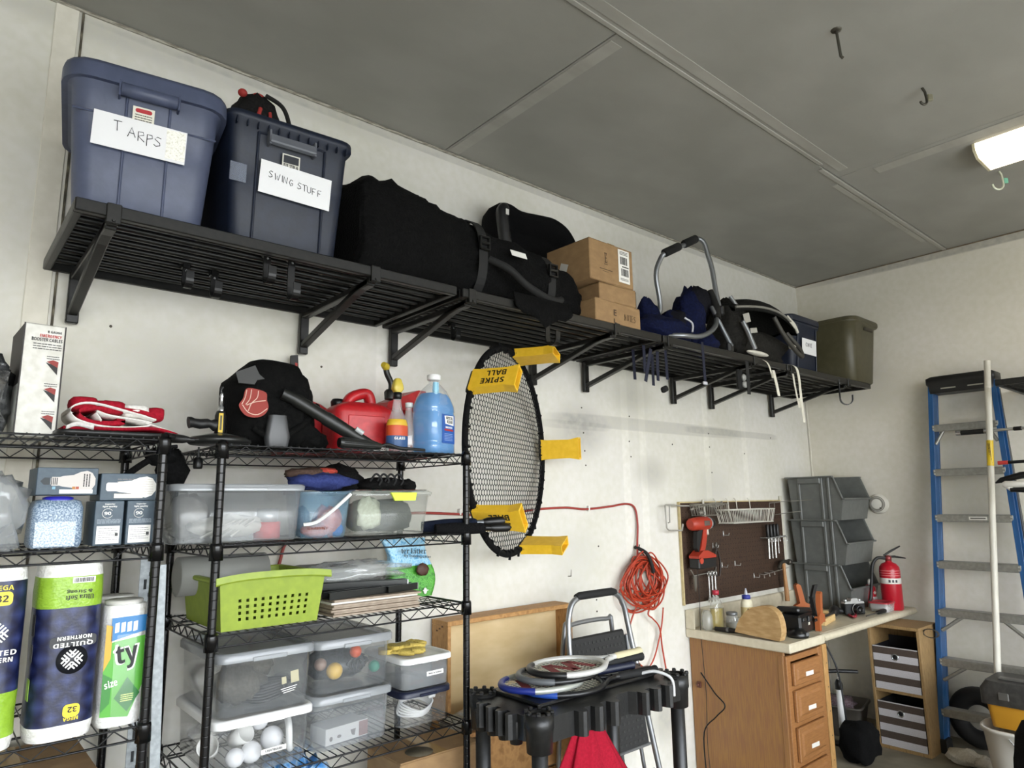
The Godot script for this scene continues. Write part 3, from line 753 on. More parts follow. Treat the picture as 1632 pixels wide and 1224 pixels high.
	for i in 11: # canopy shell: an arched hood, thick cloth
		var k := i / 10.0
		var ring := []
		for j in 21:
			var a := PI * j / 20.0
			var wdt := 0.19 * (0.55 + 0.45 * sin(PI * clampf(k * 0.8 + 0.15, 0, 1)))
			ring.append(Vector3(lerpf(-0.42, 0.36, k), 0.25 + 0.17 * sin(PI * (k * 0.72 + 0.16)) * (0.4 + 0.6 * sin(a)) - k * 0.02, 0.02 + cos(a) * wdt))
		for j in 21:
			var q: Vector3 = ring[20 - j]
			ring.append(q + Vector3(0, -0.02, 0))
		rings.append(ring)
	b = B.new(); b.loft(rings); part("canopy", b, dk, o)
	b = B.new(); var edge := []
	for i in 11: edge.append((rings[i][0] + rings[i][1]) / 2 + Vector3(0, 0, 0.004))
	for j in range(2, 20, 2): edge.append(rings[10][j] + Vector3(0.003, 0, 0))
	b.tube(edge, 0.008, 7); part("canopy_piping", b, M("77756e", 0.6), o)
	b = B.new(); b.blob(Vector3(-0.08, 0.1, 0.02), Vector3(0.32, 0.12, 0.14), 0.4, 22, 7, 0.8); b.blob(Vector3(-0.33, 0.2, 0.05), Vector3(0.12, 0.16, 0.11), 0.4, 18, 9, 0.8); part("pack", b, cloth("1b1a18", "292825", 0.8, 6.0), o)
	b = B.new(); b.tube(curve(v3([-0.05, 0.28, 0.2, 0.02, 0.18, 0.215, 0.15, 0.1, 0.215, 0.27, 0.075, 0.2, 0.3, 0.14, 0.17, 0.25, 0.24, 0.12])), 0.014, 9); part("waist_frame", b, M("3a3833", 0.55), o)
	b = B.new(); b.tube(v3([-0.4, 0.2, 0.19, -0.36, 0.15, 0.195, -0.29, 0.05, 0.195]), 0.014, 8); part("frame_tube", b, M("8b8d90", 0.35, 0.7), o); b = B.new(); b.tube(v3([-0.41, 0.36, 0.13, -0.37, 0.28, 0.16]), 0.012, 8); part("frame_tube", b, M("8b8d90", 0.35, 0.7), o)
	b = B.new(); b.box(Vector3(-0.32, 0.235, 0.175), Vector3(0.07, 0.055, 0.004), 0.002, Basis(Vector3.BACK, 0.3)); b.box(Vector3(-0.27, 0.165, 0.185), Vector3(0.075, 0.03, 0.004), 0.002, Basis(Vector3.BACK, 0.2)); part("reflective_patch", b, M("a3a099", 0.4), o)
	b = B.new(); b.box(Vector3(0.2, 0.29, 0.185), Vector3(0.12, 0.03, 0.01), 0.004, Basis(Vector3.BACK, -0.5)); b.tube(curve(v3([0.2, 0.33, 0.16, 0.26, 0.29, 0.17, 0.3, 0.24, 0.17])), 0.01, 6); b.blob(Vector3(-0.22, 0.035, 0.17), Vector3(0.12, 0.014, 0.025)); b.blob(Vector3(0.15, 0.12, 0.2), Vector3(0.03, 0.016, 0.02)); part("pale_trim", b, M("c9c5ba", 0.5), o)
	b = B.new(); b.box(Vector3(-0.4, -0.12, 0.2), Vector3(0.032, 0.22, 0.004), 0.001); part("hanging_strap", b, M("111111", 0.8), o); b = B.new(); b.box(Vector3(-0.32, -0.12, 0.1), Vector3(0.05, 0.12, 0.02), 0.006); b.box(Vector3(-0.64, -0.17, -0.2), Vector3(0.05, 0.035, 0.03), 0.008, Basis(Vector3.BACK, 0.4)); part("hanging_strap", b, M("111111", 0.8), o)
	b = B.new(); b.blob(Vector3(-0.3, -0.11, 0.115), Vector3(0.02, 0.022, 0.012)); b.blob(Vector3(-0.29, -0.15, 0.115), Vector3(0.028, 0.02, 0.012)); part("grey_buckle", b, M("8f8f8c", 0.4), o)
	# --- white straps over the shelf edge
	var wst := M("cfcbbd", 0.8)
	o = thing("webbing_strap", "short off-white webbing strap hanging over the far shelf edge", "strap", Vector3(3.74, 2.39, 0.61))
	b = B.new()
	var ribbon := func(b: B, pts: Array, w: float):
		var rg := []
		for q in curve(pts, 4): rg.append([q + Vector3(-w, 0, 0.001), q + Vector3(w, 0, 0.001), q + Vector3(w, 0, -0.001), q + Vector3(-w, 0, -0.001)])
		b.loft(rg, true, true, true, false)
	ribbon.call(b, v3([-0.09, 0.01, -0.03, -0.05, -0.02, 0.01, -0.015, -0.08, 0.012, -0.01, -0.105, 0.014]), 0.008)
	ribbon.call(b, v3([0.01, -0.06, 0.012, 0.03, -0.14, 0.015, 0.05, -0.21, 0.014]), 0.015)
	part("webbing", b, wst, o)
	b = B.new(); b.box(Vector3(-0.012, -0.095, 0.016), Vector3(0.02, 0.03, 0.004), 0.001); part("buckle", b, M("a7a394", 0.5), o)
	o = thing("webbing_strap", "long off-white webbing strap hanging well below the far shelf edge", "strap", Vector3(4.02, 2.39, 0.61))
	b = B.new()
	ribbon.call(b, v3([-0.06, 0.008, -0.02, 0.0, -0.005, 0.012, 0.03, -0.06, 0.015, 0.04, -0.18, 0.014, 0.055, -0.35, 0.013]), 0.014)
	part("webbing", b, wst, o)
	b = B.new(); ribbon.call(b, v3([-0.01, -0.05, 0.0, -0.005, -0.14, 0.005, 0.01, -0.22, 0.008, 0.02, -0.26, 0.01, 0.03, -0.2, 0.012]), 0.009); part("thin_tape", b, wst, o)
	# --- far totes
	o = thing("storage_tote", "navy storage tote with a small white note, beside the olive tote", "tote", Vector3(4.47, 2.396, 0.27), 0.0)
	part("body", tub(0.34, 0.4, 0.39, 0.45, 0.36, 0.04), bd, o)
	part("lid", lid(0.42, 0.48, 0.05, 0.04), M("1a2030", 0.5), o, Vector3(0, 0.36, 0))
	for s in [-0.12, 0.14]:
		b = B.new(); b.box(Vector3(s, 0.17, 0.212), Vector3(0.008, 0.34, 0.02), 0.003, Basis(Vector3.RIGHT, 0.07)); part("rib", b, bd, o)
	b = B.new(); b.box(Vector3.ZERO, Vector3(0.2, 0.105, 0.001), 0.0, Basis(Vector3.RIGHT, 0.07)); pp = part("paper_note", b, paper, o, Vector3(0.03, 0.2, 0.226))
	handwriting(pp, "CHE", [-0.05, 0.0, -0.02, 0.0, 0.02, 0.0], 0.02, 0.025, Vector3(0, 0, 0.0012), pen, Basis(Vector3.RIGHT, 0.07), 0.0016)
	var ol := N(["47432f", "4d4935"], Vector3.ONE * 3, 0.42, 0.02, 0.05)
	o = thing("storage_tote", "olive green plastic tote at the far right end of the shelf", "tote", Vector3(5.08, 2.396, 0.38), 0.0)
	part("body", tub(0.36, 0.46, 0.43, 0.53, 0.44, 0.07, 0.004, 0.02), ol, o)
	b = B.new(); b.loft([rr(0.13, 0.03, 0.012, 0), rr(0.13, 0.03, 0.012, 0.02)]); part("grip", b, M("332f22", 0.6), o, Vector3(0.04, 0.375, 0.262))
	b = B.new(); b.box(Vector3(0.0, 0.31, 0.251), Vector3(0.2, 0.005, 0.006), 0.002); part("ridge", b, ol, o)
	part("lid", lid(0.475, 0.575, 0.085, 0.03), ol, o, Vector3(0, 0.425, 0))

# ---------------------------------------------------------------- the two wire racks
func wire_rack(label: String, x0: float, x1: float, z0: float, z1: float, h: float, levels: Array) -> Node3D:
	var c := Vector3((x0 + x1) / 2, 0, (z0 + z1) / 2)
	var o := thing("wire_rack", label, "shelf rack", c)
	var pm := M("0f0f10", 0.22, 0.25)
	var prof := []
	prof.append(Vector2(0.014, 0.0)); prof.append(Vector2(0.0125, 0.012))
	var y := 0.03
	while y < h - 0.03:
		prof.append(Vector2(0.0125, y - 0.001)); prof.append(Vector2(0.0125, y)); prof.append(Vector2(0.0121, y + 0.0004)); prof.append(Vector2(0.0121, y + 0.0016)); prof.append(Vector2(0.0125, y + 0.002)); prof.append(Vector2(0.0125, y + 0.003))
		y += 0.0254
	prof.append(Vector2(0.0125, h - 0.004)); prof.append(Vector2(0.009, h))
	var pb := B.new(); pb.lathe(prof, Vector3.ZERO, 14)
	var pmesh := pb.done()
	var hw := (x1 - x0) / 2; var hd := (z1 - z0) / 2
	for s in [[-1, -1], [1, -1], [-1, 1], [1, 1]]: part("post", pmesh, pm, o, Vector3(s[0] * hw, 0, s[1] * hd))
	var b := B.new(); var r := 0.0026
	for s in [-1, 1]:
		for yy in [0.0, -0.032]:
			b.tube([Vector3(-hw, yy, s * hd), Vector3(hw, yy, s * hd)], 0.003, 6); b.tube([Vector3(s * hw, yy, -hd), Vector3(s * hw, yy, hd)], 0.003, 6)
		var z := []; var n := int(hw * 2 / 0.034)
		for i in n - 1: z.append(Vector3(-hw + 0.034 + (hw * 2 - 0.068) * i / (n - 2), -0.002 if i % 2 else -0.03, s * hd))
		b.tube(z, 0.002, 5)
		z = []; n = int(hd * 2 / 0.034)
		for i in n - 1: z.append(Vector3(s * hw, -0.002 if i % 2 else -0.03, -hd + 0.034 + (hd * 2 - 0.068) * i / (n - 2)))
		b.tube(z, 0.002, 5)
	var k := int(hw * 2 / 0.026)
	for i in k - 1: b.tube([Vector3(-hw + hw * 2 * (i + 1) / k, 0.003, -hd), Vector3(-hw + hw * 2 * (i + 1) / k, 0.003, hd)], 0.0018, 5)
	for zz in [-0.33, 0.33]: b.tube([Vector3(-hw, -0.003, hd * zz * 1.5), Vector3(hw, -0.003, hd * zz * 1.5)], 0.003, 6)
	var sm := b.done()
	b = B.new(); b.lathe(v2([0.0125, -0.04, 0.0195, -0.04, 0.0185, 0.0, 0.0165, 0.008, 0.0125, 0.008]), Vector3.ZERO, 14)
	var cm := b.done()
	for l in levels:
		var sh := part("wire_shelf", sm, M("101011", 0.3, 0.3), o, Vector3(0, l, 0))
		for s in [[-1, -1], [1, -1], [-1, 1], [1, 1]]: part("corner_sleeve", cm, pm, sh, Vector3(s[0] * hw, 0, s[1] * hd))
	return o

func racks():
	wire_rack("black wire shelving rack at the left edge, holding paper packs and bulb boxes", -0.39, 0.503, 0.075, 0.54, 1.79, [1.772, 1.485, 1.03, 0.5])
	wire_rack("black wire shelving rack full of clear tubs, with gas cans on top", 0.66, 1.55, 0.075, 0.54, 1.78, [1.765, 1.475, 1.228, 0.826, 0.35])

# ---------------------------------------------------------------- left rack contents
func quilt_tex(a: Color, b: Color) -> ImageTexture:
	var im := Image.create(128, 128, false, Image.FORMAT_RGB8)
	for y in 128:
		for x in 128:
			var u := absf(fmod(x / 64.0 + y / 64.0, 1.0) - 0.5); var v := absf(fmod(x / 64.0 - y / 64.0 + 4.0, 1.0) - 0.5)
			im.set_pixel(x, y, a.lerp(b, clampf(1.0 - maxf(u, v) * 2.0, 0, 1)))
	return ImageTexture.create_from_image(im)

func printed_bulb(p: Node3D, at: Vector3, w: float, h: float, m: Material):
	var pl := v2([-0.5, -0.13, -0.47, -0.2, -0.3, -0.2, -0.24, -0.24, 0.0, -0.3, 0.15, -0.44, 0.3, -0.5, 0.42, -0.4, 0.5, -0.15, 0.5, 0.15, 0.42, 0.4, 0.3, 0.5, 0.15, 0.44, 0.0, 0.3, -0.24, 0.24, -0.3, 0.2, -0.47, 0.2, -0.5, 0.13])
	for i in pl.size(): pl[i] = Vector2(pl[i].x * w, pl[i].y * h)
	var b := B.new(); b.prism(pl, 0, 0.0006, Basis.IDENTITY, at)
	part("bulb_print", b, m, p)

func left_goods():
	var ink := M("1e1e20", 0.6)
	var wp := M("e9e7e2", 0.6)
	var b := B.new()
	# booster cable box
	var o := thing("cable_box", "tall white box of emergency booster cables on the left rack top", "box", Vector3(0.212, 1.778, 0.32), 0.04)
	b.box(Vector3(0, 0.152, 0), Vector3(0.094, 0.304, 0.2), 0.003); part("carton", b, N(["d9d7d0", "c9c6bd"], Vector3.ONE * 5, 0.6), o)
	b = B.new()
	for s in [-1, 1]: b.box(Vector3(s * 0.0465, 0.152, 0.1), Vector3(0.003, 0.304, 0.003), 0.0)
	b.box(Vector3(-0.0475, 0.22, 0), Vector3(0.001, 0.16, 0.196)); b.box(Vector3(0, 0.304, 0), Vector3(0.09, 0.002, 0.19)); part("dark_edge", b, M("2a2422", 0.6), o)
	text(o, "8 GAUGE", Vector3(0.022, 0.285, 0.1012), 0.032, 0.0065, ink)
	text(o, "EMERGENCY", Vector3(0.014, 0.273, 0.1012), 0.05, 0.008, M("b02a2a", 0.6))
	text(o, "BOOSTER CABLES", Vector3(0.006, 0.262, 0.1012), 0.07, 0.009, ink)
	lines(o, Vector3(0.008, 0.243, 0.1012), 0.066, 0.02, 3, ink, Basis.IDENTITY, 3, 0.3)
	for k in 3:
		var y := 0.2 - k * 0.075
		lines(o, Vector3(0.024, y + 0.014, 0.1012), 0.03, 0.012, 2, ink, Basis.IDENTITY, k, 0.3)
		b = B.new(); b.prism(v2([-0.012, 0.0, 0.016, -0.032, 0.016, -0.008]), 0, 0.0008, Basis.IDENTITY, Vector3(0.02, y, 0.1005)); part("picture", b, M("1f1b1a", 0.6), o)
		b = B.new(); b.prism(v2([-0.01, 0.002, 0.016, -0.012, 0.017, 0.004, 0.004, 0.008]), 0, 0.001, Basis.IDENTITY, Vector3(0.02, y, 0.1005)); part("picture", b, M("8c2f28", 0.6), o)
	# foil bag
	b = B.new(); b.blob(Vector3(0, 0.1, 0), Vector3(0.09, 0.11, 0.1), 0.5, 26, 4, 0.6, 3.5)
	solo("foil_bag", b, N(["55575a", "a9abae"], Vector3.ONE * 4, 0.25, 0.03, 0.8, 0.8), "crumpled silver foil bag at the left edge, beside the booster cable box", "bag", Vector3(0.068, 1.775, 0.36))
	# flag
	o = thing("folded_flag", "loosely folded red and white striped flag lying on a black tray", "flag", Vector3(0.41, 1.797, 0.32))
	var red := cloth("8a1524", "a11c2d", 0.5, 10.0); var wc := cloth("d6d2cc", "e6e3de", 0.5, 10.0)
	for q in [[-0.11, -0.05, 0], [-0.05, 0.02, 1], [0.02, 0.085, 2], [0.085, 0.125, 3]]:
		b = B.new(); b.blob(Vector3((q[0] + q[1]) / 2, 0.083 - 0.006 * q[2], 0.02), Vector3((q[1] - q[0]) / 2 + 0.004, 0.021, 0.05), 0.12, 16, 3 + q[2], 0.5); part("red_stripe" if q[2] in [0, 3, 1] else "white_stripe", b, red if q[2] in [0, 3, 1] else wc, o)
	var loopy := func(b: B, pts: Array, z0: float, z1: float, th: float):
		var rg := []
		for q in curve(pts, 5): rg.append([q + Vector3(0, th, z0), q + Vector3(0, th, z1), q + Vector3(0, -th, z1), q + Vector3(0, -th, z0)])
		b.loft(rg, true, true, true, true)
	b = B.new(); loopy.call(b, v3([0.1, 0.045, 0, 0.02, 0.066, 0, -0.07, 0.083, 0, -0.115, 0.066, 0, -0.1, 0.035, 0, -0.03, 0.018, 0, 0.06, 0.022, 0, 0.09, 0.034, 0, 0.05, 0.042, 0, -0.02, 0.05, 0, -0.055, 0.06, 0, -0.04, 0.035, 0]), -0.09, 0.085, 0.0025); part("white_stripe", b, wc, o)
	b = B.new(); loopy.call(b, v3([0.11, 0.05, 0, 0.06, 0.068, 0, -0.06, 0.07, 0, -0.095, 0.055, 0, -0.06, 0.03, 0, 0.02, 0.034, 0, 0.0, 0.046, 0]), -0.1, 0.07, 0.006); part("red_stripe", b, red, o)
	b = B.new(); loopy.call(b, v3([0.16, 0.004, 0, 0.1, 0.018, 0, 0.0, 0.012, 0, -0.13, 0.01, 0]), -0.1, 0.09, 0.004); part("red_stripe", b, red, o)
	b = B.new(); loopy.call(b, v3([0.15, 0.012, 0, 0.11, 0.024, 0, 0.06, 0.04, 0]), -0.1, 0.08, 0.002); part("white_stripe", b, wc, o); b = B.new(); loopy.call(b, v3([-0.06, 0.012, 0, -0.1, 0.02, 0, -0.125, 0.008, 0]), -0.1, 0.1, 0.006); part("white_stripe", b, wc, o)
	o = thing("black_tray", "thin black plastic tray under the folded flag", "tray", Vector3(0.4, 1.777, 0.37))
	b = B.new(); b.loft([rr(0.27, 0.26, 0.03, 0), rr(0.29, 0.28, 0.03, 0.006), rr(0.29, 0.28, 0.03, 0.016), rr(0.27, 0.26, 0.03, 0.017)]); part("tray", b, black, o)
	b = B.new(); b.tube(v3([0.13, 0.012, 0.06, 0.17, 0.006, 0.1, 0.2, 0.0045, 0.11]), [0.016, 0.012, 0.004], 8); b.tube(v3([0.2, 0.005, 0.11, 0.24, 0.007, 0.115]), 0.0025, 6); part("pointed_handle", b, black, o)
	# bulb boxes
	var slate := N(["3c4b58", "43535f"], Vector3.ONE * 8, 0.5)
	var bulbbox := func(label: String, s: Vector3, at: Vector3, turn: float) -> Node3D:
		var q := thing("bulb_box", label, "box", at, turn, "")
		var c := B.new(); c.box(Vector3(0, s.y / 2, 0), s, 0.0015); part("carton", c, slate, q)
		return q
	var lb := ["slate blue light bulb box standing upright, right of the blue-lidded pack", "slate blue light bulb box standing upright beside the rack post"]
	for k in 2:
		o = bulbbox.call(lb[k], Vector3(0.068, 0.117, 0.14), Vector3(0.391 + k * 0.0755, 1.4895, 0.43), 0.0)
		text(o, "Superior", Vector3(0, 0.108, 0.0705), 0.024, 0.005, wp); text(o, "light quality", Vector3(0, 0.1015, 0.0705), 0.034, 0.0055, wp)
		text(o, "90", Vector3(-0.004, 0.084, 0.0705), 0.016, 0.0085, wp)
		b = B.new(); var cr := []
		for i in 19: cr.append(Vector3(-0.004 + 0.0125 * cos(0.6 + i * 0.29), 0.084 + 0.0125 * sin(0.6 + i * 0.29), 0.0705))
		b.tube(cr, 0.0007, 4); part("ring_print", b, wp, o)
		lines(o, Vector3(0, 0.063, 0.0704), 0.056, 0.012, 4, M("aab4bc", 0.6), Basis.IDENTITY, 5 + k, 0.35)
		b = B.new(); b.box(Vector3(0, 0.028, 0.0702), Vector3(0.054, 0.046, 0.0006)); var lp := part("facts_label", b, wp, o)
		lines(lp, Vector3(0, 0.03, 0.0706), 0.046, 0.034, 6, M("6b6b6b", 0.6), Basis.IDENTITY, 9 + k, 0.22)
		b = B.new(); b.box(Vector3(0.02, 0.028, 0.0707), Vector3(0.007, 0.008, 0.0006)); part("square_print", b, M("3a3a3a", 0.6), lp)
	o = bulbbox.call("slate blue bulb box with a fully white bulb picture, lying by the rack post", Vector3(0.136, 0.072, 0.14), Vector3(0.433, 1.6075, 0.43), 0.0)
	printed_bulb(o, Vector3(0.006, 0.036, 0.0702), 0.122, 0.058, wp)
	lines(o, Vector3(0.015, 0.037, 0.0709), 0.09, 0.046, 7, M("b9a99a", 0.6), Basis.IDENTITY, 3, 0.12)
	b = B.new(); b.box(Vector3(0.0, 0.012, 0.0707), Vector3(0.07, 0.012, 0.0006)); part("pale_band", b, M("eadfcf", 0.6), o)
	o = bulbbox.call("slate blue bulb box with grey bulb picture and coloured squares, on the blue-lidded pack", Vector3(0.136, 0.07, 0.13), Vector3(0.288, 1.6225, 0.435), 0.03)
	printed_bulb(o, Vector3(0.012, 0.035, 0.0652), 0.1, 0.056, M("c6c0bb", 0.6))
	b = B.new(); b.prism(v2([-0.008, 0, 0, 0.009, 0.012, 0.009, 0.012, -0.009, 0, -0.009]), 0, 0.001, Basis.IDENTITY, Vector3(-0.052, 0.035, 0.0653))
	for i in 4: b.box(Vector3(-0.036 + i * 0.004, 0.035, 0.0656), Vector3(0.002, 0.018, 0.001))
	part("screw_base_print", b, M("33383c", 0.6), o)
	b = B.new(); b.box(Vector3(0.02, 0.009, 0.0658), Vector3(0.075, 0.01, 0.0006)); part("white_band", b, wp, o)
	for q in [[-0.03, "7aa3b8"], [0.014, "b0793f"], [0.022, "a5523c"]]:
		b = B.new(); b.box(Vector3(q[0], 0.018, 0.0658), Vector3(0.007, 0.007, 0.0007)); part("colour_square", b, M(q[1], 0.6), o)
	for k in 3: lines(o, Vector3(0.036 + k * 0.006, 0.038, 0.0659), 0.034, 0.004, 1, ink, Basis(Vector3.BACK, PI / 2), 2 + k, 0.7)
	# speckled pack
	o = thing("wipes_pack", "blue and white speckled soft pack with bright blue lid, under a bulb box", "pack", Vector3(0.278, 1.4895, 0.43))
	b = B.new(); b.loft([rr(0.105, 0.12, 0.012, 0), rr(0.115, 0.13, 0.018, 0.01), rr(0.112, 0.13, 0.02, 0.1), rr(0.1, 0.12, 0.022, 0.118), rr(0.08, 0.1, 0.02, 0.122)])
	part("wrapper", b, N(["3d5673", "c3ced8"], Vector3.ONE * 5, 0.4, 0.14), o)
	b = B.new(); b.box(Vector3(-0.005, 0.034, 0.0655), Vector3(0.088, 0.062, 0.001)); part("pale_label", b, N(["8196ab", "e6ecef"], Vector3.ONE * 5, 0.4, 0.14), o)
	b = B.new(); b.loft([rr(0.066, 0.07, 0.02, 0), rr(0.066, 0.07, 0.02, 0.008), rr(0.05, 0.055, 0.018, 0.011)]); part("lid", b, M("2b2aa0", 0.35), o, Vector3(0.0, 0.119, 0.022), "bright blue lid")
	# clear bag on the left
	b = B.new(); b.blob(Vector3(0, 0.09, 0), Vector3(0.1, 0.1, 0.1), 0.5, 22, 6, 0.8)
	solo("plastic_bag", b, M("b9bec2", 0.2, 0, 0.35), "crumpled clear plastic bag at the left edge, beside the speckled pack", "bag", Vector3(0.115, 1.489, 0.42))
	# paper packs
	var navy := StandardMaterial3D.new()
	navy.albedo_texture = quilt_tex(Color("0c1130"), Color("333d6c")); navy.uv1_triplanar = true; navy.uv1_scale = Vector3.ONE * 9.0; navy.roughness = 0.35
	navy.normal_enabled = true; navy.normal_texture = noise_tex([], 0.04, 3, 3, 256, true); navy.normal_scale = 0.12
	var lime := N(["83a82c", "8fb535"], Vector3.ONE * 6, 0.35, 0.02, 0.4)
	var pk := N(["d7d6d1", "e6e5e1", "cfcdc6"], Vector3.ONE * 6, 0.3, 0.03, 0.9)
	var flip := Basis(Vector3.BACK, PI)
	var pack := func(label: String, at: Vector3, turn: float, up: bool) -> Node3D:
		var q := thing("toilet_paper_pack", label, "toilet paper", at, turn)
		var W := 0.142; var D := 0.14; var R := 0.045
		var seg := [["white_end", 0.0, 0.035, pk], ["navy_film", 0.035, 0.31, navy], ["lime_band", 0.31, 0.385, lime], ["white_end", 0.385, 0.415, pk]]
		if up: seg = [["white_end", 0.0, 0.03, pk], ["lime_band", 0.03, 0.13, lime], ["navy_film", 0.13, 0.385, navy], ["white_end", 0.385, 0.415, pk]]
		for s in seg:
			var c := B.new(); var rg := []
			var ends: bool = s[0] == "white_end"
			for i in 5:
				var y := lerpf(s[1], s[2], i / 4.0)
				var k := 1.0 - (0.05 if ends else 0.0) * absf((i / 4.0) - (1.0 if s[1] == 0.0 else 0.0)) + 0.012 * sin(y * 60.0)
				rg.append(rr(W * k, D * k, R, y, 5))
			c.loft(rg); part(s[0], c, s[3], q)
		return q
	var zf := 0.0722
	o = pack.call("navy and lime toilet paper pack standing upside down, beside the paper towels", Vector3(0.317, 1.034, 0.475), 0.06, false)
	text(o, "Ultra Soft", Vector3(0.012, 0.334, zf), 0.062, 0.011, ink, flip, true); text(o, "& Strong", Vector3(0.01, 0.349, zf), 0.056, 0.011, ink, flip, true)
	b = B.new(); b.box(Vector3(0.018, 0.376, zf - 0.0003), Vector3(0.05, 0.014, 0.0006)); var bl := part("barcode_label", b, wp, o); bars(bl, Vector3(0.018, 0.376, zf + 0.0003), 0.043, 0.01, 22, ink)
	b = B.new(); b.loft([rr(0.1, 0.026, 0.008, 0), rr(0.1, 0.026, 0.008, 0.0006)]); var pl := part("name_plate", b, M("17191f", 0.4), o, Vector3(0.006, 0.229, zf)); pl.rotation.x = PI / 2
	b = B.new(); b.lathe(v2([0, 0, 0.034, 0, 0.034, 0.0006, 0, 0.0006]), Vector3.ZERO, 24); pl = part("round_plate", b, M("17191f", 0.4), o, Vector3(0.006, 0.186, zf)); pl.rotation.x = PI / 2
	text(o, "QUILTED", Vector3(0.006, 0.223, zf + 0.0012), 0.085, 0.0125, wp, flip); text(o, "NORTHERN", Vector3(0.008, 0.238, zf + 0.0012), 0.074, 0.009, wp, flip)
	for q4 in 4:
		b = B.new(); var bs := Basis(Vector3.BACK, PI / 4 + q4 * PI / 2)
		for i in 4: b.box(Vector3(0.006, 0.186, zf + 0.0012) + bs * Vector3(0.013, -0.011 + i * 0.0073, 0), Vector3(0.019 - 0.002 * absf(i - 1.5), 0.0036, 0.0006), 0.0, bs)
		part("knot_emblem", b, wp, o)
	b = B.new(); b.loft([rr(0.036, 0.03, 0.01, 0), rr(0.036, 0.03, 0.01, 0.0006)]); pl = part("yellow_badge", b, M("e2c829", 0.4), o, Vector3(0.014, 0.066, zf)); pl.rotation.x = PI / 2
	text(o, "32", Vector3(0.016, 0.068, zf + 0.0012), 0.02, 0.013, ink, flip); text(o, "MEGA", Vector3(0.014, 0.047, zf + 0.0004), 0.032, 0.008, M("e2c829", 0.4), flip)
	for q in [[0.3, 0.05, ink, 6], [0.15, 0.05, M("8fb535", 0.4), 1], [0.235, 0.04, M("17191f", 0.4), 1]]:
		b = B.new(); b.box(Vector3(-0.0715, q[0] - 0.03, 0.02), Vector3(0.0006, q[1], 0.03)); part("side_print", b, q[2], o)
	o = pack.call("navy and lime toilet paper pack at the left edge, cut by the frame", Vector3(0.155, 1.034, 0.475), 0.02, true)
	text(o, "QUILTED", Vector3(0.012, 0.22, zf), 0.088, 0.014, wp); text(o, "NORTHERN", Vector3(0.01, 0.205, zf), 0.08, 0.0105, wp)
	for q4 in 4:
		b = B.new(); var bs := Basis(Vector3.BACK, PI / 4 + q4 * PI / 2)
		for i in 4: b.box(Vector3(0.012, 0.265, zf) + bs * Vector3(0.014, -0.011 + i * 0.0073, 0), Vector3(0.02 - 0.002 * absf(i - 1.5), 0.0036, 0.0006), 0.0, bs)
		part("knot_emblem", b, wp, o)
	text(o, "Ultra Soft", Vector3(0.0, 0.108, zf), 0.066, 0.013, ink, Basis.IDENTITY, true); text(o, "& Strong", Vector3(0.002, 0.085, zf), 0.06, 0.015, ink, Basis.IDENTITY, true)
	text(o, "MEGA", Vector3(0.016, 0.37, zf), 0.045, 0.011, M("e2c829", 0.4))
	b = B.new(); b.loft([rr(0.045, 0.032, 0.01, 0), rr(0.045, 0.032, 0.01, 0.0006)]); pl = part("yellow_badge", b, M("e2c829", 0.4), o, Vector3(0.016, 0.345, zf)); pl.rotation.x = PI / 2
	text(o, "32", Vector3(0.018, 0.345, zf + 0.0012), 0.024, 0.016, ink)
	# paper towels
	o = thing("paper_towel_pack", "clear wrapped paper towel pack with green and blue print beside the rack post", "paper towels", Vector3(0.447, 1.034, 0.42), 0.05)
	b = B.new(); var rg2 := []
	for i in 6: rg2.append(rr(0.103 * (1.0 - 0.06 * (1 if i in [0, 5] else 0)), 0.2, 0.03, [0.0, 0.012, 0.15, 0.26, 0.292, 0.3][i], 5))
	b.loft(rg2); part("wrapper", b, pk, o)
	for sx in [-1]:
		b = B.new(); b.lathe(v2([0.02, 0, 0.05, 0, 0.05, 0.012, 0.02, 0.012]), Vector3(0, 0.3, -0.05), 18); b.lathe(v2([0.02, 0, 0.046, 0, 0.046, 0.01, 0.02, 0.01]), Vector3(0, 0.3, 0.05), 18); part("roll", b, M("c9c7c0", 0.8), o)
	zf = 0.1004
	var face := func(nm: String, pts: Array, c: String, dz := 0.0):
		var q := B.new(); q.prism(v2(pts), 0, 0.0005, Basis.IDENTITY, Vector3(0, 0, zf + dz)); part(nm, q, M(c, 0.35), o)
	face.call("green_print", [-0.05, 0.03, 0.015, 0.02, 0.05, 0.11, 0.05, 0.22, -0.03, 0.21, -0.05, 0.2], "4f9e2f")
	face.call("blue_print", [-0.038, 0.212, 0.05, 0.232, 0.05, 0.272, -0.038, 0.27], "2b74ad", 0.0006)
	face.call("yellow_print", [-0.05, 0.14, -0.035, 0.17, -0.035, 0.25, -0.05, 0.255], "c99a25", 0.0006)
	face.call("dark_green_print", [-0.02, 0.07, 0.012, 0.033, 0.04, 0.075, 0.008, 0.118], "1f6b2b", 0.0006)
	face.call("green_leaf", [-0.05, 0.04, -0.03, 0.06, -0.028, 0.12, -0.05, 0.135], "2f7a2c", 0.0006)
	for i in 4: face.call("towel_print", [-0.03 + i * 0.0145, 0.232, -0.02 + i * 0.0145, 0.234, -0.02 + i * 0.0145, 0.258, -0.03 + i * 0.0145, 0.256], "e3e6e6", 0.0012)
	text(o, "ty", Vector3(0.004, 0.17, zf + 0.0012), 0.064, 0.072, wp, Basis(Vector3.BACK, 0.15)); text(o, "ty", Vector3(0.004, 0.17, zf + 0.002), 0.052, 0.062, ink, Basis(Vector3.BACK, 0.15))
	text(o, "size", Vector3(-0.03, 0.108, zf + 0.0012), 0.03, 0.018, wp, Basis(Vector3.BACK, 0.2))
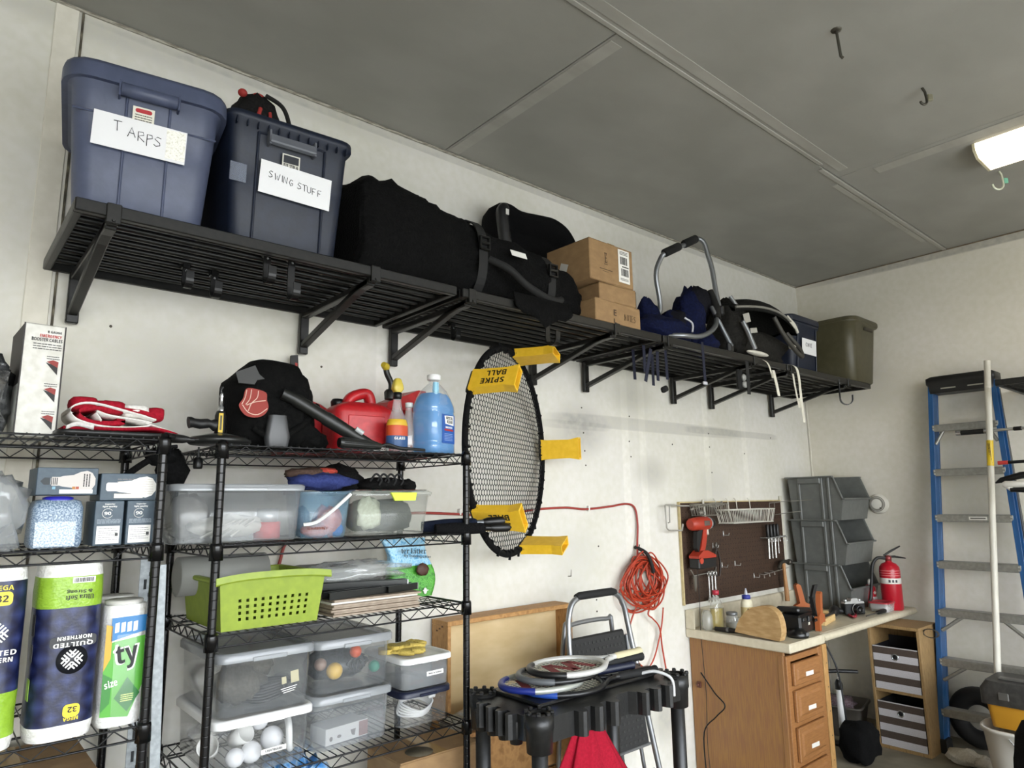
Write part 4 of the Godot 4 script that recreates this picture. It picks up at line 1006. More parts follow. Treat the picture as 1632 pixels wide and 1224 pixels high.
	lines(o, Vector3(0.01, 0.068, zf + 0.0013), 0.03, 0.02, 4, M("cfd98a", 0.5), Basis.IDENTITY, 4, 0.4)
	b = B.new(); b.loft([rr(0.106, 0.203, 0.031, 0.01), rr(0.107, 0.204, 0.031, 0.2), rr(0.105, 0.2, 0.03, 0.305)]); part("film", b, M("ffffff", 0.06, 0, 0.06), o)
	# cartons low on the left rack
	carton("cardboard_box", "cardboard box on the lowest visible level of the left rack", Vector3(0.34, 0.42, 0.36), Vector3(0.25, 0.505, 0.3))
	# slotted metal angle leaning between the racks
	o = thing("metal_angle", "galvanised slotted metal angle standing between the two racks", "metal bar", Vector3(0.587, 0, 0.5))
	var gal := N(["83888a", "979c9e"], Vector3.ONE * 6, 0.5, 0.03, 0.0, 0.5)
	b = B.new(); var tl := Basis(Vector3.BACK, 0.035) 
	b.box(tl * Vector3(-0.009, 0.716, 0.0), Vector3(0.026, 1.432, 0.003), 0.0005, tl); b.box(tl * Vector3(-0.021, 0.716, -0.017), Vector3(0.003, 1.432, 0.034), 0.0005, tl)
	part("angle", b, gal, o)
	b = B.new()
	for i in 22: b.box(tl * Vector3(-0.0228, 0.05 + i * 0.062, -0.017), Vector3(0.0012, 0.03, 0.008), 0.0, tl)
	part("slot", b, M("26282a", 0.8), o)
	o = thing("metal_angle", "second slotted metal strip standing behind the paper towels", "metal bar", Vector3(0.56, 0, 0.2))
	b = B.new(); b.box(Vector3(0, 0.72, 0), Vector3(0.034, 1.44, 0.003), 0.0005); part("angle", b, gal, o)
	b = B.new()
	for i in 22: b.box(Vector3(0.0, 0.05 + i * 0.062, 0.0012), Vector3(0.008, 0.03, 0.002)); b.box(Vector3(0.011, 0.08 + i * 0.062, 0.0012), Vector3(0.004, 0.012, 0.002))
	part("slot", b, M("26282a", 0.8), o)
	# black strap bag between the racks
	o = thing("strap_bundle", "black nylon strap bundle hanging between the two wire racks", "strap", Vector3(0.57, 1.68, 0.3))
	b = B.new(); b.blob(Vector3(0.02, 0.02, 0), Vector3(0.045, 0.065, 0.05), 0.4, 16, 5); b.tube(curve(v3([-0.02, 0.07, 0.02, -0.08, 0.03, 0.04, -0.14, -0.02, 0.05])), 0.01, 6); b.blob(Vector3(-0.02, 0.06, 0.03), Vector3(0.05, 0.03, 0.03), 0.3, 12, 2); part("bundle", b, cloth("0d0d0d", "171717"), o)
	b = B.new(); b.tube(curve(v3([0.02, -0.03, 0.0, 0.03, -0.08, 0.01, 0.02, -0.14, 0.0])), 0.009, 6); b.tube(curve(v3([0.0, 0.07, 0.0, 0.01, 0.09, 0.0, 0.03, 0.095, 0.0])), 0.006, 6); part("strap", b, M("111111", 0.8), o)

# ---------------------------------------------------------------- middle rack contents
func clear_tub(label: String, w: float, d: float, h: float, at: Vector3, lm: Material, lh := 0.024, hz := 0.2, turn := 0.0) -> Node3D:
	var o := thing("clear_tub", label, "storage tub", at, turn)
	var lh2 := lh if lm else 0.0
	part("body", tub(w * 0.9, d * 0.9, w - 0.02, d - 0.02, h - lh2 * 0.6, 0.03, 0.0025, 0.006), M("9fa4a8", 0.12, 0, hz), o)
	if lm:
		var l := part("lid", lid(w, d, 0.035, lh), lm, o, Vector3(0, h - lh, 0))
		var b := B.new(); b.box(Vector3(0, 0.004, d / 2 + 0.002), Vector3(w * 0.34, lh * 0.5, 0.006), 0.002); part("latch_lip", b, lm, l)
	return o

func gas_can(label: String, w: float, d: float, h: float, at: Vector3, turn: float, hx := 0.0) -> Node3D:
	var red := N(["b51e24", "a81a20", "bd262b"], Vector3.ONE * 3, 0.4, 0.02, 0.05)
	var o := thing("gas_can", label, "gas can", at, turn)
	var b := B.new()
	b.loft([rr(w * 0.96, d * 0.96, 0.03, 0, 5), rr(w, d, 0.04, 0.012, 5), rr(w, d, 0.04, h * 0.78, 5), rr(w * 0.97, d * 0.97, 0.04, h * 0.86, 5), rr(w * 0.8, d * 0.8, 0.035, h * 0.94, 5, Vector3(hx * 0.2, 0, 0)), rr(w * 0.55, d * 0.5, 0.02, h, 5, Vector3(hx * 0.4, 0, 0))])
	part("body", b, red, o)
	b = B.new()
	var arch := curve(v3([-w * 0.2 + hx, h * 0.96, 0, -w * 0.15 + hx, h * 1.08, 0, -w * 0.05 + hx, h * 1.16, 0, w * 0.1 + hx, h * 1.21, 0, w * 0.17 + hx, h * 1.16, 0, w * 0.21 + hx, h * 0.97, 0]), 6)
	var rg := []
	for i in arch.size():
		var t: Vector3 = (arch[mini(i + 1, arch.size() - 1)] - arch[maxi(i - 1, 0)]).normalized()
		var nn := Vector3(-t.y, t.x, 0)
		var ring := []
		for k in 10:
			var a := TAU * k / 10
			ring.append(arch[i] + nn * cos(a) * 0.021 + Vector3(0, 0, 0.027) * sin(a))
		rg.append(ring)
	b.loft(rg); part("handle", b, red, o)
	b = B.new(); b.box(Vector3(0, h * 0.42, d / 2), Vector3(w * 0.6, h * 0.6, 0.006), 0.0025); part("raised_panel", b, red, o)
	return o

func bottle(prof: Array, n := 20, sx := 1.0, sz := 1.0) -> B:
	var b := B.new(); b.t = Transform3D(Basis.from_scale(Vector3(sx, 1, sz)), Vector3.ZERO)
	b.lathe(prof, Vector3.ZERO, n); return b

func mid_goods():
	var T := 1.7705
	var ink := M("1e1e20", 0.6); var wp := M("e9e7e2", 0.6)
	var b := B.new()
	# ---- top
	var o := thing("leaf_blower_bag", "black fabric collection bag with a round red hand-like emblem", "tool bag", Vector3(0.9, T, 0.34))
	var fab := cloth("070707", "0f0f0e", 0.8, 6.0)
	var outl := v2([-0.16, 0.0, -0.175, 0.07, -0.185, 0.2, -0.16, 0.235, -0.11, 0.285, -0.075, 0.305, 0.02, 0.3, 0.045, 0.285, 0.075, 0.235, 0.1, 0.19, 0.11, 0.13, 0.115, 0.06, 0.16, 0.0])
	var rg := []
	var nz := FastNoiseLite.new(); nz.frequency = 9.0; nz.seed = 6
	for q in [[-0.1, 0.75], [-0.08, 0.92], [-0.03, 1.0], [0.04, 0.97], [0.075, 0.9], [0.1, 0.76], [0.115, 0.55], [0.12, 0.25]]:
		var ring := []
		for p in curve(outl.map(func(e): return Vector3(e.x, e.y, 0)), 3, true):
			var c := Vector3(0, 0.13, 0)
			var v: Vector3 = c + (p - c) * q[1]
			v.y = maxf(v.y, 0.003)
			ring.append(v + Vector3(0, 0, q[0] + 0.02 * nz.get_noise_3dv(p * 1.3)))
		rg.append(ring)
	b.loft(rg); part("bag", b, fab, o)
	b = B.new(); b.prism(curve(v3([-0.02, -0.043, 0, 0.01, -0.05, 0, 0.04, -0.04, 0, 0.055, -0.015, 0, 0.05, 0.01, 0, 0.046, 0.035, 0, 0.0, 0.045, 0, -0.018, 0.038, 0, -0.025, 0.01, 0, -0.038, -0.015, 0]), 4, true).map(func(e): return Vector2(e.x, e.y)), 0, 0.002, Basis(Vector3.RIGHT, -0.12), Vector3(-0.135, 0.14, 0.121)); part("emblem", b, M("8a2a20", 0.6), o, Vector3.ZERO, "red round emblem")
	b = B.new()
	for st in [[-0.028, -0.012, -0.01, -0.035, 0.02, -0.04, 0.05, -0.018], [-0.018, -0.01, -0.005, 0.01, 0.0, 0.04], [-0.01, -0.03, 0.0, -0.005, 0.018, 0.015, 0.022, 0.038], [-0.015, -0.012, 0.01, 0.0, 0.045, 0.008], [-0.03, -0.01, -0.02, 0.012, -0.015, 0.038]]:
		var pts := []
		for i in range(0, st.size(), 2): pts.append(Vector3(-0.135 + st[i], 0.14 + st[i + 1] * 0.99, 0.1245 + st[i + 1] * -0.12 * -1.0 * -1.0))
		b.tube(curve(pts, 4), 0.0016, 5)
	part("emblem_line", b, M("d9b7a8", 0.6), o)
	b = B.new(); b.prism(v2([-0.04, -0.02, -0.045, 0.02, 0.02, 0.055, 0.03, 0.02, 0.045, 0.005, 0.02, -0.002, 0.01, -0.02]), 0, 0.003, Basis(Vector3.RIGHT, -0.45), Vector3(-0.135, 0.215, 0.107)); part("grey_patch", b, M("4a4a4a", 0.7), o)
	b = B.new(); b.loft([rr(0.07, 0.03, 0.012, 0), rr(0.08, 0.04, 0.015, 0.03), rr(0.055, 0.03, 0.012, 0.1)]); part("grey_nozzle", b, M("3d3e40", 0.35), o, Vector3(-0.05, 0.002, 0.128))
	b = B.new(); b.blob(Vector3(0.03, 0.16, 0.1), Vector3(0.04, 0.09, 0.03), 0.3, 18, 3); b.blob(Vector3(0.09, 0.03, 0.07), Vector3(0.06, 0.035, 0.05), 0.3, 18, 9); b.tube(curve(v3([-0.12, 0.06, 0.11, -0.05, 0.03, 0.125, 0.04, 0.08, 0.12, 0.1, 0.15, 0.09])), 0.012, 6); part("folded_cloth", b, fab, o)
	# blower tube
	o = thing("blower_tube", "long black blower tube sloping down in front of the gas cans", "tube", Vector3(1.03, T, 0.5))
	b = B.new(Vector3(1.03, T, 0.5)); b.tube(v3([0.86, 1.945, 0.47, 0.9, 1.93, 0.475, 0.905, 1.927, 0.475, 1.0, 1.875, 0.49, 1.005, 1.872, 0.49, 1.1, 1.82, 0.5, 1.17, 1.788, 0.505]), [0.018, 0.02, 0.022, 0.021, 0.024, 0.022, 0.016], 14); part("tube", b, M("191a18", 0.4), o)
	b = B.new(Vector3(1.03, T, 0.5)); b.tube(v3([1.1, 1.84, 0.52, 1.125, 1.825, 0.525]), 0.009, 8); b.tube(v3([1.172, 1.787, 0.505, 1.19, 1.779, 0.507]), [0.01, 0.006], 8); part("clear_clip", b, M("a9acad", 0.2), o)
	o = thing("pruning_tool", "black ribbed tool handle lying along the front edge under the blower tube", "tool", Vector3(1.12, T, 0.53))
	b = B.new(); b.tube(v3([-0.085, 0.019, 0.0, -0.075, 0.019, 0, 0.05, 0.014, 0, 0.07, 0.012, 0]), [0.016, 0.019, 0.015, 0.011], 12)
	for k in 10: b.tube([Vector3(-0.074, 0.019 + 0.0185 * sin(k * TAU / 10), 0.0185 * cos(k * TAU / 10)), Vector3(0.045, 0.0145 + 0.015 * sin(k * TAU / 10), 0.015 * cos(k * TAU / 10))], 0.0015, 4)
	part("grip", b, M("151614", 0.35), o)
	b = B.new(); b.tube(curve(v3([0.07, 0.012, 0, 0.1, 0.02, 0, 0.14, 0.01, 0.005, 0.2, 0.007, 0.01, 0.25, 0.006, 0.0])), 0.006, 6); b.tube(v3([0.1, 0.013, -0.01, 0.19, 0.005, -0.02]), 0.004, 6); part("cord", b, M("141414", 0.6), o)
	# polisher / grinder
	o = thing("angle_grinder", "black disc grinder with side grip and yellow label, left end of the rack top", "power tool", Vector3(0.685, T + 0.004, 0.43))
	b = B.new(); b.lathe(v2([0, 0, 0.085, 0, 0.092, 0.006, 0.092, 0.016, 0.08, 0.022, 0.03, 0.03, 0.014, 0.032]), Vector3.ZERO, 30); part("disc", b, M("1a1b1a", 0.35), o)
	b = B.new(); b.lathe(v2([0.07, 0.0235, 0.055, 0.027, 0.03, 0.0325, 0.015, 0.034]), Vector3.ZERO, 30); part("steel_plate", b, M("6f7270", 0.35, 0.6), o)
	b = B.new(); b.lathe(v2([0.014, 0.03, 0.017, 0.036, 0.017, 0.09, 0.014, 0.1, 0.012, 0.104]), Vector3.ZERO, 18); part("motor_body", b, M("101010", 0.35), o)
	b = B.new(); b.lathe(v2([0.009, 0.104, 0.009, 0.117, 0.005, 0.12, 0.005, 0.145, 0.0065, 0.15, 0.004, 0.16]), Vector3.ZERO, 14); part("steel_neck", b, chrome, o)
	b = B.new(); b.tube(curve(v3([0.0, 0.155, 0, -0.003, 0.17, 0, 0.002, 0.18, 0])), 0.004, 7); part("hose_tip", b, blackm, o)
	b = B.new(); b.tube(v3([-0.016, 0.06, 0, -0.03, 0.062, 0.002, -0.04, 0.063, 0.003, -0.06, 0.06, 0.004, -0.078, 0.062, 0.005, -0.088, 0.063, 0.006, -0.094, 0.062, 0.006]), [0.02, 0.012, 0.015, 0.0155, 0.014, 0.017, 0.018], 14); part("side_grip", b, M("0e0e0e", 0.5), o)
	b = B.new(); b.box(Vector3(-0.004, 0.066, 0.0172), Vector3(0.013, 0.06, 0.001)); part("yellow_label", b, M("c9a81f", 0.5), o); b = B.new(); b.box(Vector3(-0.004, 0.066, 0.018), Vector3(0.006, 0.045, 0.0006)); part("label_print", b, M("4a4420", 0.5), o)
	o = thing("rubber_knob", "small black cylindrical knob hanging under the rack top, behind the front left post", "knob", Vector3(0.63, 1.7, 0.42)); b = B.new(); b.lathe(v2([0, 0, 0.012, 0, 0.014, 0.006, 0.014, 0.03, 0.01, 0.034]), Vector3.ZERO, 14); part("knob", b, blackm, o)
	b = B.new(); b.tube(v3([0, 0.03, 0, 0, 0.066, 0]), 0.003, 6); part("stem", b, blackm, o)
	# black saw leaning on the wall
	o = thing("hand_tool", "flat black tool with a red mark leaning on the wall behind the gas cans", "tool", Vector3(1.06, T, 0.06))
	b = B.new(); b.prism(v2([0.0, 0.0, 0.06, 0.0, 0.035, 0.28, 0.028, 0.405, 0.0, 0.4]), 0, 0.012, Basis(Vector3.RIGHT, -0.06)); part("blade", b, M("1b1b1a", 0.4), o)
	b = B.new(); b.prism(v2([0.016, 0.33, 0.024, 0.345, 0.026, 0.37, 0.016, 0.372]), 0.0122, 0.014, Basis(Vector3.RIGHT, -0.06)); part("red_mark", b, M("9b2a22", 0.5), o)
	# gas cans
	o = gas_can("scuffed red gas can half hidden behind the black fabric bag", 0.2, 0.12, 0.21, Vector3(1.075, T, 0.125), 0.0, -0.04)
	o = gas_can("red gas can in the middle of the rack top, handle with see-through slot", 0.24, 0.17, 0.195, Vector3(1.24, T, 0.27), -0.1, 0.0)
	b = B.new(); b.box(Vector3(0.035, 0.017, 0.0895), Vector3(0.105, 0.028, 0.001)); var lb := part("white_label", b, wp, o); lines(lb, Vector3(0.035, 0.017, 0.0902), 0.094, 0.024, 3, M("7a6a66", 0.6), Basis.IDENTITY, 3, 0.5)
	b = B.new(); b.lathe(v2([0, 0, 0.024, 0, 0.026, 0.02, 0.02, 0.03, 0, 0.03]), Vector3(-0.075, 0.18, -0.02), 16); part("cap", b, blackm, o)
	o = gas_can("red gas can behind the spray bottles, with black spout and yellow tip", 0.24, 0.15, 0.2, Vector3(1.475, T, 0.17), 0.15, 0.02)
	b = B.new(); b.prism(v2([-0.11, 0.17, 0.11, 0.2, 0.11, 0.285, 0.07, 0.285, -0.09, 0.22]), -0.05, 0.05); part("sloping_top", b, N(["b51e24", "a81a20", "bd262b"], Vector3.ONE * 3, 0.4, 0.02, 0.05), o)
	b = B.new(); b.lathe(v2([0.024, 0, 0.026, 0.03, 0.018, 0.04]), Vector3(-0.065, 0.235, 0.03), 16); b.tube(curve(v3([-0.065, 0.26, 0.03, -0.062, 0.3, 0.03, -0.085, 0.34, 0.03, -0.09, 0.37, 0.03])), 0.012, 10); part("spout", b, M("161615", 0.4), o)
	b = B.new(); b.tube(v3([-0.088, 0.362, 0.03, -0.094, 0.366, 0.034, -0.112, 0.372, 0.04]), [0.015, 0.017, 0.012], 10); part("spout_tip", b, M("b8a12f", 0.4), o, Vector3.ZERO, "yellow spout tip")
	# spray bottles
	o = thing("spray_bottle", "clear spray bottle with orange and yellow label and yellow trigger cap", "bottle", Vector3(1.315, T, 0.43))
	part("bottle_body", bottle(v2([0, 0, 0.04, 0, 0.043, 0.01, 0.042, 0.1, 0.032, 0.13, 0.02, 0.16, 0.016, 0.19, 0.014, 0.205]), 18, 1.0, 0.75), M("d8dcdc", 0.06, 0, 0.2), o)
	b = bottle(v2([0.0425, 0.02, 0.0432, 0.022, 0.043, 0.06, 0.0427, 0.062]), 18, 1.0, 0.76); part("blue_label", b, M("31527f", 0.5), o)
	b = bottle(v2([0.0427, 0.062, 0.0432, 0.063, 0.0425, 0.098, 0.042, 0.1]), 18, 1.0, 0.76); part("orange_label", b, M("c04a25", 0.5), o)
	b = bottle(v2([0.042, 0.1, 0.0426, 0.101, 0.036, 0.122, 0.035, 0.123]), 18, 1.0, 0.76); part("yellow_label", b, M("cfa92c", 0.5), o)
	text(o, "GLASS", Vector3(-0.008, 0.052, 0.034), 0.04, 0.01, wp, Basis(Vector3.UP, -0.25))
	b = B.new(); b.lathe(v2([0, 0.2, 0.016, 0.2, 0.017, 0.222, 0.01, 0.228]), Vector3.ZERO, 16); part("collar", b, blackm, o)
	b = B.new(); b.loft([rr(0.026, 0.024, 0.006, 0.226), rr(0.044, 0.03, 0.008, 0.238), rr(0.04, 0.03, 0.008, 0.252), rr(0.026, 0.024, 0.008, 0.274), rr(0.018, 0.018, 0.006, 0.278)]); part("yellow_cap", b, M("c2ad44", 0.35), o)
	o = thing("clear_bottle", "plain clear plastic bottle between the spray bottle and the blue jug", "bottle", Vector3(1.385, T, 0.4))
	part("bottle_body", bottle(v2([0, 0, 0.032, 0, 0.035, 0.01, 0.034, 0.09, 0.022, 0.13, 0.014, 0.16, 0.013, 0.18]), 16, 1.0, 0.8), M("d8dcdc", 0.06, 0, 0.22), o)
	b = B.new(); b.lathe(v2([0, 0.178, 0.015, 0.178, 0.015, 0.195, 0, 0.195]), Vector3.ZERO, 14); part("cap", b, M("c9ccc9", 0.4), o)
	# jug
	o = thing("washer_fluid_jug", "jug of blue windshield washer fluid with white cap at the rack's right end", "jug", Vector3(1.478, T, 0.43), 0.42)
	var js := func(k: float, wob := 0.0) -> Array:
		var out := []
		for q in [[0.82, 0.0, 0.03], [1.0, 0.008, 0.035], [1.0, 0.04, 0.035], [0.96, 0.045, 0.035], [1.0, 0.05, 0.035], [1.0, 0.155, 0.036], [0.97, 0.16, 0.036], [1.0, 0.165, 0.036], [0.98, 0.185, 0.036], [0.85, 0.215, 0.036], [0.62, 0.245, 0.03], [0.4, 0.265, 0.024], [0.27, 0.275, 0.02], [0.27, 0.29, 0.02]]:
			out.append(rr(0.168 * q[0] * k, 0.118 * (q[0] if q[0] > 0.75 else q[0] * 1.12) * k, minf(q[2], 0.059 * q[0] * k), q[1], 5))
		return out
	b = B.new(); b.loft(js.call(1.0)); part("jug_body", b, M("dfe8ee", 0.1, 0, 0.12), o)
	b = B.new(); var fl: Array = js.call(0.975).slice(0, 10); fl.append(rr(0.105, 0.08, 0.028, 0.232, 5)); b.loft(fl); part("blue_fluid", b, M("3a86c4", 0.3), o)
	b = B.new(); b.lathe(v2([0, 0.288, 0.0255, 0.288, 0.0265, 0.292, 0.0265, 0.306, 0.024, 0.309, 0, 0.309]), Vector3.ZERO, 22); part("cap", b, M("e8e8e6", 0.4), o)
	b = B.new(); b.loft([rr(0.024, 0.02, 0.008, 0.2), rr(0.028, 0.02, 0.008, 0.24), rr(0.024, 0.018, 0.008, 0.272)]); part("handle", b, M("8fc4dd", 0.3), o, Vector3(-0.035, 0, 0.03))
	b = B.new(); b.box(Vector3(0.01, 0.095, 0.0595), Vector3(0.09, 0.11, 0.0016)); lb = part("label", b, M("2d5aa5", 0.4), o)
	b = B.new(); b.prism(v2([-0.03, 0.0, -0.036, 0.03, 0.03, 0.034, 0.03, -0.004]), 0, 0.0006, Basis.IDENTITY, Vector3(0.016, 0.114, 0.0604)); part("white_panel", b, wp, lb)
	text(lb, "KRYSTAL", Vector3(0.016, 0.137, 0.0614), 0.05, 0.011, ink); text(lb, "KLEAR", Vector3(0.018, 0.123, 0.0614), 0.04, 0.012, ink)
	text(lb, "WASHER", Vector3(0.012, 0.101, 0.0608), 0.05, 0.007, wp)
	b = B.new(); b.box(Vector3(0.012, 0.091, 0.0606), Vector3(0.064, 0.007, 0.0006)); part("red_band", b, M("a93531", 0.5), lb)
	lines(lb, Vector3(0.01, 0.064, 0.0606), 0.06, 0.03, 5, M("a9c0e6", 0.5), Basis.IDENTITY, 3, 0.25)
	# ---- second level
	var S2 := 1.4808
	o = clear_tub("large frosted tub holding a red tape roll and plastic bags, second level left", 0.405, 0.36, 0.172, Vector3(0.74, S2, 0.335), M("aeb2b6", 0.2, 0, 0.5), 0.02, 0.17)
	o = thing("tape_roll", "red roll with silver top seen through the large frosted tub", "tape", Vector3(0.85, S2 + 0.006, 0.42)); b = B.new(); b.lathe(v2([0.0, 0, 0.04, 0, 0.04, 0.05, 0, 0.05]), Vector3.ZERO, 24); part("red_roll", b, M("c01f25", 0.4), o)
	b = B.new(); b.lathe(v2([0.0, 0.05, 0.033, 0.05, 0.033, 0.09, 0.02, 0.09, 0.02, 0.06]), Vector3.ZERO, 24); part("silver_roll", b, M("a9acae", 0.3, 0.5), o)
	b = B.new(); b.blob(Vector3(0, 0.04, 0), Vector3(0.12, 0.032, 0.03), 0.5, 18, 4); for k in 4: b.tube([Vector3(-0.1 + k * 0.03, 0.01, 0.025), Vector3(0.0 + k * 0.02, 0.06, 0.03)], 0.004, 5)
	solo("plastic_packet", b, M("d5d3cb", 0.3, 0, 0.8), "pale plastic packet lying inside the large frosted tub", "packet", Vector3(0.73, S2 + 0.006, 0.44), 0.1)
	b = B.new(); b.blob(Vector3(0, 0.07, 0), Vector3(0.055, 0.068, 0.09), 0.4, 18, 8); solo("plastic_bag", b, M("85817a", 0.5), "grey crumpled bag inside the left end of the large frosted tub", "bag", Vector3(0.625, S2 + 0.006, 0.36))
	# bucket
	o = thing("plastic_bucket", "pale blue translucent bucket with white handle and orange contents", "bucket", Vector3(1.022, S2, 0.415), 0.0)
	part("body", tub(0.155, 0.15, 0.185, 0.17, 0.15, 0.04, 0.003, 0.006), M("8fbbd8", 0.12, 0, 0.16), o)
	b = B.new(); b.tube(curve(v3([-0.088, 0.045, 0.09, -0.05, 0.052, 0.1, 0.0, 0.085, 0.102, 0.05, 0.125, 0.1, 0.07, 0.14, 0.095])), 0.006, 8); part("handle", b, M("e3e3df", 0.4), o, Vector3.ZERO, "white handle")
	text(o, "BRAWNY", Vector3(-0.035, 0.032, 0.082), 0.07, 0.008, M("6b3527", 0.6))
	b = B.new(); b.blob(Vector3(0.03, 0.05, 0.02), Vector3(0.05, 0.05, 0.04), 0.5, 16, 3); b.blob(Vector3(-0.02, 0.02, 0.03), Vector3(0.05, 0.022, 0.035), 0.3, 14, 5); solo("orange_rag", b, cloth("b55a35", "c56b44"), "orange cloth visible inside the pale blue bucket", "rag", Vector3(1.02, S2 + 0.004, 0.415))
	b = B.new(); b.blob(Vector3(0, 0.02, 0), Vector3(0.025, 0.022, 0.02), 0.3, 12, 3); solo("blue_rag", b, cloth("2e4f9c", "3a5cab"), "small blue cloth in the right of the pale blue bucket", "rag", Vector3(1.075, S2 + 0.004, 0.445))
	b = B.new(); b.blob(Vector3(0, 0.05, 0), Vector3(0.025, 0.05, 0.03), 0.3, 12, 5); solo("grey_rag", b, cloth("5d6d7a", "71808c"), "grey patterned cloth in the left of the pale blue bucket", "rag", Vector3(0.965, S2 + 0.004, 0.42))
	# lime latch tub
	o = thing("clear_tub", "clear tub with lime green latch, holding dark fabric", "storage tub", Vector3(1.265, S2, 0.36), -0.02)
	part("body", tub(0.285, 0.26, 0.315, 0.29, 0.14, 0.03, 0.003, 0.008), M("c9cfc6", 0.1, 0, 0.08), o)
	b = B.new(); b.loft([rr(0.335, 0.31, 0.035, 0), rr(0.335, 0.31, 0.035, 0.008), rr(0.3, 0.28, 0.03, 0.018), rr(0.29, 0.27, 0.03, 0.01)]); part("lid", b, M("c9cfc6", 0.1, 0, 0.25), o, Vector3(0, 0.138, 0))
	b = B.new(); b.prism(v2([-0.052, 0.012, 0.052, 0.012, 0.046, -0.016, -0.036, -0.016]), 0, 0.008); part("latch", b, M("c3d52a", 0.4), o, Vector3(0.03, 0.133, 0.156), "lime green latch")
	b = B.new(); b.blob(Vector3(0.02, 0.06, 0), Vector3(0.12, 0.058, 0.1), 0.25, 20, 3, 0.7); solo("dark_fabric", b, cloth("2b3033", "363b3d"), "dark grey fabric inside the lime latch tub", "fabric", Vector3(1.265, S2 + 0.005, 0.35))
	b = B.new(); b.blob(Vector3(0, 0.07, 0), Vector3(0.05, 0.055, 0.014), 0.5, 14, 6); solo("pale_fabric", b, cloth("a5ab98", "b5bba8"), "pale green-grey fabric at the front of the lime latch tub", "fabric", Vector3(1.19, S2 + 0.005, 0.46))
	# blue bag and black mesh bag
	o = thing("folded_bag", "blue bag with brown and red top folded on the bucket", "bag", Vector3(1.03, S2 + 0.157, 0.38))
	b = B.new(); b.blob(Vector3(0.01, 0.028, 0.02), Vector3(0.115, 0.03, 0.07), 0.35, 22, 4); part("blue_fabric", b, cloth("2e3768", "3b4579", 1.0), o)
	b = B.new(); b.blob(Vector3(-0.02, 0.055, -0.01), Vector3(0.09, 0.02, 0.06), 0.4, 18, 7); part("brown_panel", b, cloth("4a3a33", "5c4a40", 1.0), o)
	b = B.new(); b.blob(Vector3(0.03, 0.063, 0.0), Vector3(0.04, 0.014, 0.05), 0.3, 14, 2); part("red_panel", b, cloth("9b3a30", "a8463a", 1.0), o)
	o = thing("mesh_bag", "black mesh bag with drawcord lying on the lime latch tub", "bag", Vector3(1.24, S2 + 0.158, 0.32))
	b = B.new(); b.blob(Vector3(-0.09, 0.035, -0.02), Vector3(0.09, 0.055, 0.08), 0.3, 18, 4); b.blob(Vector3(0.06, 0.015, 0.03), Vector3(0.1, 0.03, 0.07), 0.4, 18, 8); b.blob(Vector3(0.16, 0.012, 0.05), Vector3(0.03, 0.03, 0.03), 0.4, 12, 2); part("mesh", b, cloth("0c0c0c", "1b1a19", 1.0, 14.0), o)
	b = B.new()
	for k in 4: b.tube(curve(v3([-0.02 + k * 0.03, 0.03, 0.09, 0.0 + k * 0.03, 0.055, 0.095, 0.02 + k * 0.03, 0.035, 0.1, 0.01 + k * 0.03, 0.015, 0.1])), 0.004, 5)
	part("drawcord", b, M("151515", 0.8), o)
	# umbrellas lying on the right
	for q in [["dark navy folded umbrella sticking out past the rack's right post", Vector3(1.42, S2 + 0.02, 0.44), Vector3(1.67, S2 + 0.035, 0.56), "151b2a"], ["black folded umbrella beneath the navy one beside the rack's right post", Vector3(1.44, S2 + 0.012, 0.5), Vector3(1.68, S2 + 0.012, 0.585), "0f0f10"]]:
		var base: Vector3 = q[1]; o = thing("folded_umbrella", q[0], "umbrella", base)
		var dv: Vector3 = q[2] - q[1]
		b = B.new(); b.tube([Vector3.ZERO, dv * 0.3, dv * 0.7, dv * 0.75], [0.02, 0.024, 0.02, 0.014], 10); part("canopy", b, cloth(q[3], q[3], 1.0), o)
		b = B.new(); b.tube([dv * 0.75, dv * 0.92], 0.011, 10); part("collar", b, M("6f7275", 0.3, 0.7) if q[3] == "151b2a" else blackm, o)
		b = B.new(); b.tube([dv * 0.84, dv * 0.9, dv * 1.1, dv * 1.14], [0.012, 0.017, 0.017, 0.012], 12); part("handle", b, M("0d0d0d", 0.4), o)
	# ---- third level
	var S3 := 1.2338
	var lime := N(["7f9226", "899c2b"], Vector3.ONE * 4, 0.45)
	o = thing("lime_basket", "lime green plastic basket with rows of square holes", "basket", Vector3(0.835, S3, 0.36))
	b = B.new(); var W0 := 0.29; var W1 := 0.32
	# front face as a grid of bars round the holes
	var H := 0.14
	var fr := func(u: float, y: float) -> Vector3: return Vector3(u * lerpf(W0, W1, y / H), y, lerpf(0.165, 0.18, y / H))
	var ux := []; var uy := []
	for i in 10: ux.append(-0.32 + i * 0.0735)
	for i in 4: uy.append(0.03 + i * 0.0175)
	var pane := func(u0: float, u1: float, y0: float, y1: float):
		var a: Vector3 = fr.call(u0, y0); var c: Vector3 = fr.call(u1, y0); var d: Vector3 = fr.call(u1, y1); var e: Vector3 = fr.call(u0, y1); var bk := Vector3(0, 0, -0.003)
		b.quad(a, e, d, c); b.quad(a + bk, c + bk, d + bk, e + bk); b.quad(a, a + bk, e + bk, e); b.quad(c, d, d + bk, c + bk); b.quad(e, e + bk, d + bk, d); b.quad(a, c, c + bk, a + bk)
	var hw := 0.014; var hh := 0.0045
	pane.call(-0.5, 0.5, 0.0, uy[0] - hh); pane.call(-0.5, 0.5, uy[3] + hh, H)
	for j in 4:
		var x := -0.5
		for i in 10: pane.call(x, ux[i] - hw, uy[j] - hh, uy[j] + hh); x = ux[i] + hw
		pane.call(x, 0.5, uy[j] - hh, uy[j] + hh)
		if j < 3: pane.call(-0.5, 0.5, uy[j] + hh, uy[j + 1] - hh)
	part("front_panel", b, lime, o)
	b = B.new()
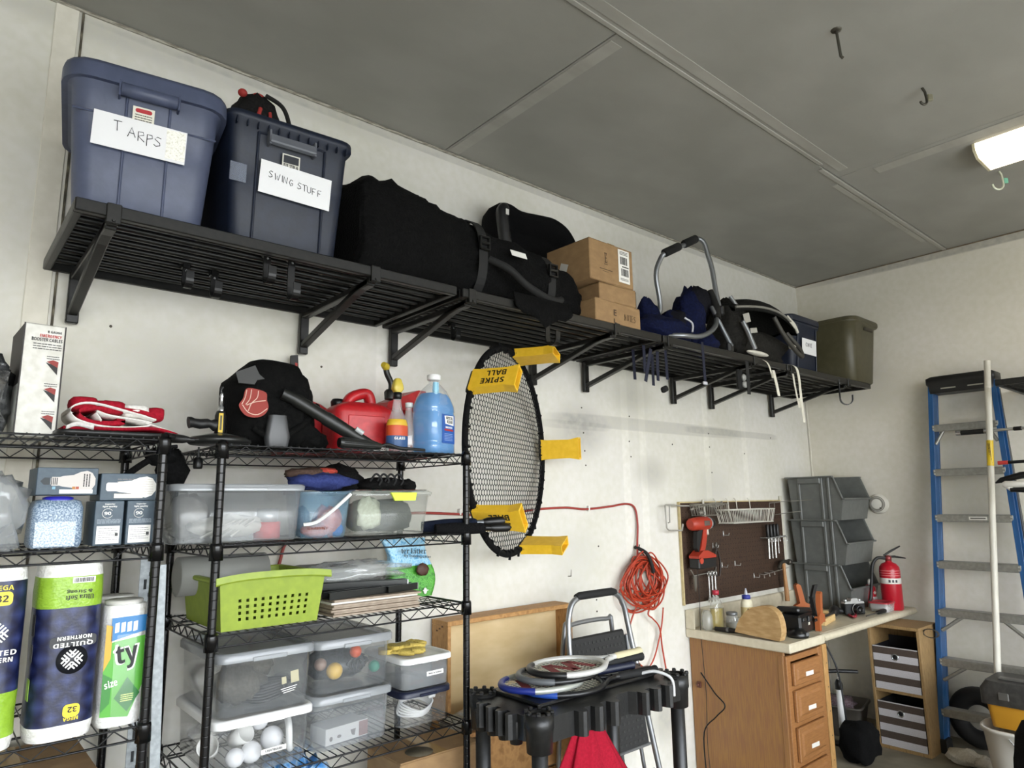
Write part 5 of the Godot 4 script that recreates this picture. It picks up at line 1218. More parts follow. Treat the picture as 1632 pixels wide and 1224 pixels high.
	var wall := func(a0: Vector3, a1: Vector3, c1: Vector3, c0: Vector3, nn: Vector3):
		b.quad(a0, c0, c1, a1); b.quad(a0 + nn, a1 + nn, c1 + nn, c0 + nn); b.quad(c0, c0 + nn, c1 + nn, c1)
	for s in [-1, 1]: wall.call(Vector3(s * W0 / 2, 0, -0.165), Vector3(s * W0 / 2, 0, 0.165), Vector3(s * W1 / 2, H, 0.18), Vector3(s * W1 / 2, H, -0.18), Vector3(-s * 0.003, 0, 0))
	wall.call(Vector3(-W0 / 2, 0, -0.165), Vector3(W0 / 2, 0, -0.165), Vector3(W1 / 2, H, -0.18), Vector3(-W1 / 2, H, -0.18), Vector3(0, 0, 0.003))
	b.box(Vector3(0, 0.002, 0), Vector3(W0, 0.004, 0.33)); part("shell", b, lime, o)
	b = B.new(); var rim := []
	for i in 25:
		var u := -0.5 + i / 24.0
		var y := H + 0.006 + 0.011 * (1.0 - pow(absf(u) * 2, 3.0))
		rim.append(Vector3(u * (W1 + 0.03), y, 0.19))
	var rgs := []
	for q in rim: rgs.append([q + Vector3(0, 0.006, 0.004), q + Vector3(0, -0.012, 0.007), q + Vector3(0, -0.016, 0.004), q + Vector3(0, -0.006, -0.012)])
	b.loft(rgs, true, true, true, false)
	b.box(Vector3(-W1 / 2 - 0.006, H, 0), Vector3(0.02, 0.014, 0.37), 0.004); b.box(Vector3(W1 / 2 + 0.006, H, 0), Vector3(0.02, 0.014, 0.37), 0.004); b.box(Vector3(0, H, -0.188), Vector3(W1 + 0.03, 0.014, 0.02), 0.004); part("rim", b, lime, o)
	o = thing("grey_roll", "rolled grey translucent sheet lying inside the lime basket", "roll", Vector3(0.77, S3 + 0.11, 0.28))
	b = B.new(); b.lathe(v2([0.045, -0.14, 0.06, -0.14, 0.06, 0.13, 0.045, 0.13, 0.045, 0.1]), Vector3(0, 0.03, 0), 22, Basis(Vector3.BACK, -PI / 2)); part("roll", b, M("8b8b86", 0.5), o)
	for k in 7:
		o = thing("ceramic_tile", ["bottom ceramic tile of the stack right of the lime basket", "second ceramic tile from the bottom of the stack beside the lime basket", "third ceramic tile from the bottom of the stack beside the lime basket", "middle ceramic tile of the stack of seven beside the lime basket", "brown ceramic tile just under the white one in the stack", "paler white tile, second from the top of the stack", "topmost ceramic tile of the stack, under the metal channels"][k], "tile", Vector3(1.195 + 0.006 * sin(k * 2.3), S3 + 0.0005 + k * 0.0075, 0.36 + 0.004 * cos(k * 3.1)), 0.012 * sin(k * 1.7))
		b = B.new(); b.box(Vector3(0, 0.0035, 0), Vector3(0.325, 0.0068, 0.33), 0.001); part("tile", b, N(["8f8070", "a39483"], Vector3.ONE * 5, 0.6) if k != 5 else M("d2ccc2", 0.4), o)
	var cl := ["black metal channel on the tiles, front one with squared open end", "black metal channel on the tiles, slanting one with open end", "black metal channel on the tiles, at the back", "short black metal channel at the right end of the tiles"]
	var cs := [[Vector3(1.17, 0, 0.48), 0.3, 0.12], [Vector3(1.2, 0, 0.4), 0.32, -0.35], [Vector3(1.17, 0, 0.32), 0.34, 0.05], [Vector3(1.31, 0, 0.47), 0.14, 0.2]]
	for k in 4:
		o = thing("metal_channel", cl[k], "metal channel", cs[k][0] + Vector3(0, S3 + 0.0535 + (0.014 if k == 1 else 0.0), 0), cs[k][2])
		b = B.new(); b.t = Transform3D(Basis(Vector3.UP, PI / 2), Vector3.ZERO)
		b.prism(v2([-0.022, 0, 0.022, 0, 0.022, 0.022, 0.012, 0.022, 0.012, 0.0195, 0.0195, 0.0195, 0.0195, 0.0025, -0.0195, 0.0025, -0.0195, 0.0195, -0.012, 0.0195, -0.012, 0.022, -0.022, 0.022]), -cs[k][1] / 2, cs[k][1] / 2); part("channel", b, M("2a2b2a", 0.3, 0.6), o)
		b = B.new(); b.t = Transform3D(Basis(Vector3.UP, PI / 2), Vector3.ZERO); b.prism(v2([-0.0222, -0.0002, 0.0222, -0.0002, 0.0222, 0.0222, 0.0195, 0.0222, 0.0195, 0.0025, -0.0195, 0.0025, -0.0195, 0.0222, -0.0222, 0.0222]), cs[k][1] / 2 - 0.003, cs[k][1] / 2 + 0.0005); part("cut_end", b, M("9a9c9a", 0.3, 0.7), o)
	b = B.new(); b.blob(Vector3(0, 0.0, 0), Vector3(0.2, 0.035, 0.1), 0.6, 26, 4, 1.0, 4.0); solo("plastic_sheet", b, M("c9cccb", 0.15, 0, 0.35), "crumpled clear plastic bag over the metal channels", "plastic bag", Vector3(1.22, S3 + 0.115, 0.31))
	b = B.new(); b.blob(Vector3(0, 0.0, 0), Vector3(0.16, 0.03, 0.03), 0.3, 20, 8, 0.8, 3.0); solo("grey_roll", b, M("85877f", 0.5), "grey plastic wrapped roll behind the metal channels", "roll", Vector3(1.12, S3 + 0.11, 0.2))
	# litter bag
	o = thing("litter_bag", "blue and green bag of cat litter standing behind the tiles", "bag", Vector3(1.47, S3 + 0.002, 0.28), -0.05)
	var lr := func(y0: float, y1: float) -> Array:
		var out := []
		for i in 7:
			var y := lerpf(y0, y1, i / 6.0); var k := y / 0.215
			var w := 0.17 + 0.03 * sin(k * 5.0) + (0.05 if k > 0.7 else 0.0) * (k - 0.7) / 0.3
			out.append(rr(w, 0.085 * (1.0 - k * 0.75), 0.02 * (1.0 - k * 0.6), y, 4, Vector3(0.012 * sin(k * 4.0) - k * 0.02, 0, 0)))
		return out
	b = B.new(); b.loft(lr.call(0, 0.115)); part("green_print", b, N(["3f8f2b", "57a838", "2f7a22"], Vector3.ONE * 8, 0.3, 0.02, 0.6), o)
	b = B.new(); b.loft(lr.call(0.115, 0.218)); part("blue_print", b, N(["7fb6d6", "a9d2e6", "5d9fca"], Vector3.ONE * 8, 0.3, 0.02, 0.6), o)
	text(o, "ter Litter", Vector3(-0.005, 0.172, 0.042), 0.11, 0.02, M("24323c", 0.5), Basis(Vector3.BACK, -0.06) * Basis(Vector3.RIGHT, -0.2), true); text(o, "tty Training Litter", Vector3(0.01, 0.15, 0.045), 0.12, 0.013, M("24323c", 0.5), Basis(Vector3.BACK, -0.1) * Basis(Vector3.RIGHT, -0.2))
	b = B.new(); b.blob(Vector3(0.03, 0.1, 0.05), Vector3(0.028, 0.022, 0.006), 0.4, 14, 4); part("animal_print", b, M("4a2f24", 0.6), o)
	b = B.new(); b.blob(Vector3(0.045, 0.02, 0.045), Vector3(0.008, 0.012, 0.004)); b.box(Vector3(0.045, 0.022, 0.047), Vector3(0.024, 0.004, 0.003)); part("white_print", b, wp, o)
	# ---- fourth level
	var S4 := 0.832
	var gl := M("a4a8ac", 0.2, 0, 0.5)
	o = clear_tub("clear tub with white lid full of white bulbs and cups, bottom left of the rack", 0.3, 0.4, 0.158, Vector3(0.835, S4, 0.33), M("e4e4e2", 0.45), 0.022, 0.06)
	b = B.new(); b.box(Vector3(0.03, 0.05, 0.1815), Vector3(0.075, 0.014, 0.0008), 0.0, Basis(Vector3.BACK, 0.03)); var l2 := part("label_strip", b, wp, o); text(l2, "LIGHTBULBS", Vector3(0.03, 0.05, 0.1825), 0.05, 0.006, ink)
	var ci := 0
	for q in [[0.06, 0.05, 0.11, 0.034], [-0.01, 0.03, 0.13, 0.03], [0.03, 0.1, 0.08, 0.028], [-0.06, 0.028, 0.14, 0.026]]:
		var bo := thing("light_bulb", ["large white globe bulb at the right of the white-lidded tub", "white bulb at the bottom front of the white-lidded tub", "white bulb near the lid inside the white-lidded tub", "white bulb at the front left of the white-lidded tub"][ci], "light bulb", Vector3(0.835 + q[0], S4 + q[1] + 0.004, 0.33 + q[2] - 0.02)); ci += 1
		b = B.new(); b.blob(Vector3.ZERO, Vector3.ONE * q[3]); part("globe", b, M("e8e8ea", 0.35), bo)
		b = B.new(); b.tube(v3([0, 0, -0.02, 0, -0.005, -q[3] - 0.02]), [0.016, 0.012], 12); part("screw_base", b, chrome, bo)
	o = thing("white_tube", "white curved plastic tube standing inside the white-lidded tub", "tube", Vector3(0.93, S4 + 0.006, 0.45)); b = B.new(); b.tube(curve(v3([0.02, 0.008, -0.02, 0.0, 0.03, 0.02, -0.005, 0.08, 0.025, 0.005, 0.1, -0.01])), 0.01, 10); part("tube", b, M("e6e6e4", 0.4), o)
	for q in [[0.72, 0.05, 0.4, 0.4], [0.79, 0.06, 0.38, -0.4]]:
		o = thing("paper_cup", "white cup on its side in the left of the white-lidded tub" if q[3] > 0 else "white cup tilted in the middle of the white-lidded tub", "cup", Vector3(q[0], S4 + q[1], q[2])); b = B.new(); b.lathe(v2([0.0, 0, 0.022, 0, 0.03, 0.06, 0.028, 0.06, 0.02, 0.006]), Vector3.ZERO, 18, Basis(Vector3.RIGHT, 1.0) * Basis(Vector3.BACK, q[3])); part("cup", b, M("d9d8d4", 0.5), o)
	o = clear_tub("clear tub holding brown work gear and a black cord, above the white-lidded tub", 0.3, 0.4, 0.178, Vector3(0.835, S4 + 0.16, 0.33), gl, 0.026, 0.1)
	b = B.new(); b.box(Vector3(0.085, 0.085, 0.1835), Vector3(0.025, 0.034, 0.0008), 0.0, Basis(Vector3.BACK, 0.1)); b.box(Vector3(0.052, 0.078, 0.1835), Vector3(0.014, 0.02, 0.0008), 0.0, Basis(Vector3.BACK, 0.1)); part("recycling_print", b, M("b8b08f", 0.5), o)
	b = B.new(); for k in 3: b.box(Vector3(0.068, 0.056 - k * 0.006, 0.1835), Vector3(0.05 - k * 0.008, 0.0018, 0.0008), 0.0, Basis(Vector3.BACK, 0.12))
	part("print_lines", b, wp, o)
	b = B.new(); b.blob(Vector3(-0.035, 0.06, 0.06), Vector3(0.075, 0.055, 0.07), 0.35, 22, 4); b.blob(Vector3(0.02, 0.1, 0.03), Vector3(0.06, 0.035, 0.06), 0.3, 18, 6); solo("knee_pad", b, cloth("4a463d", "5c574c"), "brown padded knee pads inside the upper left clear tub", "knee pad", Vector3(0.83, S4 + 0.165, 0.33))
	b = B.new(); for k in 6: b.tube(curve(v3([-0.05, 0.012 + k * 0.007, 0.0, 0.0, 0.008 + k * 0.007, 0.03 - k * 0.004, 0.07, 0.02 + k * 0.007, 0.02, 0.08, 0.02 + k * 0.006, -0.04, 0.0, 0.02 + k * 0.006, -0.06]), 5), 0.006, 6)
	b.lathe(v2([0.006, -0.02, 0.014, -0.02, 0.014, 0.02, 0.006, 0.02]), Vector3(0.075, 0.045, 0.035), 14, Basis(Vector3.RIGHT, PI / 2)); solo("cable_coil", b, M("17181b", 0.45), "coiled black cord at the bottom of the upper left clear tub", "cord", Vector3(0.85, S4 + 0.166, 0.42))
	o = clear_tub("frosted tub with a small white printed box inside, bottom middle of the rack", 0.285, 0.4, 0.165, Vector3(1.127, S4, 0.32), gl, 0.024, 0.2)
	o = thing("white_carton", "small white printed carton inside the lower middle frosted tub", "box", Vector3(1.12, S4 + 0.006, 0.42), 0.12); b = B.new(); b.box(Vector3(0, 0.025, 0), Vector3(0.16, 0.05, 0.09), 0.001); part("carton", b, M("dedddb", 0.5), o)
	b = B.new(); b.box(Vector3(0.062, 0.025, 0.0455), Vector3(0.034, 0.044, 0.0006)); part("red_picture", b, M("8f6a66", 0.6), o); b = B.new(); b.prism(v2([0.0, 0.03, 0.02, 0.03, 0.016, 0.01, 0.006, 0.014]), 0.0453, 0.046, Basis.IDENTITY, Vector3(0.012, 0, 0)); b.blob(Vector3(-0.03, 0.02, 0.0455), Vector3(0.008, 0.005, 0.0005)); b.blob(Vector3(-0.06, 0.018, 0.0455), Vector3(0.006, 0.007, 0.0005)); part("print", b, M("7a7472", 0.6), o)
	o = clear_tub("clear tub of small coloured balls and hardware, above the frosted tub", 0.285, 0.4, 0.165, Vector3(1.127, S4 + 0.167, 0.32), gl, 0.026, 0.1)
	for q in [[-0.05, 0.055, 0.14, 0.026, "d8b04a", "yellow ball at the front of the upper middle tub"], [0.035, 0.1, 0.12, 0.02, "d9592c", "orange ball near the top of the upper middle tub"], [0.1, 0.045, 0.13, 0.019, "3f8f79", "teal ball at the right of the upper middle tub"], [-0.085, 0.075, 0.11, 0.02, "8d7466", "dull brown ball at the left of the upper middle tub"]]:
		b = B.new(); b.blob(Vector3.ZERO, Vector3.ONE * q[3]); solo("ball", b, M(q[4], 0.4), q[5], "ball", Vector3(1.127 + q[0], S4 + 0.17 + q[1], 0.32 + q[2]))
	b = B.new(); b.blob(Vector3(0, 0.05, 0), Vector3(0.1, 0.05, 0.08), 0.5, 20, 7); for k in 5: b.tube(curve(v3([0.02 + k * 0.01, 0.03, 0.07, 0.0 + k * 0.018, 0.06, 0.085, 0.05, 0.08 - k * 0.006, 0.08, 0.07, 0.04, 0.075])), 0.003, 5)
	solo("hardware_pile", b, N(["2a2d2f", "4c5053", "1f2122"], Vector3.ONE * 10, 0.4), "dark pile of hardware and wire inside the upper middle tub", "hardware", Vector3(1.14, S4 + 0.172, 0.34))
	o = clear_tub("small clear tub with navy lid full of white cable, bottom right of the rack", 0.215, 0.3, 0.118, Vector3(1.415, S4, 0.35), M("12182e", 0.4), 0.02, 0.05)
	b = B.new(); for k in 5: b.tube(curve(v3([-0.06 + k * 0.004, 0.02 + k * 0.008, 0.0, 0.0, 0.015 + k * 0.004, 0.05, 0.06, 0.03 + k * 0.006, 0.02 + k * 0.004, 0.04, 0.05 + k * 0.005, -0.03, -0.03, 0.05 + k * 0.004, -0.03]), 6, true), 0.0035, 6, false, true)
	b.box(Vector3(0.05, 0.075, 0.04), Vector3(0.03, 0.02, 0.02), 0.003); solo("white_cable", b, M("e4e4e2", 0.4), "coiled white cable inside the navy-lidded tub", "cable", Vector3(1.415, S4 + 0.004, 0.4))
	o = clear_tub("small clear tub with white lid and printed strip, carrying yellow gloves", 0.215, 0.3, 0.105, Vector3(1.42, S4 + 0.12, 0.35), M("e6e6e4", 0.4), 0.018, 0.26)
	b = B.new(); b.box(Vector3(0.03, 0.045, 0.1385), Vector3(0.07, 0.015, 0.0008), 0.0, Basis(Vector3.BACK, 0.02)); l2 = part("label_strip", b, wp, o); text(l2, "NAILS & SCREWS", Vector3(0.03, 0.045, 0.1395), 0.055, 0.005, ink)
	o = thing("work_glove", "yellow leather work glove on the white-lidded small tub, upper of two", "glove", Vector3(1.42, S4 + 0.2345, 0.34), 0.25)
	var gv := N(["b8a04a", "c9b25c", "a08a3c"], Vector3.ONE * 10, 0.8, 0.03, 0.6)
	b = B.new(); b.blob(Vector3(-0.005, 0.006, 0), Vector3(0.05, 0.008, 0.04), 0.3, 16, 4, 0.8); part("palm", b, gv, o)
	for k in 4:
		b = B.new(); b.tube(v3([0.035, 0.005, -0.026 + k * 0.018, 0.06, 0.006, -0.03 + k * 0.02, 0.088 - absf(k - 1.4) * 0.008, 0.004, -0.032 + k * 0.021]), [0.009, 0.0095, 0.006], 8); part("finger", b, gv, o)
	b = B.new(); b.tube(v3([-0.01, 0.006, 0.03, 0.02, 0.006, 0.052, 0.04, 0.005, 0.058]), [0.011, 0.0095, 0.006], 8); part("thumb", b, gv, o)
	b = B.new(); b.loft([rr(0.05, 0.07, 0.02, -0.002), rr(0.05, 0.07, 0.02, 0.014)]); part("cuff", b, gv, o, Vector3(-0.06, 0.0025, 0))
	var g2 := copy(o, "yellow leather work glove on the white-lidded small tub, lower of two", Vector3(1.38, S4 + 0.2265, 0.38), -0.5)
	# lower stuff: blue bag, box on the floor side
	b = B.new(); b.blob(Vector3(0, 0.2, 0), Vector3(0.14, 0.21, 0.17), 0.35, 24, 4, 0.8); solo("blue_bag", b, N(["2f6fb5", "4a8dcb", "c9d8e4", "255f9e"], Vector3.ONE * 5, 0.35, 0.02, 0.6), "shiny blue bag under the rack's lowest visible shelf", "bag", Vector3(1.03, 0.355, 0.3))
	b = B.new(); b.blob(Vector3(0, 0.2, 0), Vector3(0.13, 0.2, 0.16), 0.35, 24, 9, 0.8); solo("green_bag", b, N(["1f3a24", "2c4a2f", "16201a"], Vector3.ONE * 5, 0.5, 0.02, 0.6), "dark green bag under the rack's left bottom corner", "bag", Vector3(0.79, 0.355, 0.3))
	o = carton("cardboard_box", "taped cardboard box with a dark smudge, under the rack's bottom right corner", Vector3(0.34, 0.36, 0.23), Vector3(1.5, 0.354, 0.345), 0.0)
	b = B.new(); b.lathe(v2([0, 0, 0.05, 0, 0.05, 0.0008, 0, 0.0008]), Vector3(-0.06, 0.3635, 0.06), 20); part("dark_smudge", b, M("57503f", 0.8), o)

# ---------------------------------------------------------------- net ring, cords
func net_and_cords():
	var nrm := Vector3(0.466, 0, 0.885).normalized(); var hx := Vector3(0.885, 0, -0.466).normalized()
	var C := Vector3(2.0, 1.82, 0.262)
	var o := thing("net_ring", "round black net ring with five yellow legs hanging from the shelf hook", "net game", C)
	o.transform.basis = Basis(hx, Vector3.UP, nrm)
	var b := B.new()
	var R := 0.46
	var nz := FastNoiseLite.new(); nz.seed = 2; nz.frequency = 30.0
	var pts := []; var rad := []
	for i in 120:
		var a := TAU * i / 120
		pts.append(Vector3(cos(a) * R, sin(a) * R, 0)); 
	for i in 120: rad.append(0.0125 + 0.0035 * absf(nz.get_noise_1d(i * 7.3)))
	rad.append(rad[0])
	b.tube(pts, 0.013, 10, false, true)
	for i in 46: # bindings along the rim
		var a := TAU * (i + 0.3 * sin(i * 5.0)) / 46
		var p := Vector3(cos(a), sin(a), 0)
		b.tube([p * (R - 0.012) + Vector3(0, 0, -0.01), p * (R - 0.017) , p * (R - 0.012) + Vector3(0, 0, 0.012), p * (R + 0.015 + 0.008 * sin(i * 3.0)) + Vector3(0, 0, 0.006)], 0.006, 5)
	part("rim", b, cloth("0b0b0b", "161616", 0.8, 20.0), o)
	b = B.new()
	var s := 0.0125; var hgt := s * 1.72
	var inside := func(p: Vector3) -> Vector3:
		return p if p.length() < R - 0.008 else p.normalized() * (R - 0.008)
	var sag := func(p: Vector3) -> Vector3: return Vector3(p.x, p.y, 0.012 * (1.0 - p.length_squared() / R / R))
	var seg := func(p: Vector3, q: Vector3):
		if p.length() > R - 0.006 and q.length() > R - 0.006: return
		b.tube([sag.call(inside.call(p)), sag.call(inside.call(q))], 0.0017, 3, false)
	var rows := int(R * 2 / (hgt * 1.0)) + 2
	var cols := int(R * 2 / (s * 2)) + 2
	for j in range(-rows / 2, rows / 2 + 1):
		for i in range(-cols / 2, cols / 2 + 1):
			var c := Vector3((i + (0.5 if j % 2 else 0.0)) * s * 2, j * hgt, 0)
			var p1 := c + Vector3(0, -hgt * 0.26, 0); var p2 := c + Vector3(0, hgt * 0.26, 0)
			seg.call(p1, p2); seg.call(p2, c + Vector3(s, hgt * 0.74, 0)); seg.call(p2, c + Vector3(-s, hgt * 0.74, 0))
	part("net", b, M("111111", 0.8), o).set_meta("kind", "stuff")
	# legs: yellow boxes standing out from the rim
	var ye := N(["e8b92c", "f0c238"], Vector3.ONE * 5, 0.4)
	for k in 5:
		var a: float = TAU * k / 5.0 + 0.06
		var er := Vector3(cos(a), sin(a), 0); var et := Vector3(-sin(a), cos(a), 0)
		var L := 0.2
		var f := func(t: float, r: float, z: float) -> Vector3: return er * (R + r) + et * t + Vector3(0, 0, z)
		b = B.new()
		var sec := []
		for z in [0.0, 0.03, L - 0.05, L]:
			var w := 0.052 - 0.008 * sin(PI * z / L) + (0.004 if z > 0.19 else 0.0)
			sec.append([f.call(w, 0.024, z), f.call(-w, 0.024, z), f.call(-w, -0.02, z), f.call(w, -0.02, z)])
		b.loft(sec, true, false, true, false)
		var ins := []
		for z in [L, L - 0.045]: ins.append([f.call(0.046, 0.018, z), f.call(-0.046, 0.018, z), f.call(-0.046, -0.014, z), f.call(0.046, -0.014, z)])
		b.loft([sec[3], ins[0], ins[1]], false, true, true, false)
		var lg := part("leg", b, ye, o)
		b = B.new(); b.tube([f.call(-0.05, 0.0, 0.0), f.call(0.05, 0.0, 0.0)], 0.019, 8); part("rim_clamp", b, M("131313", 0.7), lg)
		if k in [2, 3]:
			# lettering on the face towards the net's middle
			var bx := Basis(Vector3(0, 0, -1), et, er)
			var face: Vector3 = f.call(0.0, 0.0246, L * 0.5)
			text(lg, "SPIKE", face + et * 0.02, 0.1, 0.028, M("15130d", 0.6), bx)
			text(lg, "BALL", face - et * 0.02 + Vector3(0, 0, 0.01), 0.085, 0.028, M("15130d", 0.6), bx)
	# ---- orange cord
	o = thing("extension_cord", "orange-red extension cord coiled on the wall, its end running along the wall to the rack", "cord", Vector3(3.2, 1.3, 0.0))
	var oc := M("a8381f", 0.45)
	var rg := RandomNumberGenerator.new(); rg.seed = 11
	b = B.new(Vector3(3.2, 1.3, 0.0))
	for k in 22:
		var cx := 3.2 + rg.randf_range(-0.07, 0.07); var w := rg.randf_range(0.04, 0.2); var top := rg.randf_range(1.2, 1.3); var bot := rg.randf_range(0.96, 1.07)
		var loop := []
		var sk := rg.randf_range(-0.05, 0.05)
		for i in 14:
			var a := TAU * i / 14
			loop.append(Vector3(cx + cos(a) * w * (1.0 - 0.35 * maxf(sin(a), 0.0)) + sk * sin(a), (top + bot) / 2 + sin(a) * (top - bot) / 2, 0.02 + k * 0.0025 + 0.006 * sin(a * 2 + k)))
		b.tube(curve(loop, 3, true), 0.0046, 6, false, true)
	part("coil", b, oc, o)
	b = B.new(Vector3(3.2, 1.3, 0.0)); b.tube(curve(v3([3.12, 1.02, 0.05, 3.05, 0.9, 0.04, 3.08, 0.75, 0.03, 3.18, 0.66, 0.03, 3.26, 0.7, 0.03, 3.33, 0.85, 0.035, 3.34, 0.97, 0.05])), 0.0046, 6)
	b.tube(curve(v3([3.22, 1.0, 0.06, 3.2, 0.95, 0.05, 3.24, 0.92, 0.05, 3.31, 0.86, 0.04, 3.34, 0.74, 0.03, 3.37, 0.6, 0.03])), 0.0046, 6); part("hanging_loop", b, oc, o)
	b = B.new(Vector3(3.2, 1.3, 0.0)); b.tube(curve(v3([0.95, 1.2, 0.03, 1.05, 1.35, 0.02, 1.1, 1.46, 0.015, 1.3, 1.52, 0.012, 1.62, 1.545, 0.012, 1.9, 1.535, 0.012, 2.15, 1.52, 0.012, 2.36, 1.545, 0.012, 2.6, 1.553, 0.012, 2.75, 1.542, 0.012, 2.95, 1.553, 0.012, 3.1, 1.566, 0.012, 3.17, 1.54, 0.012, 3.185, 1.45, 0.015, 3.17, 1.35, 0.02, 3.14, 1.27, 0.04])), 0.006, 7); part("wall_run", b, M("97332b", 0.45), o)
	b = B.new()
	for q in [2.37, 2.78, 1.91]: b.box(Vector3(q - 3.2, 1.545 - 1.3, 0.01), Vector3(0.012, 0.03, 0.018), 0.003)
	part("wall_clip", b, white, o)
	b = B.new(); b.tube(curve(v3([-0.04, 0.02, 0.01, -0.03, -0.01, 0.08, 0.0, -0.07, 0.09, 0.02, -0.12, 0.085])), 0.011, 8); part("hanging_strap", b, M("161312", 0.7), o)
	b = B.new(); b.tube(v3([0, 0, 0, 0, 0, 0.03]), 0.003, 6); b.tube(v3([0, 0, 0.03, 0, 0.02, 0.035]), 0.003, 6); solo("wall_nail", b, M("4d463c", 0.5, 0.4), "nail the orange cord coil hangs from", "nail", Vector3(3.17, 1.315, 0))

# ---------------------------------------------------------------- things along the wall and in front of it
func racket(label: String, at: Vector3, turn: float, frame: Material, accent: Material, grip: Material, gl: float, red: bool):
	var o := thing("tennis_racket", label, "tennis racket", at, turn)
	o.rotation = Vector3(0.0, turn, 0.0)
	var a := 0.15; var c := 0.117
	var b := B.new(); var pts := []
	for i in 40: pts.append(Vector3(cos(TAU * i / 40) * a, 0.012, sin(TAU * i / 40) * c))
	b.tube(pts, 0.0105, 8, false, true); part("frame", b, frame, o)
	b = B.new(); var arc := []
	for i in 13: arc.append(Vector3(cos(2.2 + i * 0.16) * a, 0.0125, sin(2.2 + i * 0.16) * c))
	b.tube(arc, 0.0115, 8); part("bumper", b, accent, o)
	b = B.new()
	for s in [-1, 1]: b.tube(curve(v3([0.09, 0.012, s * 0.092, 0.14, 0.012, s * 0.055, 0.18, 0.012, s * 0.02, 0.22, 0.012, s * 0.006])), 0.009, 8)
	b.tube(v3([0.21, 0.012, 0, 0.25, 0.012, 0]), 0.012, 10); part("throat", b, frame, o)
	b = B.new()
	for i in 15:
		var x := -a + a * 2 * (i + 1) / 16.0; var z := c * sqrt(1.0 - x * x / a / a)
		b.tube([Vector3(x, 0.012, -z), Vector3(x, 0.012, z)], 0.0008, 4, false)
	for i in 13:
		var z := -c + c * 2 * (i + 1) / 14.0; var x := a * sqrt(1.0 - z * z / c / c)
		b.tube([Vector3(-x, 0.0128, z), Vector3(x, 0.0128, z)], 0.0008, 4, false)
	part("strings", b, M("cfc9b5", 0.5), o)
	if red:
		b = B.new()
		for q in [[-0.075, -0.5], [-0.03, 0.5], [0.015, -0.5], [0.06, 0.5]]: b.box(Vector3(q[0], 0.0132, 0.0), Vector3(0.03, 0.0012, 0.12), 0.0, Basis(Vector3.UP, q[1] * 0.6))
		part("stencil", b, M("7d2327", 0.7), o)
	b = B.new(); b.tube(v3([0.24, 0.012, 0, 0.25, 0.012, 0, 0.25 + gl - 0.015, 0.0135, 0, 0.25 + gl - 0.012, 0.0135, 0, 0.25 + gl, 0.0135, 0]), [0.012, 0.0145, 0.0145, 0.0165, 0.0165], 10)
	part("grip", b, grip, o)

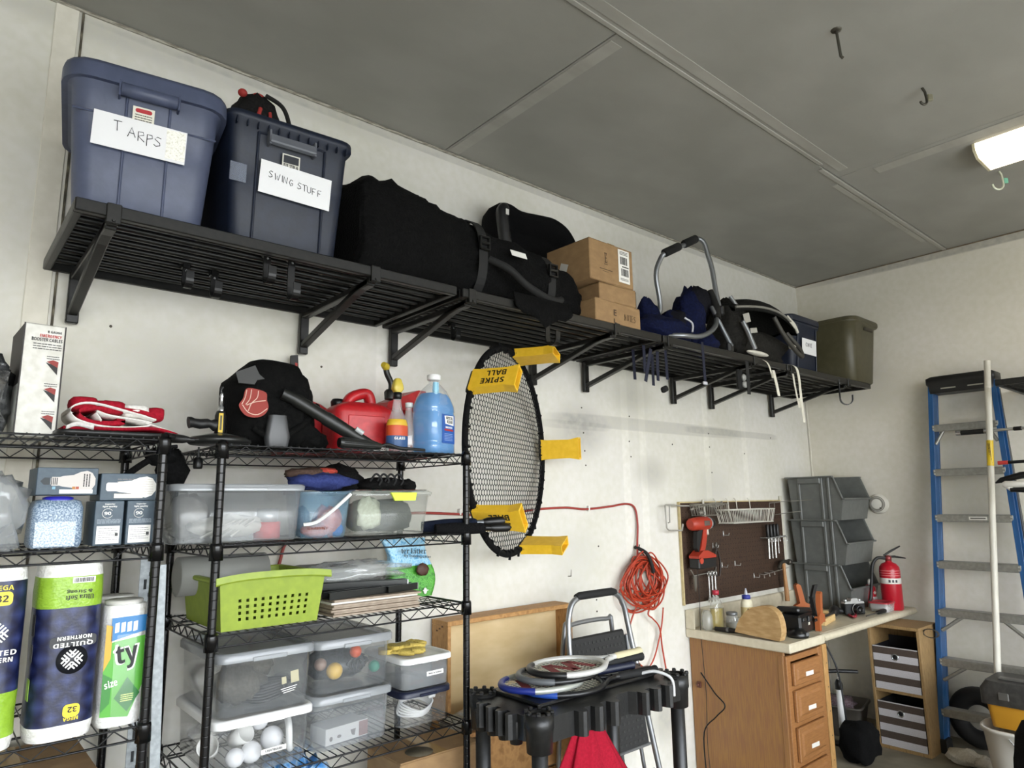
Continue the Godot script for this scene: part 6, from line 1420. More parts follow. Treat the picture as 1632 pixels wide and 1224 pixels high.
func floor_goods():
	var b := B.new()
	# wooden drawer box leaning on the wall
	var ply := N(["c4aa7c", "d0b88c"], Vector3(1, 2.5, 2), 0.7, 0.012)
	var pine := N(["a37745", "b58852", "946a3b"], Vector3(2, 2, 12), 0.6, 0.03)
	var o := thing("shallow_crate", "shallow open wooden box standing on edge against the wall behind the rackets", "wooden box", Vector3(2.13, 0.655, 0.075))
	b.box(Vector3(0, 0.215, -0.045), Vector3(0.72, 0.43, 0.012)); part("panel", b, ply, o)
	for q in [[Vector3(0, 0.424, 0), Vector3(0.75, 0.02, 0.12)], [Vector3(0, 0.01, 0), Vector3(0.75, 0.02, 0.12)], [Vector3(-0.366, 0.217, 0), Vector3(0.018, 0.394, 0.12)], [Vector3(0.366, 0.217, 0), Vector3(0.018, 0.394, 0.12)]]:
		b = B.new(); b.box(q[0], q[1], 0.002); part("side_board", b, pine, o)
	for s in [-0.02, 0.0, 0.02]:
		b = B.new(); b.box(Vector3(-0.3755, 0.4 + s * 0.5, s), Vector3(0.001, 0.006, 0.012)); part("joint", b, M("5a3d22", 0.7), o)
	o = thing("wooden_crate", "low orange-brown wooden crate on the floor under the shallow wooden box", "crate", Vector3(2.13, 0, 0.115))
	for q in [[Vector3(0, 0.11, 0.1), Vector3(0.76, 0.2, 0.018)], [Vector3(0, 0.32, 0.1), Vector3(0.76, 0.2, 0.018)], [Vector3(0, 0.53, 0.1), Vector3(0.76, 0.2, 0.018)], [Vector3(-0.37, 0.315, 0), Vector3(0.018, 0.625, 0.18)], [Vector3(0.37, 0.315, 0), Vector3(0.018, 0.625, 0.18)], [Vector3(0, 0.645, 0.0), Vector3(0.76, 0.018, 0.21)]]:
		b = B.new(); b.box(q[0], q[1], 0.003); part("board", b, pine, o)
	o = thing("plastic_roll", "grey plastic-wrapped roll lying in front of the shallow wooden box", "roll", Vector3(2.06, 0.655, 0.182), 0.0)
	b = B.new(); b.tube(v3([-0.36, 0.04, 0.0, -0.34, 0.04, 0, 0.3, 0.04, 0, 0.32, 0.04, 0]), [0.025, 0.036, 0.036, 0.025], 16); part("roll", b, N(["6f6b60", "8a867a"], Vector3.ONE * 5, 0.5), o)
	b = B.new(); b.blob(Vector3(-0.02, 0.042, 0.0), Vector3(0.34, 0.042, 0.042), 0.25, 30, 6, 0.7, 5.0); part("plastic_wrap", b, M("c9ccd0", 0.15, 0, 0.35), o)
	# step ladder
	var al := M("95979a", 0.35, 0.8)
	o = thing("step_ladder", "folded silver step ladder with black steps leaning near the orange cord", "step ladder", Vector3(2.46, 0, 0.35))
	b = B.new(Vector3(2.46, 0, 0.35)); b.tube(curve(v3([2.17, 0.0, 0.5, 2.22, 0.5, 0.42, 2.262, 0.95, 0.35, 2.285, 1.09, 0.335, 2.34, 1.145, 0.33, 2.47, 1.155, 0.33, 2.6, 1.145, 0.33, 2.655, 1.09, 0.335, 2.68, 0.95, 0.35, 2.725, 0.5, 0.42, 2.775, 0.0, 0.5]), 5), 0.0135, 10); part("front_frame", b, al, o)
	b = B.new(Vector3(2.46, 0, 0.35)); b.tube(v3([2.335, 1.15, 0.33, 2.36, 1.155, 0.33, 2.58, 1.155, 0.33, 2.605, 1.15, 0.33]), [0.015, 0.0185, 0.0185, 0.015], 12); part("handle_grip", b, M("151515", 0.8), o)
	b = B.new(Vector3(2.46, 0, 0.35)); b.tube(curve(v3([2.255, 0.0, 0.24, 2.28, 0.5, 0.25, 2.31, 0.98, 0.27, 2.36, 1.02, 0.27, 2.6, 1.02, 0.27, 2.64, 0.98, 0.27, 2.69, 0.5, 0.25, 2.75, 0.0, 0.24])), 0.011, 8); b.tube(v3([2.655, 0.95, 0.345, 2.71, 0.45, 0.36, 2.745, 0.05, 0.4]), 0.009, 8); part("rear_frame", b, al, o)
	for q in [[0.88, 0.19, 0.34, 0.37], [0.55, 0.17, 0.4, 0.43], [0.28, 0.17, 0.45, 0.46]]:
		b = B.new(Vector3(2.46, 0, 0.35)); var tl := Basis(Vector3.RIGHT, -0.16)
		var cc := Vector3(2.47 + (0.0 if q[0] > 0.8 else 0.02), q[0], q[2]); b.box(cc, Vector3(q[3], q[1], 0.022), 0.008, tl)
		var st := part("step", b, M("1d1d1d", 0.6), o)
		b = B.new(Vector3(2.46, 0, 0.35))
		for i in 12:
			for j in 5: b.box(cc + tl * Vector3((i - 5.5) * q[3] / 13.5 + (0.007 if j % 2 else 0.0), (j - 2) * q[1] / 6.0, 0.0118), Vector3(0.014, 0.012, 0.003), 0.001, tl)
		part("tread_bump", b, M("2b2b2a", 0.6), st)
		b = B.new(Vector3(2.46, 0, 0.35)); b.box(cc + tl * Vector3(0, -q[1] / 2, 0), Vector3(q[3] + 0.01, 0.012, 0.03), 0.004, tl); part("steel_edge", b, al, st)
	# yard tool rack
	var pl := N(["121212", "1b1b1b"], Vector3.ONE * 5, 0.4, 0.03, 0.1)
	o = thing("tool_tower", "black plastic yard tool tower with scalloped holder edge, carrying the tennis rackets", "tool rack", Vector3(1.9, 0, 0.76))
	for q in [[-0.355, 0.165], [0.355, 0.165], [-0.335, -0.145], [0.335, -0.145]]:
		b = B.new(); b.lathe(v2([0, 0, 0.026, 0, 0.026, 0.86, 0, 0.86]), Vector3(q[0], 0, q[1]), 18); part("post", b, pl, o)
		b = B.new(); b.lathe(v2([0.028, 0.815, 0.041, 0.82, 0.044, 0.885, 0.047, 0.89, 0.047, 0.935, 0.038, 0.935, 0.036, 0.915, 0.0, 0.912]), Vector3(q[0], 0, q[1]), 22); part("corner_socket", b, pl, o)
		b = B.new()
		for k in 8: b.box(Vector3(q[0] + cos(k * TAU / 8) * 0.041, 0.939, q[1] + sin(k * TAU / 8) * 0.041), Vector3(0.014, 0.012, 0.014), 0.003, Basis(Vector3.UP, -k * TAU / 8))
		part("socket_tooth", b, pl, o)
	b = B.new() # deck with a scalloped outline
	var outl := []
	var add := func(u: float, v: float): outl.append(Vector2(u, v))
	var side := func(p0: Vector2, p1: Vector2, n: int, dep: float):
		var t := (p1 - p0).normalized(); var nn := Vector2(t.y, -t.x); var len := p0.distance_to(p1); var st := len / n
		for i in n:
			var c := p0 + t * st * (i + 0.5)
			outl.append(p0 + t * st * (i + 0.08))
			for k in 7:
				var a := PI * k / 6.0
				outl.append(c - t * cos(a) * st * 0.3 - nn * sin(a) * dep)
			outl.append(p0 + t * st * (i + 0.92))
	outl.append(Vector2(-0.39, 0.13)); outl.append(Vector2(-0.33, 0.2)); outl.append(Vector2(-0.25, 0.2))
	side.call(Vector2(-0.25, 0.2), Vector2(-0.02, 0.2), 3, 0.035)
	outl.append(Vector2(0.0, 0.175)); outl.append(Vector2(0.06, 0.175))
	side.call(Vector2(0.07, 0.2), Vector2(0.27, 0.2), 3, 0.035)
	outl.append(Vector2(0.33, 0.2)); outl.append(Vector2(0.385, 0.15)); outl.append(Vector2(0.385, 0.08))
	side.call(Vector2(0.385, 0.08), Vector2(0.385, -0.09), 3, 0.035)
	outl.append(Vector2(0.385, -0.12)); outl.append(Vector2(0.34, -0.175)); outl.append(Vector2(-0.34, -0.175)); outl.append(Vector2(-0.38, -0.12))
	side.call(Vector2(-0.38, -0.1), Vector2(-0.39, 0.11), 4, 0.035)
	b.prism(outl, -0.925, -0.85, Basis(Vector3.RIGHT, Vector3.BACK, Vector3.DOWN)); part("deck", b, pl, o)
	b = B.new(); b.box(Vector3(0, 0.931, -0.02), Vector3(0.6, 0.012, 0.26), 0.004); part("tray", b, pl, o)
	for i in 3: # holder prongs under the edges
		for q in [[-0.212 + i * 0.077, 0.165], [0.103 + i * 0.067, 0.165]]:
			b = B.new(); b.prism(v2([-0.007, 0, 0.007, 0, 0.005, -0.06, 0.0, -0.07, -0.005, -0.06]), -0.004, 0.004, Basis.IDENTITY, Vector3(q[0] + 0.038, 0.91, q[1] + 0.033)); part("prong", b, pl, o)
	for i in 4:
		b = B.new(); b.lathe(v2([0, 0.83, 0.02, 0.83, 0.026, 0.86, 0.026, 0.9]), Vector3(-0.377, 0, 0.08 - i * 0.058), 14); part("tool_cup", b, pl, o)
	# rackets
	var hi := 0.936
	racket("lowest tennis racket of the pile, black with a blue edge", Vector3(1.79, hi, 0.79), -0.2, M("111113", 0.35), M("24489a", 0.35), M("101010", 0.8), 0.17, false)
	racket("silver tennis racket with blue tip and dark red string print, left of the pile", Vector3(1.72, hi + 0.018, 0.75), -0.16, M("a9aca4", 0.3, 0.3), M("1b2a78", 0.35), M("10162c", 0.5), 0.17, true)
	racket("black tennis racket under the white topmost one", Vector3(1.79, hi + 0.037, 0.76), -0.1, M("161616", 0.3), M("5d6063", 0.35), M("121212", 0.8), 0.17, false)
	racket("topmost tennis racket, white framed with red string print and cream grip", Vector3(1.83, hi + 0.054, 0.77), -0.06, M("c9c8c4", 0.3, 0.2), M("1a1a1a", 0.35), M("c4ba97", 0.7), 0.13, true)
	b = B.new(); b.tube(curve(v3([0.0, 0.0, 0.0, 0.03, 0.012, 0.05, 0.06, -0.01, 0.1, 0.065, -0.07, 0.105])), 0.006, 6); solo("cord_end", b, M("c9c9c9", 0.4), "short white cord end over the right part of the tool tower edge", "cord", Vector3(2.12, 0.945, 0.86))
	# red umbrella
	o = thing("red_umbrella", "red half-folded umbrella hanging beneath the front edge of the tool tower", "umbrella", Vector3(1.83, 0.42, 0.86))
	b = B.new(); var rings := []
	for i in 14:
		var k := i / 13.0; var ring := []
		for j in 64:
			var a := TAU * j / 64
			var r := lerpf(0.34, 0.03, pow(k, 0.85)) * (1.0 + (0.22 * (1.0 - k * 0.5)) * cos(a * 8.0 + 0.4 * sin(a * 3.0)))
			ring.append(Vector3(cos(a) * r, k * 0.455, sin(a) * r * 0.3))
		rings.append(ring)
	b.loft(rings); part("canopy", b, cloth("8a1426", "98182c", 0.5), o)
	b = B.new(); b.tube(v3([0, 0.44, 0, 0, 0.49, 0]), 0.007, 8); part("shaft", b, M("4a4a4a", 0.4, 0.6), o)

# ---------------------------------------------------------------- workbench
func bench():
	var oak := N(["8a6140", "99703f"], Vector3(9, 0.8, 9), 0.5, 0.03)
	var oak2 := N(["8d5f35", "9c6c3e"], Vector3(2, 12, 12), 0.5, 0.03)
	var o := thing("base_cabinet", "oak base cabinet with four drawers at the left end of the workbench", "cabinet", Vector3(3.85, 0, 0.32))
	var b := B.new(Vector3(3.85, 0, 0.32)); b.box(Vector3(3.65, 0.381, 0.305), Vector3(0.018, 0.762, 0.6), 0.002); part("side_panel", b, oak, o)
	b = B.new(Vector3(3.85, 0, 0.32)); b.box(Vector3(3.64, 0.37, 0.586), Vector3(0.004, 0.74, 0.03), 0.001); part("corner_strip", b, oak, o)
	b = B.new(Vector3(3.85, 0, 0.32)); b.box(Vector3(4.04, 0.37, 0.305), Vector3(0.018, 0.74, 0.58), 0.002); b.box(Vector3(3.845, 0.37, 0.02), Vector3(0.37, 0.74, 0.01)); part("carcass", b, oak, o)
	b = B.new(Vector3(3.85, 0, 0.32))
	for q in [3.664, 4.028]: b.box(Vector3(q, 0.37, 0.61), Vector3(0.044, 0.74, 0.02), 0.002)
	for y in [0.722, 0.57, 0.385, 0.185]: b.box(Vector3(3.845, y, 0.609), Vector3(0.34, 0.03, 0.018), 0.001)
	part("face_frame", b, oak2, o)
	for q in [[0.585, 0.7], [0.4, 0.56], [0.2, 0.372], [0.02, 0.172]]:
		var cy: float = (q[0] + q[1]) / 2; var h: float = q[1] - q[0]
		b = B.new(); b.box(Vector3.ZERO, Vector3(0.31, h, 0.02), 0.004)
		var d := part("drawer", b, oak2, o, Vector3(-0.01, cy, 0.309))
		b = B.new(); b.loft([[Vector3(0.13, h / 2 - 0.025, 0.01), Vector3(-0.13, h / 2 - 0.025, 0.01), Vector3(-0.13, -h / 2 + 0.025, 0.01), Vector3(0.13, -h / 2 + 0.025, 0.01)], [Vector3(0.118, h / 2 - 0.037, 0.016), Vector3(-0.118, h / 2 - 0.037, 0.016), Vector3(-0.118, -h / 2 + 0.037, 0.016), Vector3(0.118, -h / 2 + 0.037, 0.016)]], false, true, true, false); part("raised_field", b, oak2, d)
		b = B.new(); b.box(Vector3(0.0, -0.012 if h < 0.13 else -0.025, 0.0165), Vector3(0.085, 0.022, 0.001), 0.0, Basis(Vector3.BACK, -0.03)); part("label_strip", b, M("e4e1d8", 0.5), d)
	var stud := N(["b58a52", "a67c47", "c0975f"], Vector3(18, 1.5, 18), 0.7, 0.03)
	o = thing("bench_leg", "raw timber post beside the drawers, under the worktop joint", "post", Vector3(4.085, 0, 0.58)); b = B.new(); b.box(Vector3(0, 0.3725, 0), Vector3(0.05, 0.745, 0.085), 0.004); part("post", b, stud, o)
	b = B.new(); for k in 5: b.blob(Vector3(0.002 * k, 0.12 + k * 0.13, 0.0428), Vector3(0.004, 0.004, 0.001)); part("nail_head", b, M("4a4038", 0.5, 0.4), o)
	# worktop
	var lam := N(["c8bea6", "d2c9b2"], Vector3.ONE * 3, 0.45, 0.02)
	o = thing("worktop", "cream laminate worktop with backsplash running to the end wall", "worktop", Vector3(4.5, 0.745, 0.33))
	b = B.new(Vector3(4.5, 0.745, 0.33)); b.box(Vector3(3.81, 0.79, 0.333), Vector3(0.4, 0.05, 0.665), 0.006); part("top_panel", b, lam, o)
	b = B.new(Vector3(4.5, 0.745, 0.33)); b.box(Vector3(4.708, 0.79, 0.32), Vector3(1.393, 0.05, 0.64), 0.004); part("top_panel", b, lam, o)
	b = B.new(Vector3(4.5, 0.745, 0.33)); b.tube(v3([4.012, 0.792, 0.645, 4.3, 0.792, 0.645]), 0.0225, 12); part("front_nosing", b, lam, o)
	b = B.new(Vector3(4.5, 0.745, 0.33)); b.tube(v3([4.303, 0.792, 0.645, 5.403, 0.792, 0.645]), 0.0225, 12); part("front_nosing", b, lam, o)
	b = B.new(Vector3(4.5, 0.745, 0.33)); b.box(Vector3(4.505, 0.868, 0.014), Vector3(1.79, 0.11, 0.024), 0.006); part("backsplash", b, lam, o)
	b = B.new(Vector3(4.5, 0.745, 0.33)); b.box(Vector3(3.612, 0.87, 0.04), Vector3(0.006, 0.11, 0.06), 0.002); part("end_cap", b, lam, o)
	# pegboard
	var peg := N(["37261a", "402d1f", "332318"], Vector3(4, 4, 4), 0.65, 0.02)
	o = thing("pegboard", "dark brown pegboard over the workbench", "pegboard", Vector3(4.22, 1.26, 0.0))
	b = B.new(); b.box(Vector3(0, 0, 0.014), Vector3(1.24, 0.61, 0.006), 0.001); part("board", b, peg, o)
	b = B.new(); b.box(Vector3(-0.624, 0, 0.011), Vector3(0.008, 0.62, 0.018), 0.001); b.box(Vector3(0, 0.308, 0.01), Vector3(1.25, 0.008, 0.014), 0.001); part("edge_strip", b, N(["c9b98e", "bba97b"], Vector3.ONE * 4, 0.7), o)
	b = B.new(); b.box(Vector3(0.64, 0, 0.008), Vector3(0.035, 0.68, 0.012), 0.002); part("side_trim", b, N(["cdc8ba", "c2bdae"], Vector3.ONE * 3, 0.7), o)
	b = B.new()
	for i in 40:
		for j in 19: b.box(Vector3(-0.595 + i * 0.0305, -0.28 + j * 0.031, 0.0172), Vector3(0.005, 0.005, 0.0006))
	var ho := part("peg_hole", b, M("1c120b", 0.9), o); ho.set_meta("kind", "stuff")

func peg_hook(label: String, at: Vector3, len := 0.04, h := 0.03):
	var b := B.new(); b.tube(v3([0, h * 0.5, 0.002, 0, 0, 0.002, 0, 0, len * 0.5, 0, 0.0, len, 0, h * 0.5, len + 0.004]), 0.0028, 6); b.box(Vector3(0, 0.01, 0.001), Vector3(0.009, 0.034, 0.002))
	solo("peg_hook", b, M("d5d5d2", 0.25, 0.6), label, "hook", at)

func wire_basket(label: String, at: Vector3, w: float, d: float, h: float, m: Material, hooks: bool):
	var o := thing("wire_basket", label, "wire basket", at)
	var b := B.new()
	var rim := []; for q in rr(w, d, 0.03, h, 4): rim.append(q)
	b.tube(rim, 0.0035, 7, false, true); part("rim", b, m, o)
	b = B.new(); var n := int(w / 0.022)
	for i in n + 1:
		var x := -w * 0.46 + w * 0.92 * i / n
		b.tube([Vector3(x, h, d / 2), Vector3(x * 0.93, 0, d * 0.42), Vector3(x * 0.93, 0, -d * 0.42), Vector3(x, h, -d / 2)], 0.002, 5)
	for s in [-1, 1]:
		for k in 4: b.tube([Vector3(s * w / 2, h, -d * 0.35 + k * d * 0.23), Vector3(s * w * 0.44, 0, -d * 0.35 + k * d * 0.23)], 0.002, 5)
		b.tube([Vector3(-w * 0.44, 0, s * d * 0.42), Vector3(w * 0.44, 0, s * d * 0.42)], 0.0028, 6)
	part("wires", b, m, o)
	if hooks:
		for x in [-0.44, -0.18, 0.0, 0.3]:
			b = B.new(); b.tube([Vector3(x * w, h, -d / 2), Vector3(x * w, h + 0.06, -d / 2 - 0.004), Vector3(x * w, h + 0.075, -d / 2 - 0.02)], 0.003, 6); part("hanger", b, m, o)

func bench_goods():
	var wire := M("d9d6cc", 0.4, 0.2); var dim := M("8b877d", 0.4, 0.4)
	var b := B.new(); var o: Node3D
	wire_basket("white wire basket hooked on the top of the pegboard", Vector3(4.22, 1.43, 0.1), 0.56, 0.13, 0.085, wire, true)
	wire_basket("smaller grey wire basket at the top left of the pegboard, above the drill", Vector3(3.83, 1.485, 0.075), 0.32, 0.09, 0.07, dim, false)
	b.tube(curve(v3([-0.17, 0.03, -0.03, -0.08, 0.06, 0.0, 0.05, 0.05, 0.01, 0.17, 0.075, -0.02])), 0.008, 6); b.tube(curve(v3([-0.15, 0.04, 0.0, 0.0, 0.07, 0.02, 0.16, 0.06, 0.0])), 0.006, 6); b.blob(Vector3(-0.1, 0.012, 0.0), Vector3(0.03, 0.014, 0.02)); solo("metal_oddments", b, N(["6b665c", "a9a69c", "4a463e"], Vector3.ONE * 14, 0.4, 0.03, 0.0, 0.5), "loose grey metal oddments in the smaller wire basket", "oddments", Vector3(3.83, 1.49, 0.08))
	o = thing("wire_hook", "bent white wire hook sticking out at the pegboard's left edge", "hook", Vector3(3.5, 1.47, 0.0))
	b = B.new(); b.tube(v3([0.3, 0.075, 0.03, 0.1, 0.077, 0.04, -0.085, 0.085, 0.05, -0.105, 0.08, 0.06, -0.1, -0.05, 0.06, -0.08, -0.065, 0.06, 0.05, -0.07, 0.06, 0.055, -0.03, 0.065]), 0.005, 7); b.tube(v3([-0.05, 0.08, 0.05, -0.055, -0.02, 0.05, -0.07, -0.02, 0.05]), 0.004, 6); part("wire", b, M("aaa79e", 0.4, 0.3), o)
	o = thing("white_rod", "slanting white rod in front of the pegboard between drill and baskets", "rod", Vector3(3.78, 1.46, 0.09)); b = B.new(); b.tube(v3([-0.035, -0.09, 0.02, 0.05, 0.12, -0.06]), 0.007, 8); part("rod", b, wire, o)
	o = thing("bent_wire", "long thin wire arm reaching right from the pegboard top corner", "wire", Vector3(4.72, 1.54, 0.02)); b = B.new(); b.tube(v3([-0.08, 0.01, 0.02, 0.02, 0.02, 0.06, 0.1, 0.03, 0.25]), 0.003, 6); b.tube(v3([-0.1, -0.07, 0.07, 0.05, -0.055, 0.12, 0.1, -0.05, 0.16]), 0.003, 6); b.tube(v3([-0.1, -0.02, 0.03, -0.1, 0.012, 0.03, -0.03, 0.014, 0.03, -0.03, -0.02, 0.03]), 0.003, 6); part("wire", b, M("77746b", 0.4, 0.4), o)
	# drill
	o = thing("cordless_drill", "orange-red cordless drill hanging upright at the pegboard's left", "drill", Vector3(3.7, 1.2, 0.085))
	var dr := M("a63522", 0.45)
	b = B.new(); b.tube(v3([-0.1, 0.235, 0, -0.09, 0.235, 0, -0.02, 0.237, 0, 0.07, 0.237, 0, 0.09, 0.237, 0]), [0.025, 0.037, 0.042, 0.042, 0.034], 16); part("motor_housing", b, dr, o)
	b = B.new(); b.tube(v3([0.09, 0.237, 0, 0.1, 0.237, 0, 0.13, 0.237, 0, 0.15, 0.237, 0, 0.155, 0.237, 0]), [0.034, 0.036, 0.03, 0.02, 0.014], 16); part("chuck", b, M("171717", 0.4), o)
	b = B.new(); b.lathe(v2([0.034, 0, 0.04, 0.004, 0.034, 0.012]), Vector3(0.086, 0.237, 0), 16, Basis(Vector3.BACK, -PI / 2)); part("ring", b, M("8d8d8b", 0.4), o)
	b = B.new(); b.prism(v2([0.015, 0.21, 0.06, 0.21, 0.05, 0.17, 0.035, 0.12, 0.01, 0.06, -0.045, 0.06, -0.02, 0.1, 0.0, 0.16]), -0.018, 0.018); part("grip", b, dr, o)
	b = B.new(); b.prism(v2([0.01, 0.2, -0.01, 0.2, -0.05, 0.19, -0.06, 0.09, -0.04, 0.065, -0.03, 0.1, -0.005, 0.16]), -0.014, 0.014); part("rubber_back", b, M("141414", 0.6), o)
	b = B.new(); b.prism(v2([0.055, 0.175, 0.065, 0.17, 0.06, 0.145, 0.045, 0.15]), -0.01, 0.01); part("trigger", b, M("191919", 0.5), o)
	b = B.new(); b.prism(v2([-0.08, 0.045, -0.03, 0.075, 0.02, 0.075, 0.105, 0.045, 0.105, 0.03, -0.08, 0.03]), -0.036, 0.036); part("battery_top", b, dr, o)
	b = B.new(); b.box(Vector3(0.012, 0.0, 0), Vector3(0.185, 0.062, 0.075), 0.006); part("battery", b, M("151515", 0.45), o)
	b = B.new(); b.lathe(v2([0, 0, 0.02, 0, 0.018, 0.006]), Vector3(-0.06, 0.018, 0.037), 14, Basis(Vector3.RIGHT, PI / 2)); part("red_dot", b, M("b5402c", 0.4), o)
	b = B.new(); b.box(Vector3(0.02, 0.24, 0.0425), Vector3(0.06, 0.03, 0.002), 0.001); part("grey_badge", b, M("5c4f48", 0.5), o)
	# small hooks and tools
	var hk := [[4.06, 1.35, "empty peg hook high on the pegboard, right of the drill"], [3.93, 1.28, "peg hook holding the dark pliers"], [3.86, 1.21, "peg hook beside the drill battery"], [4.02, 1.15, "peg hook low on the pegboard, below the pliers"], [4.175, 1.15, "empty peg hook in the middle of the pegboard"], [4.4, 1.055, "peg hook low right on the pegboard, left of the thin wire rail"]]
	for q in hk: peg_hook(q[2], Vector3(q[0], q[1], 0.018))
	o = thing("pliers", "dark handled pliers hanging on a peg hook beside the drill", "pliers", Vector3(3.93, 1.2, 0.045))
	for s in [-1, 1]:
		b = B.new(); b.tube(curve(v3([-s * 0.008, 0.085, 0, s * 0.006, 0.065, 0, s * 0.03, 0.0, 0, s * 0.026, -0.06, 0, s * 0.012, -0.1, 0])), 0.007, 7); part("handle", b, M("2c211a", 0.6), o)
	b = B.new(); b.blob(Vector3(0, 0.09, 0), Vector3(0.014, 0.022, 0.008)); part("jaw", b, M("5a5650", 0.4, 0.6), o)
	o = thing("screwdriver_rack", "shiny wire tool holder at the pegboard's right", "tool holder", Vector3(4.64, 1.31, 0.02))
	b = B.new()
	for z in [0.02, 0.06]: b.tube([Vector3(-0.12, 0.0, z), Vector3(0.12, 0.01, z)], 0.004, 6)
	for k in 6: b.tube([Vector3(-0.12 + k * 0.048, 0.002, 0.0), Vector3(-0.12 + k * 0.048, 0.002, 0.065), Vector3(-0.12 + k * 0.048, -0.025, 0.068)], 0.004, 6)
	part("wires", b, M("dcdcda", 0.2, 0.7), o)
	for k in 4:
		o = thing("screwdriver", ["left screwdriver in the pegboard tool holder", "second screwdriver from the left in the pegboard tool holder", "third screwdriver from the left in the pegboard tool holder", "right-hand screwdriver in the pegboard tool holder"][k], "screwdriver", Vector3(4.55 + k * 0.045, 1.17, 0.06))
		b = B.new(); b.tube(v3([0, 0.135, 0, 0, 0.145, 0, 0, 0.225, 0, 0, 0.235, 0]), [0.009, 0.013, 0.012, 0.007], 10); part("handle", b, M("141313", 0.4), o)
		b = B.new(); b.tube([Vector3(0, 0.135, 0), Vector3(0, 0.0 + (0.03 if k == 3 else 0.0), 0)], 0.008 if k in [0, 2] else 0.004, 8); part("shaft", b, M("c9c9c6", 0.25, 0.8), o)
	o = thing("hammer", "claw hammer with pale wooden handle hanging at the pegboard's right edge", "hammer", Vector3(4.72, 0.87, 0.07))
	b = B.new(); b.tube(v3([0.01, 0, 0, 0.008, 0.08, 0, 0.0, 0.18, 0, -0.005, 0.26, 0]), [0.017, 0.015, 0.012, 0.013], 10); part("handle", b, N(["a37649", "b58658"], Vector3(20, 2, 20), 0.5), o)
	b = B.new(); b.tube(curve(v3([0.07, 0.262, 0, 0.045, 0.268, 0, 0.0, 0.27, 0, -0.04, 0.262, 0, -0.075, 0.225, 0])), 0.013, 10); b.lathe(v2([0, 0, 0.02, 0, 0.02, 0.02, 0.013, 0.024]), Vector3(0.085, 0.262, 0), 14, Basis(Vector3.BACK, PI / 2)); part("head", b, M("4f4b45", 0.4, 0.7), o)
	o = thing("wire_rail", "thin wire tool rail across the lower right of the pegboard", "rail", Vector3(4.6, 1.075, 0.02)); b = B.new(); b.tube(v3([-0.13, -0.01, 0.03, 0.18, 0.02, 0.05]), 0.003, 6)
	for k in 3: b.tube(v3([-0.13 + k * 0.07, -0.006 + k * 0.006, 0.0, -0.13 + k * 0.07, -0.008 + k * 0.006, 0.035, -0.13 + k * 0.07, -0.03 + k * 0.006, 0.037]), 0.003, 6)
	part("wire", b, M("a5a199", 0.3, 0.6), o)
	o = thing("wrench_rail", "bent wire rail at the pegboard's lower left holding wrenches", "rail", Vector3(3.76, 1.13, 0.02)); b = B.new(); b.tube(v3([-0.13, 0.03, 0.03, -0.115, -0.005, 0.04, 0.1, 0.005, 0.05, 0.115, 0.03, 0.05, 0.11, 0.05, 0.03]), 0.0035, 6); part("wire", b, M("a5a199", 0.3, 0.6), o)
	for k in 3:
		o = thing("wrench", ["left wrench of three hanging from the bent wire rail", "middle wrench of three hanging from the bent wire rail", "right wrench of three hanging from the bent wire rail"][k], "wrench", Vector3(3.8 + k * 0.035, 0.965, 0.062), 0.0)
		b = B.new(); b.box(Vector3(0, 0.08, 0), Vector3(0.011, 0.13, 0.005), 0.002); b.lathe(v2([0.009, -0.004, 0.017, -0.004, 0.017, 0.004, 0.009, 0.004, 0.009, -0.004]), Vector3(0, 0.16, 0), 14, Basis(Vector3.RIGHT, PI / 2)); b.prism(v2([-0.008, 0.02, -0.017, 0.01, -0.016, -0.012, -0.007, 0.002, 0.007, 0.002, 0.016, -0.012, 0.017, 0.01, 0.008, 0.02]), -0.003, 0.003); part("wrench", b, M("d0d0ce", 0.25, 0.8), o)
	o = thing("chisel", "short metal scraper hanging at the left of the bent wire rail", "scraper", Vector3(3.66, 1.03, 0.055)); b = B.new(); b.prism(v2([-0.014, 0.1, 0.016, 0.1, 0.012, 0.03, 0.0, 0.0, -0.008, 0.04]), -0.004, 0.004); part("blade", b, M("77736a", 0.4, 0.5), o)
	o = thing("hanging_wire", "thin dark wire hanging from the drill down past the cabinet side", "wire", Vector3(3.63, 0.8, 0.1)); b = B.new(); b.tube(curve(v3([0.02, 0.42, -0.02, 0.0, 0.2, 0.0, -0.005, 0.05, 0.0, -0.004, -0.05, 0.0, -0.002, -0.35, 0.01, -0.003, -0.6, 0.0, -0.004, -0.79, 0.01])), 0.002, 5); part("wire", b, M("1b1512", 0.6), o)
	# on the worktop
	var T := 0.816
	o = thing("oil_bottle", "clear bottle of yellow oil with red cap on the worktop", "bottle", Vector3(3.72, T, 0.155))
	var bp := v2([0, 0, 0.045, 0, 0.05, 0.012, 0.05, 0.12, 0.042, 0.15, 0.03, 0.175, 0.018, 0.195, 0.017, 0.205])
	part("bottle_body", bottle(bp, 20, 1.0, 0.7), M("d8dcd0", 0.06, 0, 0.14), o)
	b = bottle(v2([0, 0.004, 0.042, 0.004, 0.046, 0.014, 0.046, 0.12, 0.0, 0.12]), 20, 1.0, 0.7); part("oil", b, M("a08a2c", 0.3), o)
	b = B.new(); b.lathe(v2([0, 0.2, 0.021, 0.2, 0.021, 0.222, 0.018, 0.226]), Vector3.ZERO, 16); part("cap", b, M("a8273a", 0.4), o, Vector3.ZERO, "red cap")
	b = B.new(); b.box(Vector3(0.035, 0.08, 0.027), Vector3(0.03, 0.09, 0.001), 0.0, Basis(Vector3.UP, 0.6)); part("label", b, M("6b4a2c", 0.5), o)
